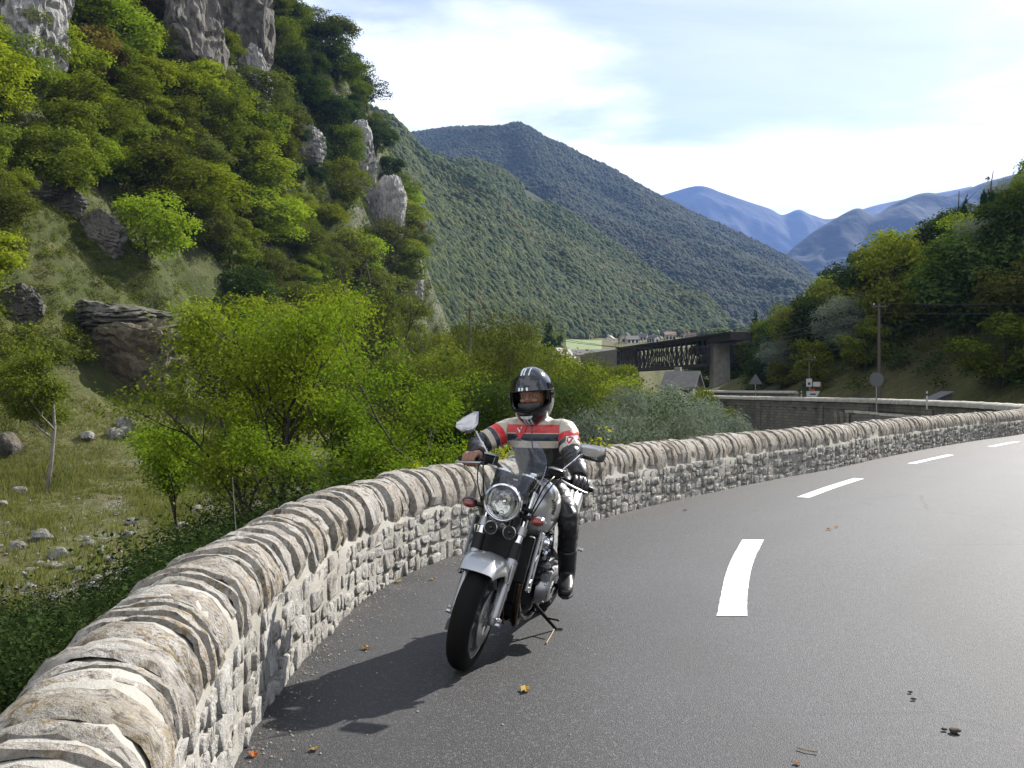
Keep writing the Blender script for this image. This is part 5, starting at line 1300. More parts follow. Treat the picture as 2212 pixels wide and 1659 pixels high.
# grit swept against the wall: too many to count
gv, gf = [], []; g2 = random.Random(12)
for k in range(1500):
    t = g2.uniform(1.5, 20); o = -abs(g2.gauss(0, .16)) - .03 if g2.random() < .9 else -g2.uniform(.1, 1.6); p = NEAR.at(t, o, .003); s_ = g2.uniform(.0025, .008); b = len(gv)
    for q in ((1, 0, 0), (0, 1, 0), (-1, 0, 0), (0, -1, 0), (0, 0, .9)): gv.append((p.x + q[0] * s_ * g2.uniform(.6, 1.3), p.y + q[1] * s_ * g2.uniform(.6, 1.3), p.z + q[2] * s_))
    gf += [(b, b + 1, b + 4), (b + 1, b + 2, b + 4), (b + 2, b + 3, b + 4), (b + 3, b, b + 4)]
M['grit'] = simple('grit', (.20, .18, .15), .95, 0, var=.5, nscale=30)
tag(link('grit', np_mesh('grit', gv, gf), M['grit'], smooth=False), 'pale grit swept against the foot of the wall', 'grit', kind='stuff')
# ------------------------------------------------------------------ motorcycle (local: x forward, y left, z up), leaning on its side stand
M['chrome'] = simple('chrome', (.62, .62, .64), .09, 1.0, var=.02, nscale=4)
M['alloy'] = simple('cast_alloy', (.30, .30, .31), .36, .85, var=.08, nscale=30)
M['silver'] = simple('silver_paint', (.46, .46, .455), .30, .7, coat=.5, var=.015, nscale=3)
M['black_paint'] = simple('black_paint', (.008, .008, .009), .2, 0, coat=.25, spec=.3)
M['black_plastic'] = simple('black_plastic', (.008, .008, .0085), .45, 0, var=.2, spec=.22)
M['engine_black'] = simple('engine_black', (.009, .009, .0095), .5, 0, var=.2, spec=.22, bump=.002)
M['rubber'] = simple('tyre_rubber', (.007, .007, .007), .85, 0, spec=.15, var=.25, nscale=40, bump=.002)
M['seat_vinyl'] = simple('seat_vinyl', (.016, .016, .017), .6, 0, bump=.003)
M['pipe'] = simple('exhaust_pipe', (.07, .052, .035), .36, 1.0, var=.5, nscale=9)
M['steel'] = simple('brushed_steel', (.42, .42, .42), .3, 1.0, var=.1, nscale=60)
M['smoked_lens'] = simple('smoked_red_lens', (.16, .022, .012), .12, 0, coat=.6)
M['emblem'] = simple('emblem_black', (.015, .013, .012), .4, 0)
def mat_glass(name, tint, mixf, rough=.02):
    t = NT(name)
    tr = t.node('ShaderNodeBsdfTransparent'); tr.inputs[0].default_value = (*tint, 1)
    gl = t.node('ShaderNodeBsdfGlossy'); gl.inputs['Roughness'].default_value = rough; gl.inputs[0].default_value = (.9, .93, 1, 1)
    fr = t.node('ShaderNodeFresnel'); fr.inputs[0].default_value = 1.45
    m = t.node('ShaderNodeMixShader')
    t.l.new(t.math('ADD', t.math('MULTIPLY', fr.outputs[0], mixf), .03), m.inputs[0]); t.l.new(tr.outputs[0], m.inputs[1]); t.l.new(gl.outputs[0], m.inputs[2]); t.l.new(m.outputs[0], t.out.inputs[0])
    return t.mat
M['screen'] = mat_glass('tinted_screen', (.86, .88, .91), .55, .03)
M['dark_chrome'] = simple('dark_chrome', (.34, .34, .36), .16, 1.0, var=.06)
M['lens'] = mat_glass('headlight_glass', (.93, .95, .96), .8)
M['visor'] = mat_glass('visor_tint', (.16, .15, .17), 1.0, .03)
def mat_reflector():
    t = NT('headlight_reflector'); c = t.coord()
    v = t.vor(22, t.mapping(c, (1, 1, .35)), out='Distance')
    return t.bsdf((.50, .49, .45), .14, 1.0, t.bump(v, .45, .02))
M['reflector'] = mat_reflector()

FWD_U = Vector((.292, .956, 0)).normalized()          # rearwards along the bike
CONTACT = Vector((-.264, 5.35, 0))
BC = CONTACT + FWD_U * .75
HEAD = math.atan2(-FWD_U.y, -FWD_U.x)
LEAN = R(-12)
bike = empty('motorcycle', (BC.x, BC.y, .002), (LEAN, 0, HEAD))
tag(bike, 'silver and black naked motorcycle with round headlight leaning on its side stand', 'motorcycle')
BM = Matrix.Translation(BC) @ Matrix.Rotation(HEAD, 4, 'Z') @ Matrix.Rotation(LEAN, 4, 'X')
AXF, AXR = Vector((.75, 0, .30)), Vector((-.75, 0, .31))
FT = Vector((-.4226, 0, .9063)); FNm = Vector((.9063, 0, .4226))
STP = AXF + FT * .6 - FNm * .035
ST = Matrix.Translation(STP) @ Matrix.Rotation(R(3.0), 4, FT) @ Matrix.Translation(-STP)

def wheel(name, c, r, w, rim_r, MX, discs, nsp=6):
    m = MB(MX); hw = w * .36
    m.lathe([(rim_r - .03, -hw), (rim_r, -hw), (rim_r + .006, -hw - .006), (rim_r + .012, -hw), (rim_r - .012, -hw * .6), (rim_r - .02, 0), (rim_r - .012, hw * .6), (rim_r + .012, hw), (rim_r + .006, hw + .006), (rim_r, hw), (rim_r - .03, hw), (rim_r - .036, hw * .5), (rim_r - .036, -hw * .5), (rim_r - .03, -hw)], c, (0, 1, 0), 40, caps=False)
    m.lathe([(.012, -hw - .02), (.045, -hw - .015), (.05, 0), (.045, hw + .015), (.012, hw + .02)], c, (0, 1, 0), 20)
    for k in range(nsp):
        a = 2 * math.pi * k / nsp + .3; a2 = a + .16
        d1 = Vector((math.cos(a), 0, math.sin(a))); d2 = Vector((math.cos(a2), 0, math.sin(a2)))
        m.tube([c + d1 * .04, c + (d1 * .5 + d2 * .5) * rim_r * .55, c + d2 * (rim_r - .025)], [.02, .014, .018], 6, flat=1.5, up=(0, 1, 0))
    rim = m.build(name, M['alloy'], bike)
    m = MB(MX); prof = []
    for i in range(15):
        a = math.pi * (i / 14) * 1.16 - .08 * math.pi
        prof.append((r - w * .5 + math.sin(a) * w * .5 if math.sin(a) > 0 else r - w * .5 + math.sin(a) * w * .45, -math.cos(a) * w * .5))
    prof = [(rim_r + .004, -hw)] + prof + [(rim_r + .004, hw)]
    m.lathe(prof, c, (0, 1, 0), 56, caps=False)
    m.build('tyre', M['rubber'], rim)
    for y in discs:
        m = MB(MX); m.lathe([(.085, y - .0025), (.155, y - .0025), (.155, y + .0025), (.085, y + .0025), (.085, y - .0025)], c, (0, 1, 0), 36, caps=False)
        for k in range(5):
            a = 2 * math.pi * k / 5; d = Vector((math.cos(a), 0, math.sin(a))); m.tube([c + Vector((0, y, 0)) + d * .045, c + Vector((0, y, 0)) + d * .09], .009, 5)
        m.build('brake_disc', M['steel'], rim)
    return rim
wheel('front_wheel', AXF, .30, .122, .222, ST, (-.07, .07))
wheel('rear_wheel', AXR, .312, .178, .222, None, (-.085,))

# fork
for s in (-1, 1):
    A = AXF + Vector((0, s * .107, 0))
    m = MB(ST); m.tube([A + FT * .40, A + FT * .78], .0215, 14); tube = m.build('fork_tube', M['chrome'], bike)
    m = MB(ST); m.tube([A - FT * .035, A - FT * .02, A + FT * .02, A + FT * .33, A + FT * .345], [.016, .027, .030, .0305, .027], 16)
    m.box(A + FT * .0 + FNm * .0, (.05, .05, .05), bev=.01); m.lathe([(.0, -.022), (.016, -.02), (.016, .014), (.008, .02)], A + Vector((0, s * .026, 0)), (0, s, 0), 10)
    m.build('lower_leg', M['alloy'], tube)
    m = MB(ST); m.tube([A + FT * .34, A + FT * .43], [.033, .029], 14); m.build('dust_seal', M['black_plastic'], tube)
    m = MB(ST); q = A + FT * .12 - FNm * .075 + Vector((0, -s * .022, 0))
    m.box(q, (.055, .05, .12), Matrix.Rotation(R(-24), 4, 'Y'), .014); m.build('brake_caliper', M['black_plastic'], tube)
    m = MB(ST); m.lathe([(.014, -.012), (.014, .012), (.009, .016)], A + Vector((0, s * .03, 0)) - FT * .02, (0, s, 0), 8); m.build('axle_bolt', M['chrome'], tube)
for sv_, nm in ((.50, 'lower_clamp'), (.76, 'top_clamp')):
    m = MB(ST); c = AXF + FT * sv_
    m.box(c - FNm * .035, (.075, .20, .035), Matrix.Rotation(R(-25), 4, 'Y'), .012)
    for s in (-1, 1): m.tube([c + Vector((0, s * .107, 0)) - FT * .024, c + Vector((0, s * .107, 0)) + FT * .024], .031, 16)
    m.build(nm, M['alloy'] if nm == 'lower_clamp' else M['black_plastic'], bike)
# front fender
m = MB(ST); rings = []
prof_y = [(-.122, .088), (-.116, .040), (-.098, .012), (-.062, .0), (0, -.006), (.062, .0), (.098, .012), (.116, .040), (.122, .088)]
for i in range(25):
    f = i / 24; a = R(lerp(55, 172, f)); r = .325 + .012 * (1 - f)
    sh = 1.0 - .25 * abs(f - .5); deep = .35 + .65 * math.sin(math.pi * min(1, f * 1.25 + .02)) if f < .8 else .5
    row = [AXF + Vector((math.cos(a), 0, math.sin(a))) * (r - d * deep * (1.4 if .28 < f < .62 else 1)) + Vector((0, y * (.80 + .26 * math.sin(math.pi * min(1, f * 1.5))), 0)) for y, d in prof_y]
    row += [AXF + Vector((math.cos(a), 0, math.sin(a))) * (r - .004 - d * deep * (1.4 if .28 < f < .62 else 1)) + Vector((0, y * .97 * (.80 + .26 * math.sin(math.pi * min(1, f * 1.5))), 0)) for y, d in prof_y[::-1]]
    rings.append(row)
m.loft(rings); fend = m.build('front_fender', M['silver'], bike, sharp=55)
for s in (-1, 1):
    m = MB(ST); A = AXF + Vector((0, s * .128, 0))
    m.prism([A + FT * .30 + FNm * .05, A + FT * .34 - FNm * .05, A + FT * .17 - FNm * .035, A + FT * .20 + FNm * .03], (0, s * .006, 0)); m.build('fender_bracket', M['silver'], fend, smooth=False)

# headlight
HL = Vector((.615, -.010, .900)); hd = Vector((1, 0, -.05)).normalized()
m = MB(ST); m.lathe([(.0, -.12), (.05, -.115), (.085, -.08), (.098, -.03), (.099, .0), (.094, .0)], HL, hd, 36, caps=False); head = m.build('headlight', M['black_paint'], bike)
m = MB(ST); m.lathe([(.092, -.012), (.106, -.010), (.109, .004), (.106, .018), (.098, .024), (.094, .020), (.092, .006), (.096, .002), (.092, -.012)], HL, hd, 48, caps=False); m.build('bezel', M['chrome'], head)
m = MB(ST); m.lathe([(.002, -.055), (.016, -.055), (.018, -.03), (.02, -.055), (.05, -.045), (.075, -.025), (.093, .004)], HL, hd, 40, caps=False); m.build('reflector', M['reflector'], head)
m = MB(ST); m.lathe([(.0, -.05), (.012, -.048), (.013, -.012), (.006, -.006), (.0, -.005)], HL, hd, 16); m.build('bulb_shield', M['chrome'], head)
m = MB(ST); m.lathe([(.0, .026), (.04, .024), (.075, .018), (.094, .008)], HL, hd, 40, caps=False); m.build('glass', M['lens'], head)
m = MB(ST); m.ball(HL + Vector((-.01, 0, -.06)), (.014, .016, .014), 10, 6); m.build('parking_bulb', M['chrome'], head)
for s in (-1, 1):
    m = MB(ST); m.tube([HL + Vector((-.06, s * .095, -.02)), HL + Vector((-.09, s * .15, -.025))], .012, 10); m.tube([HL + Vector((-.08, s * .10, .0)), AXF + FT * .62 + Vector((0, s * .115, 0))], .012, 8)
    m.build('headlight_bracket', M['black_plastic'], bike)
    m = MB(ST); m.tube([HL + Vector((-.07, s * .095, -.058)), HL + Vector((-.06, s * .165, -.060))], .0125, 10); ind = m.build('indicator', M['black_plastic'], bike)
    m = MB(ST); m.ball(HL + Vector((-.062, s * .20, -.060)), (.036, .046, .029), 16, 10); m.build('indicator_housing', M['chrome'] if s > 0 else M['black_paint'], ind)
    m = MB(ST); m.ball(HL + Vector((-.044, s * .20, -.063)), (.030, .040, .024), 16, 10); m.build('indicator_lens', M['smoked_lens'], ind)
    m = MB(ST); c = Vector((.585, s * .054, .742)); m.lathe([(.0, -.035), (.02, -.03), (.034, -.012), (.036, 0), (.033, .004)], c, (1, 0, .08), 24); hn = m.build('horn', M['black_plastic'], bike)
    m = MB(ST); m.lathe([(.034, -.002), (.0375, .0), (.0375, .006), (.034, .008), (.032, .004), (.034, -.002)], c, (1, 0, .08), 28, caps=False); m.build('horn_rim', M['steel'], hn)
    m = MB(ST); m.lathe([(.0, .012), (.010, .010), (.014, .004)], c, (1, 0, .08), 14); m.build('horn_centre', M['black_paint'], hn)
m = MB(ST); m.tube([(.56, -.054, .742), (.545, 0, .775), (.56, .054, .742)], .008, 6); m.build('horn_bracket', M['steel'], bike)
# instruments and fly screen
for s in (-1, 1):
    c = Vector((.49, s * .068, 1.02)); ax = Vector((-.45, 0, .9))
    m = MB(ST); m.lathe([(.0, -.055), (.035, -.05), (.052, -.02), (.055, .01), (.053, .022), (.047, .022), (.046, .014), (.0, .014)], c, ax, 28); ins = m.build('instrument', M['black_paint'], bike)
    m = MB(ST); m.lathe([(.0485, .018), (.056, .016), (.057, .026), (.0485, .027), (.0485, .018)], c, ax, 32, caps=False); m.build('instrument_rim', M['chrome'], ins)
m = MB(ST); rows = 12; cols = 15; vs = []
for i in range(rows):
    v = i / (rows - 1); hwid = lerp(.118, .148, min(1, v * 2.2)) * (1 - .62 * max(0, (v - .58) / .42) ** 2.2)
    for j in range(cols):
        u = j / (cols - 1) * 2 - 1
        vs.append((.648 - .20 * v + .05 * v * v - .085 * u * u, u * hwid, .955 + .285 * v - .03 * u * u * (1 - v)))
m.add(vs, [(i * cols + j, i * cols + j + 1, (i + 1) * cols + j + 1, (i + 1) * cols + j) for i in range(rows - 1) for j in range(cols - 1)])
scr = m.build('windscreen', M['screen'], bike)
edge = [vs[i * cols] for i in range(rows)] + [vs[(rows - 1) * cols + j] for j in range(cols)] + [vs[i * cols + cols - 1] for i in range(rows - 1, -1, -1)]
m = MB(ST); m.tube(edge, .0028, 6); m.build('screen_edge', M['screen'], scr)
m = MB(ST); m.add([(.63 - .05 * abs(u) ** 2 - .06 * v, u * lerp(.112, .10, v), .962 + .06 * v) for v in (0, 1) for u in (-1, -.5, 0, .5, 1)], [(j, j + 1, j + 6, j + 5) for j in range(4)]); m.build('screen_cowl', M['black_paint'], scr)
# handlebar and controls
def mir(p, s): return Vector((p[0], p[1] * s * (.90 if s > 0 else 1.0), p[2] + (.016 if s > 0 else 0) * min(1, max(0, (p[1] - .1) / .15))))
bar = [(.20, .40, 1.015), (.235, .30, 1.03), (.285, .235, 1.045), (.36, .15, 1.055), (.40, .09, 1.03), (.405, .04, 1.02)]
m = MB(ST); m.tube([mir(p, 1) for p in bar] + [mir(p, -1) for p in bar[::-1]], .0115, 12); hb = m.build('handlebar', M['black_plastic'], bike)
for s in (-1, 1):
    g0, g1 = mir((.198, .405, 1.013), s), mir((.237, .285, 1.031), s); gd = (g1 - g0).normalized()
    m = MB(ST); m.tube([g0, g0 + gd * .004, g1], [.015, .0175, .0165], 14); m.build('grip', M['rubber'], hb)
    m = MB(ST); m.lathe([(.0, -.03), (.012, -.03), (.016, -.02), (.016, 0)], g0, gd, 12); m.build('bar_end', M['black_plastic'], hb)
    m = MB(ST); m.box(mir((.262, .262, 1.038), s), (.05, .055, .045), Matrix.Rotation(R(-20) * s, 4, 'Z'), .012); sw = m.build('switch_housing', M['black_plastic'], hb)
    m = MB(ST); m.tube([mir((.305, .245, 1.035), s), mir((.325, .285, 1.028), s), mir((.315, .34, 1.015), s), mir((.285, .40, 1.0), s), mir((.275, .418, .997), s)], [.009, .010, .0085, .007, .009], 8, flat=.8); m.build('lever', M['alloy'], hb)
    m = MB(ST); m.box(mir((.325, .205, 1.075), s), (.055, .085, .04), Matrix.Rotation(R(-18) * s, 4, 'Z'), .008); rs = m.build('fluid_reservoir', M['black_plastic'], hb)
    m = MB(ST); m.box(mir((.325, .205, 1.098), s), (.058, .088, .008), Matrix.Rotation(R(-18) * s, 4, 'Z'), .003); m.build('reservoir_lid', M['steel'], rs)
    # mirror
    b0 = mir((.30, .225, 1.065), s); hc = mir((.315, .385, 1.235), s)
    m = MB(ST); m.tube(spline([b0, b0 + mir((0, .02, .04), s), mir((.31, .29, 1.155), s), hc + mir((.0, -.055, -.03), s)], 12), .006, 8); mr = m.build('mirror', M['chrome'], bike)
    dz = Matrix.Rotation(R(-14) * s, 4, 'Z') @ Matrix.Rotation(R(10 if s > 0 else -20), 4, 'Y') @ Matrix.Rotation(R(9 if s > 0 else 28) , 4, 'X')
    out = [(-.098, -.030), (-.078, .030), (-.060, .046), (.085, .040), (.104, .030), (.104, -.020), (.088, -.055), (.066, -.062), (-.060, -.050)] if s > 0 else [(-.085, .060), (-.06, .068), (.03, .046), (.075, .024), (.085, .0), (.055, -.038), (.02, -.060), (-.02, -.055), (-.06, -.015)]
    def ml(x, k, o): k *= .92; return [hc + dz @ Vector((x * .55, py * s * k + 0, pz * k)) for py, pz in out]
    m = MB(ST); m.loft([ml(.022, .45, 0), ml(.018, .80, 0), ml(.006, .98, 0), ml(-.008, 1.0, 0), ml(-.012, .97, 0)]); m.build('mirror_housing', M['dark_chrome'], mr, sharp=30)
    m = MB(ST); m.loft([ml(-.0125, .90, 0), ml(-.0145, .90, 0)]); m.build('mirror_glass', M['steel'], mr)
    # cables and brake hose
    m = MB(ST)
    m.tube(spline([mir((.30, .20, 1.05), s), mir((.42, .215, 1.06), s), mir((.50, .185, 1.0), s), mir((.50, .15, .88), s), mir((.47, .10, .76), s)], 18), .0045, 6)
    m.tube(spline([mir((.30, .23, 1.04), s), mir((.44, .235, 1.04), s), mir((.52, .20, .95), s), mir((.50, .14, .80), s), mir((.55, .10, .62), s)], 18), .004, 6)
    m.build('cable', M['black_plastic'], bike)

# tank: superelliptic sections along x
TK = [(.385, .05, .82, .895), (.36, .12, .765, .935), (.30, .175, .69, .978), (.21, .205, .645, 1.008), (.09, .205, .65, 1.012), (-.04, .175, .69, .985), (-.14, .122, .735, .935), (-.215, .085, .765, .885), (-.25, .05, .785, .85)]
def tk(x):
    xs = [t[0] for t in TK][::-1]; return [np.interp(x, xs, [t[k] for t in TK][::-1]) for k in (1, 2, 3)]
def tank_y(x, z):
    h, a, b = tk(x); c = lerp(a, b, .45); e = (z - c) / ((b - c) if z > c else (c - a))
    return h * max(0, 1 - abs(min(1, abs(e))) ** 2.3) ** (1 / 2.3)
rings = []
for q in spline([(t[0], t[1], t[2]) for t in TK], 26):
    h, a, b = tk(q.x); c = lerp(a, b, .45); row = []
    for j in range(28):
        p = 2 * math.pi * j / 28; cy, sz = math.cos(p), math.sin(p)
        row.append((q.x, math.copysign(abs(cy) ** (2 / 2.3), cy) * h, c + math.copysign(abs(sz) ** (2 / 2.3), sz) * ((b - c) if sz > 0 else (c - a))))
    rings.append(row)
m = MB(); m.loft(rings); tank = m.build('fuel_tank', M['silver'], bike, sharp=60)
m = MB(); m.lathe([(.0, .012), (.026, .012), (.031, .006), (.031, -.01)], (.08, 0, 1.008), (0, 0, 1), 24); m.build('filler_cap', M['chrome'], tank)
for s in (1, -1):                                       # wing emblem: five feathers
    m = MB()
    for k in range(5):
        z0 = .900 - k * .0150; x0 = .235 + .004 * k; L = .088 - .013 * k; pts = []
        for i in range(8):
            f = i / 7; pts.append((x0 - f * L, z0 + .018 * f * f))
        top = [(x, z + .0052) for x, z in pts]; bot = [(x, z - .0052 * (1 - .6 * (1 - abs(2 * i / 7 - 1)) * 0)) for i, (x, z) in enumerate(pts)]
        V4 = [(x, s * (tank_y(x, z) + .0022), z) for x, z in top] + [(x, s * (tank_y(x, z) + .0022), z) for x, z in bot]
        m.add(V4, [(i, i + 1, i + 9, i + 8) for i in range(7)])
    pts = [(.240, .913), (.220, .917), (.220, .827), (.234, .831)]
    m.add([(x, s * (tank_y(x, z) + .0022), z) for x, z in pts], [(0, 1, 2, 3)])
    m.build('wing_emblem', M['emblem'], tank, smooth=False)
    cu = bpy.data.curves.new('lettering', 'FONT'); cu.body = 'HONDA'; cu.size = .030; cu.extrude = 0; cu.resolution_u = 3; cu.offset = .0004
    to = bpy.data.objects.new('lettering_curve', cu); me = bpy.data.meshes.new_from_object(to); bpy.data.objects.remove(to)
    for v in me.vertices:
        x = .245 - v.co.x if s > 0 else .135 + v.co.x; z = .790 + v.co.y; v.co = (x, s * (tank_y(x, z) + .0022), z)
    link('lettering', me, M['emblem'], tank, smooth=False)
# seat, tail, side panels
def pad(name, secs, mat, parent, e=2.6, n=20):
    rings = []
    for x, h, a, b in secs:
        c = (a + b) / 2; row = []
        for j in range(n):
            p = 2 * math.pi * j / n; cy, sz = math.cos(p), math.sin(p)
            row.append((x, math.copysign(abs(cy) ** (2 / e), cy) * h, c + math.copysign(abs(sz) ** (2 / e), sz) * (b - a) / 2))
        rings.append(row)
    m = MB(); m.loft(rings); return m.build(name, mat, parent, sharp=60)
pad('seat', [(-.20, .07, .77, .845), (-.28, .115, .75, .82), (-.42, .135, .745, .81), (-.56, .125, .76, .845), (-.72, .10, .80, .875), (-.84, .075, .83, .885)], M['seat_vinyl'], bike)
pad('tail_cowl', [(-.36, .11, .62, .745), (-.48, .158, .62, .78), (-.62, .170, .66, .82), (-.78, .145, .73, .86), (-.94, .10, .80, .90), (-1.04, .055, .84, .90)], M['silver'], bike)
for s in (-1, 1):
    m = MB(); m.prism([(-.12, s * .128, .70), (-.40, s * .136, .68), (-.44, s * .14, .56), (-.30, s * .142, .50), (-.16, s * .138, .56)], (0, s * .014, 0)); m.build('side_panel', M['silver'], bike, sharp=20)
m = MB(); m.ball((-1.0, 0, .83), (.03, .06, .03), 12, 8); m.build('tail_light', M['smoked_lens'], bike)
# frame
m = MB()
for s in (-1, 1):
    m.tube(spline([(.40, 0, .84), (.30, s * .09, .80), (.0, s * .13, .70), (-.22, s * .12, .60), (-.28, s * .10, .34)], 14), .019, 8)
    m.tube(spline([(.42, 0, .76), (.37, s * .10, .55), (.30, s * .12, .26), (.05, s * .13, .17), (-.25, s * .11, .22)], 14), .018, 8)
    m.tube([(-.2, s * .12, .68), (-.85, s * .09, .77)], .014, 8)
m.tube([(.385, 0, .90), (.435, 0, .73)], .033, 12)
m.build('frame', M['black_paint'], bike)
# engine
m = MB(); m.box((-.02, 0, .34), (.50, .33, .24), bev=.05); m.box((-.20, 0, .42), (.20, .30, .20), bev=.04); m.box((.10, 0, .215), (.30, .22, .10), bev=.03); eng = m.build('engine_block', M['engine_black'], bike)
ER = Matrix.Rotation(R(14), 4, 'Y')
m = MB()
for k in range(9): m.box(Vector((.155, 0, .445)) + ER.to_3x3() @ Vector((0, 0, k * .019)), (.20 if k % 2 else .22, .37 if k % 2 else .395, .0105), ER, .003)
m.box(Vector((.155, 0, .52)), (.18, .35, .19), ER, .01); m.build('cylinder_fins', M['engine_black'], eng)
m = MB(); m.box(Vector((.195, 0, .665)), (.23, .36, .085), ER, .03); m.build('cylinder_head', M['engine_black'], eng)
for s in (-1, 1):
    m = MB()
    m.box(Vector((.205, s * .178, .665)), (.17, .045, .085), ER, .020)
    m.lathe([(.0, .03), (.022, .028), (.03, .015), (.032, 0)], Vector((.255, s * .185, .668)), (0, s, 0), 18)
    m.lathe([(.0, .03), (.022, .028), (.03, .015), (.032, 0)], Vector((.165, s * .185, .672)), (0, s, 0), 18)
    m.box(Vector((.245, s * .20, .60)), (.085, .035, .06), ER, .012)
    m.lathe([(.0, .012), (.008, .012), (.009, 0)], Vector((.24, s * .215, .625)), (0, s, 0), 8)
    m.build('cylinder_head_cover', M['chrome'], eng)
    m = MB(); c = Vector((.13 if s > 0 else .06, s * .180, .375))
    m.lathe([(.0, .075), (.045, .073), (.070, .060), (.085, .035), (.092, .0)], c, (0, s, 0), 32)
    m.box(c + Vector((.03, s * .03, .085)), (.10, .075, .07), None, .02); m.box(c + Vector((.045, s * .02, .15)), (.07, .06, .06), None, .018)
    m.build('crankcase_cover', M['alloy'], eng)
    m = MB(); m.lathe([(.058, .062), (.064, .068), (.056, .075), (.0, .078)], c, (0, s, 0), 28)
    m.box(c + Vector((.035, s * .045, .115)), (.075, .055, .045), None, .016); m.build('cover_plate', M['chrome'], eng)
    for k in range(4):
        a = k * 1.57 + .6
        m = MB(); m.lathe([(.0, .010), (.007, .009), (.008, 0)], c + Vector((math.cos(a) * .078, s * .045, math.sin(a) * .078)), (0, s, 0), 8); m.build('cover_bolt', M['chrome'], eng)
# radiator with pale pierced guards
RA = Matrix.Rotation(R(-14), 4, 'Y')
m = MB(); m.box((.435, 0, .585), (.045, .33, .27), RA, .008); rad = m.build('radiator', M['black_plastic'], bike)
for k in range(14):
    m = MB(); m.box(Vector((.461, 0, .475)) + RA.to_3x3() @ Vector((0, 0, k * .0165)), (.006, .30, .004), RA); m.build('radiator_fin', M['engine_black'], rad, smooth=False)
for s in (-1, 1):
    def G(x, z): return Vector((.45, s * .178, .585)) + RA.to_3x3() @ Vector((x, s * .020, z))
    m = MB()
    m.tube([G(.03, .15), G(.03, -.15)], .0095, 6); m.tube([G(-.045, .12), G(-.04, -.15)], .0085, 6)
    m.box(G(-.004, .15), (.085, .02, .05), RA, .008); m.box(G(-.004, -.15), (.085, .02, .035), RA, .008)
    for a, b in (((.03, .12), (-.04, .05)), ((-.04, .05), (.03, -.02)), ((.03, -.02), (-.04, -.09)), ((-.04, -.09), (.03, -.13))): m.tube([G(*a), G(*b)], .0055, 5)
    m.build('radiator_guard', M['alloy'], rad)
# exhaust
for y in (-.13, -.045, .045, .13):
    m = MB(); m.tube(spline([(.27, y, .56), (.37, y, .52), (.42, y * 1.02, .42), (.40, y, .28), (.30, y * .9, .175), (.10, y * .6, .145)], 20), .0195, 12); m.build('exhaust_header', M['pipe'], bike)
m = MB(); m.box((-.02, 0, .15), (.28, .20, .07), None, .03); m.build('exhaust_collector', M['steel'], bike)
for s in (-1, 1):
    m = MB(); m.tube(spline([(-.15, s * .08, .16), (-.35, s * .17, .20), (-.50, s * .21, .27)], 8), .024, 10) if s < 0 else None
    if s < 0: m.tube([(-.46, s * .205, .255), (-.52, s * .213, .285), (-.95, s * .225, .42), (-1.0, s * .226, .435)], [.03, .052, .056, .045], 18); m.build('muffler', M['chrome'], bike)
    m = MB(); m.tube([(-.26, s * .13, .38), (-.75, s * .12, .31)], [.034, .026], 10, flat=1.2); m.build('swingarm', M['alloy'], bike)
    m = MB(); m.tube([(-.68, s * .135, .36), (-.50, s * .13, .70)], .012, 8)
    for k in range(9): q = Vector((-.66, s * .135, .40)).lerp(Vector((-.53, s * .13, .64)), k / 8); m.lathe([(.024, -.005), (.031, 0), (.024, .005)], q, (.47, 0, .88), 12)
    m.build('shock_absorber', M['chrome'], bike)
    m = MB(); m.tube([(-.15, s * .15, .345), (-.15, s * .30, .34)], [.011, .014], 10); m.build('footpeg', M['rubber'], bike)
    m = MB()
    m.tube([(-.47, s * .135, .54), (-.50, s * .185, .525)], .010, 8)
    for k in range(8): m.lathe([(.010, -.005), (.0135, 0), (.010, .005)], Vector((-.50, s * (.185 + k * .0115), .525 - k * .0005)), (0, s, 0), 10)
    m.build('passenger_peg', M['chrome'], bike)
m = MB(); m.box((-.9, 0, .63), (.35, .17, .012), Matrix.Rotation(R(28), 4, 'Y'), .004); m.build('rear_mudguard', M['black_plastic'], bike)
# gear lever by the left boot
m = MB(); m.tube([(-.10, .175, .30), (.05, .20, .29), (.06, .25, .295)], .007, 8); m.build('gear_lever', M['steel'], bike)
# side stand
foot = BM.inverted() @ Vector((.272, 6.20, .006)); piv = Vector((-.02, .12, .24))
m = MB(); m.tube([piv, piv.lerp(foot, .55), foot + (piv - foot) * .06, foot], [.014, .0115, .010, .009], 10)
fx = (BM.inverted() @ Vector((.315, 6.19, .006))); m.tube([foot + (foot - fx) * .2, fx], .008, 6, flat=.7)
mid = piv.lerp(foot, .60); m.tube([mid, mid + Vector((.045, .085, .02))], [.006, .0055], 8); m.ball(mid + Vector((.045, .085, .02)), .0075, 8, 6)
m.tube([piv.lerp(foot, .36), piv.lerp(foot, .42) + Vector((.0, -.035, -.005))], .006, 6)
m.build('side_stand', M['black_plastic'], bike)
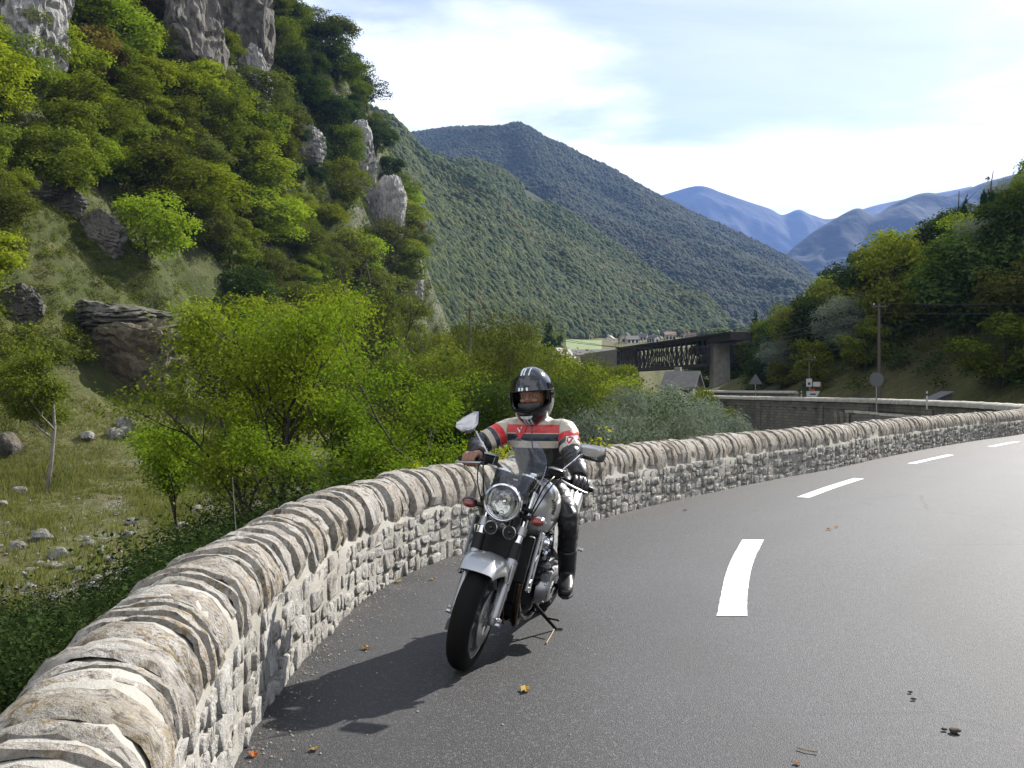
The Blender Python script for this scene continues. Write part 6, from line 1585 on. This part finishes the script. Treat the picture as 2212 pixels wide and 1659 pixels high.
# ------------------------------------------------------------------ rider (same frame as the bike, but upright)
rider = empty('person', (BC.x, BC.y, 0), (0, 0, HEAD))
tag(rider, 'rider in black helmet and cream, red and black leather jacket sitting on the motorcycle', 'person')
RX = Matrix.Rotation(LEAN, 4, 'X')
def bk(p): return RX @ (ST @ Vector(p))           # point on the steered, leaning bike, in the rider's frame
DG = None
def remesh(mb, voxel, smooth=3, fac=.5):
    me = bpy.data.meshes.new('tmp'); me.from_pydata([tuple(p) for p in mb.v], [], mb.f); me.update()
    o = bpy.data.objects.new('tmp', me); COL.objects.link(o)
    md = o.modifiers.new('r', 'REMESH'); md.mode = 'VOXEL'; md.voxel_size = voxel
    if smooth: sm = o.modifiers.new('s', 'SMOOTH'); sm.iterations = smooth; sm.factor = fac
    bpy.context.view_layer.update(); dg = bpy.context.evaluated_depsgraph_get()
    out = bpy.data.meshes.new_from_object(o.evaluated_get(dg)); bpy.data.objects.remove(o); bpy.data.meshes.remove(me)
    return out
def ring(c, ax, side_, hw, hd, n=20, e=2.3):
    ax = Vector(ax).normalized(); s_ = Vector(side_); s_ = (s_ - ax * s_.dot(ax)).normalized(); f_ = ax.cross(s_)
    row = []
    for j in range(n):
        p = 2 * math.pi * j / n; a, b = math.cos(p), math.sin(p)
        row.append(Vector(c) + s_ * math.copysign(abs(a) ** (2 / e), a) * hw + f_ * math.copysign(abs(b) ** (2 / e), b) * hd)
    return row
J = dict(pel=(-.235, .185, .86), wst=(-.225, .18, 1.0), chs=(-.165, .172, 1.17), shl=(-.125, .165, 1.27), nck=(-.105, .16, 1.34), hed=(-.075, .155, 1.45),
         sR=(-.125, -.016, 1.240), eR=(.035, -.168, 1.150), sL=(-.125, .346, 1.235), eL=(.0, .432, 1.085),
         hL=(-.20, .275, .85), kL=(.045, .408, .735), aL=(-.145, .355, .40), hR=(-.20, .095, .86), kR=(.03, -.085, .80), aR=(-.15, -.115, .47))
J = {k: Vector(v) for k, v in J.items()}
gR, gL = bk((.217, -.345, 1.022)), bk(mir((.217, .345, 1.022), 1))
J['wR'] = gR + Vector((-.085, .012, .038)); J['wL'] = gL + Vector((-.085, -.012, .045))
b = MB()
b.loft([ring((-.245, .185, .80), (0, 0, 1), (0, 1, 0), .15, .12), ring(J['pel'], (.02, 0, 1), (0, 1, 0), .168, .135), ring((-.232, .182, .93), (.05, 0, 1), (0, 1, 0), .158, .122), ring(J['wst'], (.15, 0, 1), (0, 1, 0), .150, .112),
        ring((-.20, .176, 1.08), (.3, 0, 1), (0, 1, 0), .162, .116), ring(J['chs'], (.35, 0, 1), (0, 1, 0), .182, .125), ring((-.14, .168, 1.228), (.35, 0, 1), (0, 1, 0), .182, .118),
        ring(J['shl'] + Vector((0, 0, .012)), (.3, 0, 1), (0, 1, 0), .138, .10), ring((-.11, .162, 1.32), (.2, 0, 1), (0, 1, 0), .088, .078), ring(J['nck'], (.2, 0, 1), (0, 1, 0), .062, .064), ring((-.09, .158, 1.42), (.2, 0, 1), (0, 1, 0), .056, .06)])
def limb(pts, rs, n=14): b.tube(spline(pts, 3 * (len(pts) - 1) + 1), list(np.interp(np.linspace(0, 1, 3 * (len(pts) - 1) + 1), np.linspace(0, 1, len(rs)), rs)), n)
limb([J['sR'] + Vector((0, .07, .01)), J['sR'], J['sR'].lerp(J['eR'], .5), J['eR'], J['eR'].lerp(J['wR'], .5), J['wR']], [.072, .076, .068, .057, .055, .044])
limb([J['sL'] + Vector((0, -.07, .01)), J['sL'], J['sL'].lerp(J['eL'], .5), J['eL'], J['eL'].lerp(J['wL'], .5), J['wL']], [.072, .078, .068, .058, .056, .044])
limb([J['hL'] + Vector((-.03, -.03, .0)), J['hL'].lerp(J['kL'], .4), J['kL'], J['kL'].lerp(J['aL'], .35) + Vector((-.012, 0, 0)), J['aL']], [.096, .086, .064, .062, .050])
limb([J['hR'] + Vector((-.03, .03, .0)), J['hR'].lerp(J['kR'], .4), J['kR'], J['kR'].lerp(J['aR'], .35) + Vector((-.012, 0, 0)), J['aR']], [.098, .088, .066, .060, .048])
bm_ = remesh(b, .011, 6)
co = np.empty(len(bm_.vertices) * 3); bm_.vertices.foreach_get('co', co); co = co.reshape(-1, 3)
nr = np.empty(len(bm_.vertices) * 3); bm_.vertices.foreach_get('normal', nr); nr = nr.reshape(-1, 3)
def seg(P, a, c):
    a, c = np.array(a), np.array(c); d = c - a; t = np.clip(((P - a) @ d) / (d @ d), 0, 1); return np.linalg.norm(P - a - t[:, None] * d, axis=1), t
dT = np.min([seg(co, J[a], J[c])[0] for a, c in (('pel', 'wst'), ('wst', 'chs'), ('chs', 'shl'), ('shl', 'nck'))], axis=0) - .105
arms = []
for s in 'RL':
    d1, t1 = seg(co, J['s' + s], J['e' + s]); d2, t2 = seg(co, J['e' + s], J['w' + s])
    arms.append((np.minimum(d1, d2), np.where(d1 < d2, t1, 1 + t2)))
dA = np.minimum(arms[0][0], arms[1][0]); tA = np.where(arms[0][0] < arms[1][0], arms[0][1], arms[1][1])
legs = np.min([seg(co, J[a], J[c])[0] for a, c in (('hL', 'kL'), ('kL', 'aL'), ('hR', 'kR'), ('kR', 'aR'))], axis=0)
lat = np.abs(co[:, 1] - .165)
part_arm = np.clip((lat - .165) / .02 + .5, 0, 1) * (co[:, 2] > 1.03) + (tA > .5) * (dA < dT) * (co[:, 2] > .9)
part_leg = (co[:, 2] < .885).astype(float)
wr_ = fbm(co, 24, 3, 4) * .006 + fbm(co * np.array([1, 1, 2.6]), 13, 3, 9, True) * .0055
# sleeves crease across at the elbow
wr_ += np.where(part_arm > .5, np.sin(tA * 34 + co[:, 2] * 30) * .0042 * np.exp(-((tA - 1.05) / .4) ** 2), 0)
co = co + nr * wr_[:, None]; bm_.vertices.foreach_set('co', co.ravel())
for nme, arr in (('arm', np.clip(part_arm, 0, 1)), ('arm_t', tA), ('leg', part_leg), ('zz', co[:, 2] + .25 * (co[:, 0] + .1) * 0), ('lat', co[:, 1] - .165)):
    a = bm_.attributes.new(nme, 'FLOAT', 'POINT'); a.data.foreach_set('value', arr.astype(np.float32))
def mat_leathers():
    t = NT('rider_leathers'); c = t.coord()
    CR, RD, NV, BK = (.42, .375, .305), (.50, .022, .024), (.012, .019, .030), (.014, .014, .015)
    z = t.math('MULTIPLY_ADD', t.attr('zz'), 2.0, -1.8)         # 0..1 for 0.9..1.4
    def Z(h): return (h - .9) * 2
    tor = t.ramp(z, [(0, BK), (Z(1.140), CR), (Z(1.182), NV), (Z(1.226), CR), (Z(1.231), RD), (Z(1.281), CR)], 'CONSTANT')
    at_ = t.math('MULTIPLY', t.attr('arm_t'), .5)
    arm = t.ramp(at_, [(0, CR), (.115, RD), (.215, CR), (.222, NV), (.285, CR), (.355, BK)], 'CONSTANT')
    col = t.mix(t.math('GREATER_THAN', t.attr('arm'), .5), tor, arm)
    zipm = t.math('MULTIPLY', t.math('LESS_THAN', t.math('ABSOLUTE', t.attr('lat')), .004), t.math('LESS_THAN', t.attr('arm'), .5))
    col = t.mix(zipm, col, (.03, .03, .03))
    seam = t.math('LESS_THAN', t.math('ABSOLUTE', t.math('SUBTRACT', t.attr('arm'), .5)), .22)
    col = t.mix(t.math('MULTIPLY', seam, .45), col, (.10, .09, .08))
    col = t.mix(t.attr('leg'), col, (.013, .013, .014))
    n = t.noise(30, 5, .6, c); n2 = t.noise(9, 3, .5, c, .8)
    col = t.mix(t.ramp(n2, [(.55, 0.0), (.75, .25)]), col, (.07, .065, .06))
    return t.bsdf(col, t.math('MULTIPLY_ADD', n, .14, .30), 0, t.bump(t.math('ADD', n2, t.math('MULTIPLY', n, .3)), .55, .012), .55)
M['leathers'] = mat_leathers()
body = link('body', bm_, M['leathers'], rider)
BB = BVHTree.FromPolygons([Vector(p) for p in co.tolist()], [tuple(p.vertices) for p in bm_.polygons])
M['skin'] = simple('skin', (.25, .125, .08), .5, 0, var=.10, nscale=40, bump=.001)
M['glove'] = simple('glove_leather', (.014, .014, .015), .42, 0, var=.2, bump=.003)
M['white_print'] = simple('white_print', (.70, .70, .68), .4)
M['red_print'] = simple('red_print', (.50, .022, .024), .4)
# patches on the jacket
def patch(name, poly, y0, z0, mat, lift=.004, n=1):
    vs = []
    for dy, dz in poly:
        p, q, i, d = BB.ray_cast(Vector((.6, y0 + dy, z0 + dz)), Vector((-1, 0, 0)))
        vs.append((p + q * lift) if p is not None else Vector((-.03, y0 + dy, z0 + dz)))
    c = sum(vs, Vector()) / len(vs); m = MB(); k = len(vs); m.add(vs + [c], [(i, (i + 1) % k, k) for i in range(k)]); return m.build(name, mat, body, smooth=False)
patch('chest_patch', [(-.045, .024), (0, .026), (.045, .024), (.03, -.018), (0, -.062), (-.03, -.018)], .090, 1.254, M['red_print'], .006)
patch('chest_mark', [(-.018, .006), (-.013, .008), (-.004, -.012), (.002, -.003), (.005, -.006), (-.004, -.022)], .090, 1.254, M['white_print'], .0085)
patch('chest_mark', [(.004, .004), (.008, .002), (.016, .014), (.012, .016)], .090, 1.254, M['white_print'], .0085)
patch('sleeve_badge', [(-.022, .022), (.022, .022), (.022, -.008), (0, -.030), (-.022, -.008)], .405, 1.190, M['white_print'], .006)
patch('sleeve_badge_centre', [(-.016, .017), (.016, .017), (.016, -.006), (0, -.023), (-.016, -.006)], .405, 1.190, M['red_print'], .0085)
patch('sleeve_badge_mark', [(-.010, .012), (.010, .012), (0, -.014)], .405, 1.190, M['white_print'], .011)
# hands closed on the grips
def hand(name, g, g_in, wrist, k, mat):
    """g: grip centre, g_in: unit vector along the grip towards the bike, k: size factor"""
    ax = Vector(g_in).normalized(); up = Vector((0, 0, 1)); up = (up - ax * up.dot(ax)).normalized(); fw = up.cross(ax); fw = fw if fw.x > 0 else -fw
    def L(a, f, u): return g + ax * a * k + fw * f * k + up * u * k
    m = MB()
    spots = [(-.034, .88), (-.012, 1.0), (.011, .97), (.033, .86)][::1]
    for a, ln in spots:
        r = .0098 * k
        m.tube(spline([L(a * .9, -.030, .030), L(a, .004, .0365 * ln + .002), L(a, .030, .016), L(a, .0325, -.008 * ln), L(a, .018, -.028 * ln), L(a, -.004, -.030 * ln)], 12), [r * 1.05] * 4 + [r] * 5 + [r * .92, r * .85, r * .72], 9)
        m.ball(L(a, .004, .0375 * ln), .0115 * k, 8, 6)
    m.loft([ring(wrist, (g - wrist), ax, .030 * k, .022 * k, 14), ring(wrist.lerp(L(0, -.02, .022), .45), (g - wrist), ax, .037 * k, .020 * k, 14), ring(L(0, -.028, .026), (g - wrist), ax, .046 * k, .0165 * k, 14), ring(L(0, -.004, .031), (1, 0, 0), ax, .044 * k, .0115 * k, 14)])
    m.tube(spline([wrist.lerp(L(.035, -.03, .01), .55), L(.044, -.022, .004), L(.052, .006, -.016), L(.046, .024, -.022)], 9), [.016 * k, .0145 * k, .0135 * k, .0125 * k, .012 * k, .012 * k, .0115 * k, .011 * k, .009 * k], 9)
    me = remesh(m, .0032, 2, .4); return link(name, me, mat, rider)
inR = (bk((.237, -.285, 1.031)) - bk((.198, -.405, 1.013))).normalized(); inL = (bk(mir((.237, .285, 1.031), 1)) - bk(mir((.198, .405, 1.013), 1))).normalized()
hand('hand', gR, inR, J['wR'] + Vector((.005, 0, -.004)), 1.06, M['skin'])
hand('glove', gL, inL, J['wL'] + Vector((-.005, 0, 0)), 1.16, M['glove'])
m = MB(); m.tube([J['wL'] + (J['eL'] - J['wL']) * .35, J['wL'], J['wL'] + (gL - J['wL']) * .15], [.054, .050, .040], 14); m.build('glove_cuff', M['glove'], rider)
# boots on the pegs
M['boot_sole'] = simple('boot_sole', (.012, .012, .012), .8)
for s, heel, toe, an in (('L', (-.225, .335, .325), (.045, .392, .262), J['aL']), ('R', (-.24, -.105, .40), (.03, -.12, .36), J['aR'])):
    heel, toe = Vector(heel), Vector(toe); d = (toe - heel); L_ = d.length; d.normalize(); sd_ = Vector((0, 0, 1)).cross(d).normalized(); up = d.cross(sd_)
    def bp(f, w, h0, h1, e=2.6): c = heel + d * L_ * f + up * (h0 + h1) / 2; return ring(c, d, sd_, w, (h1 - h0) / 2, 16, e)
    m = MB(); m.loft([bp(-.02, .026, .012, .06), bp(.05, .036, .002, .10), bp(.22, .038, .004, .105), bp(.42, .042, .004, .088), bp(.66, .049, .002, .070), bp(.86, .044, .002, .058), bp(.97, .030, .004, .046), bp(1.0, .016, .010, .036)])
    m.tube(spline([heel + d * .07 + up * .03, an + Vector((.0, 0, .0)), an + (J['k' + s] - an) * .30, an + (J['k' + s] - an) * .42], 9), [.05, .053, .055, .057, .058, .060, .062, .064, .064], 16)
    bo = link('boot', remesh(m, .007, 4), M['glove'], rider)
    m = MB(); m.loft([[p - up * .006 for p in bp(f, w, -.006, .012, 4)] for f, w in ((-.02, .028), (.06, .040), (.25, .036), (.45, .042), (.66, .051), (.86, .046), (1.0, .020))]); m.build('sole', M['boot_sole'], bo)
# head
HC = J['hed'] + Vector((.0, 0, .008)); HR = Matrix.Rotation(R(-2), 4, 'Z') @ Matrix.Rotation(R(9), 4, 'Y') @ Matrix.Rotation(R(3), 4, 'X')
def sph(az, el, r=(.158, .134, .178)):
    x, y, z = math.cos(el) * math.cos(az), math.cos(el) * math.sin(az), math.sin(el)
    k = 1.0
    if z < 0: k = 1 + .30 * min(1, -z * 1.6) * max(0, x)      # chin bar reaches forward
    zz = z * r[2] * (1.0 if z > 0 else 1.04 + .10 * max(0, x))
    yy = y * r[1] * (1 - .10 * max(0, -z) ** 2)
    return Vector((x * r[0] * k, yy, zz))
def Hd(az, el, g=1.0): return HC + HR.to_3x3() @ (sph(az, el) * g)
def port(az, el):                                   # the eye port
    lo = R(-21) + R(10) * (az / R(76)) ** 2; hi = R(19) - R(7) * (az / R(76)) ** 2
    return abs(az) < R(76) and lo < el < hi
NA, NE = 96, 60; vs = []; fs = []
els = [lerp(R(-62), R(89), i / (NE - 1)) for i in range(NE)]; azs = [-math.pi + 2 * math.pi * j / NA for j in range(NA)]
for g in (1.0, .90):
    for e in els: vs += [Hd(a, e, g) for a in azs]
keep = {}
for i in range(NE - 1):
    for j in range(NA):
        jm = (j + 1) % NA; ac = azs[j] + math.pi / NA; ec = (els[i] + els[i + 1]) / 2
        keep[i, j] = not port(ac, ec)
        if keep[i, j]:
            a, b_, c_, d_ = i * NA + j, i * NA + jm, (i + 1) * NA + jm, (i + 1) * NA + j; O = NA * NE
            fs.append((a, b_, c_, d_)); fs.append((a + O, d_ + O, c_ + O, b_ + O))
O = NA * NE
for i in range(NE - 1):
    for j in range(NA):
        if not keep[i, j]:
            continue
        jm, jp = (j + 1) % NA, (j - 1) % NA
        for (di, nj, e0, e1) in ((i + 1, j, (i + 1) * NA + j, (i + 1) * NA + jm), (i - 1, j, i * NA + jm, i * NA + j), (i, jm, (i + 1) * NA + jm, i * NA + jm), (i, jp, i * NA + j, (i + 1) * NA + j)):
            if (di, nj) in keep and not keep[di, nj]: fs.append((e0, e1, e1 + O, e0 + O))
for j in range(NA): jm = (j + 1) % NA; fs.append((j, j + O, jm + O, jm))
m = MB(); m.add(vs, fs)
M['helmet'] = simple('helmet_black', (.008, .008, .009), .12, 0, coat=.8, var=.02, nscale=3)
hel = m.build('helmet', M['helmet'], rider, sharp=45)
# port trim
m = MB(); tr = []
for k in range(41): a = R(lerp(-75, 75, k / 40)); tr.append((a, R(-21) + R(10) * (a / R(76)) ** 2))
for k in range(41): a = R(lerp(75, -75, k / 40)); tr.append((a, R(19) - R(7) * (a / R(76)) ** 2))
m.tube([Hd(a, e, 1.0) for a, e in tr] + [Hd(*tr[0], 1.0)], .0052, 7); m.build('port_trim', M['rubber'], hel)
# raised visor
m = MB(); nu_, nv_ = 33, 12; vv = []
for i in range(nv_):
    for j in range(nu_):
        a = R(lerp(-84, 84, j / (nu_ - 1))); e0 = R(16) - R(5) * (a / R(84)) ** 2; e1 = R(50) - R(30) * (abs(a) / R(84)) ** 2.2
        vv.append(Hd(a, lerp(e0, e1, i / (nv_ - 1)), 1.045 if i else 1.05))
m.add(vv, [(i * nu_ + j, i * nu_ + j + 1, (i + 1) * nu_ + j + 1, (i + 1) * nu_ + j) for i in range(nv_ - 1) for j in range(nu_ - 1)])
vis = m.build('visor', M['visor'], hel)
m = MB(); m.tube([vv[j] for j in range(nu_)], .0032, 6); m.build('visor_edge', M['black_plastic'], vis)
for s in (-1, 1):
    m = MB(); m.lathe([(.0, .010), (.018, .010), (.024, .004), (.026, -.004)], Hd(R(86) * s, R(6), 1.02), HR.to_3x3() @ Vector((.06, s, .05)), 20); m.build('visor_pivot', M['helmet'], hel)
def stripe(name, y0, y1, e0, e1, g, mat, n=18):
    m = MB(); P = []
    for i in range(n):
        e = lerp(e0, e1, i / (n - 1))
        for y in (y0, y1): P.append(Hd(math.asin(max(-.99, min(.99, y / ((.134) * max(.05, math.cos(e)))))), e, g))
    m.add(P, [(2 * i, 2 * i + 1, 2 * i + 3, 2 * i + 2) for i in range(n - 1)]); m.build(name, mat, hel)
M['stripe'] = simple('helmet_stripe', (.62, .66, .67), .2, 0, coat=.8)
for y0, y1 in ((-.034, -.022), (-.014, .024)):
    stripe('helmet_stripe', y0, y1, R(50), R(76), 1.006, M['stripe']); stripe('helmet_stripe', y0, y1, R(17), R(23), 1.053, M['stripe'], 4)
for y0, y1 in ((-.022, -.010), (-.003, .030)): stripe('chin_stripe', y0, y1, R(-56), R(-37), 1.008, M['stripe'], 6)
m = MB(); P = []
for i in range(15):
    f = i / 14 * 2 - 1; a = f * R(20); P += [Hd(a, R(-29), 1.008), Hd(a, R(-30.5) - R(6) * math.sqrt(max(0, 1 - f * f)), 1.008)]
m.add(P, [(2 * i, 2 * i + 1, 2 * i + 3, 2 * i + 2) for i in range(14)]); m.build('chin_badge', M['stripe'], hel)
for y0, y1, e in ((-.02, .018, -31.0), (-.012, .022, -33.0)): stripe('chin_badge_mark', y0, y1, R(e - .35), R(e + .35), 1.011, M['emblem'], 3)
for k in range(4):
    m = MB(); a = R(-62 - 6 * k); m.add([Hd(a, R(24), 1.006), Hd(a - R(3), R(24), 1.006), Hd(a - R(3), R(34), 1.006), Hd(a, R(35), 1.006)], [(0, 1, 2, 3)]); m.build('side_mark', M['white_print'], hel)
# face behind the port
def fp(x, y, z): return HC + HR.to_3x3() @ Vector((x, y, z + .018))
m = MB(); m.ball(fp(-.012, 0, -.02), (.098, .074, .112), 24, 18, HR.to_3x3()); m.ball(fp(.09, 0, -.032), (.020, .014, .020), 10, 8, HR.to_3x3()); m.tube([fp(.086, 0, .012), fp(.096, 0, -.012), fp(.104, 0, -.032)], [.010, .011, .014], 8)
m.ball(fp(.072, .034, -.035), (.024, .024, .018), 10, 8); m.ball(fp(.072, -.034, -.035), (.024, .024, .018), 10, 8); m.tube([fp(.080, -.05, .012), fp(.094, -.02, .016), fp(.094, .02, .016), fp(.080, .05, .012)], .009, 8)
face = link('head', remesh(m, .0045, 3), M['skin'], rider)
M['eye_white'] = simple('eye_white', (.42, .40, .37), .3); M['hair'] = simple('brow_hair', (.02, .014, .010), .7)
for s in (-1, 1):
    m = MB(); m.ball(fp(.079, s * .031, -.006), (.012, .0125, .0052), 10, 8, HR.to_3x3()); m.build('eye', M['eye_white'], face)
    m = MB(); m.ball(fp(.0900, s * .031, -.006), (.003, .0055, .005), 8, 6, HR.to_3x3()); m.build('iris', M['hair'], face)
    m = MB(); m.tube([fp(.089, s * .014, .014), fp(.094, s * .030, .020), fp(.086, s * .050, .014)], [.003, .0042, .002], 6); m.build('eyebrow', M['hair'], face)
m = MB(); m.loft([[fp(.108 - .03 * abs(y / .07) ** 2 + e, y, z) for y in (-.07, -.045, -.02, 0, .02, .045, .07)] + [fp(.09 - .03 * abs(y / .07) ** 2 + e, y, z) for y in (.07, .045, .02, 0, -.02, -.045, -.07)] for z, e in ((-.12, .0), (-.07, .012), (-.048, .004))]); m.build('breath_guard', M['glove'], hel)
m = MB(); m.lathe([(.062, -.05), (.075, -.02), (.070, .03)], fp(-.0, 0, -.12), HR.to_3x3() @ Vector((0, 0, 1)), 20, caps=False); m.build('neck_scarf', M['glove'], rider)
# ------------------------------------------------------------------ the air of the valley
def haze():
    t = NT('valley_air')
    v = t.node('ShaderNodeVolumePrincipled')
    v.inputs['Color'].default_value = (.26, .44, .95, 1)
    v.inputs['Density'].default_value = HAZE
    v.inputs['Anisotropy'].default_value = .1
    t.l.new(v.outputs[0], t.out.inputs['Volume'])
    b = MB(); b.box((0, 3450, 720), (7600, 7300, 1460))
    o = b.build('haze', t.mat, smooth=False); o.location = (0, 0, 0)
    tag(o, 'thin blue haze filling the whole valley air', 'haze', kind='stuff')
HAZE = 0.7e-4
haze()
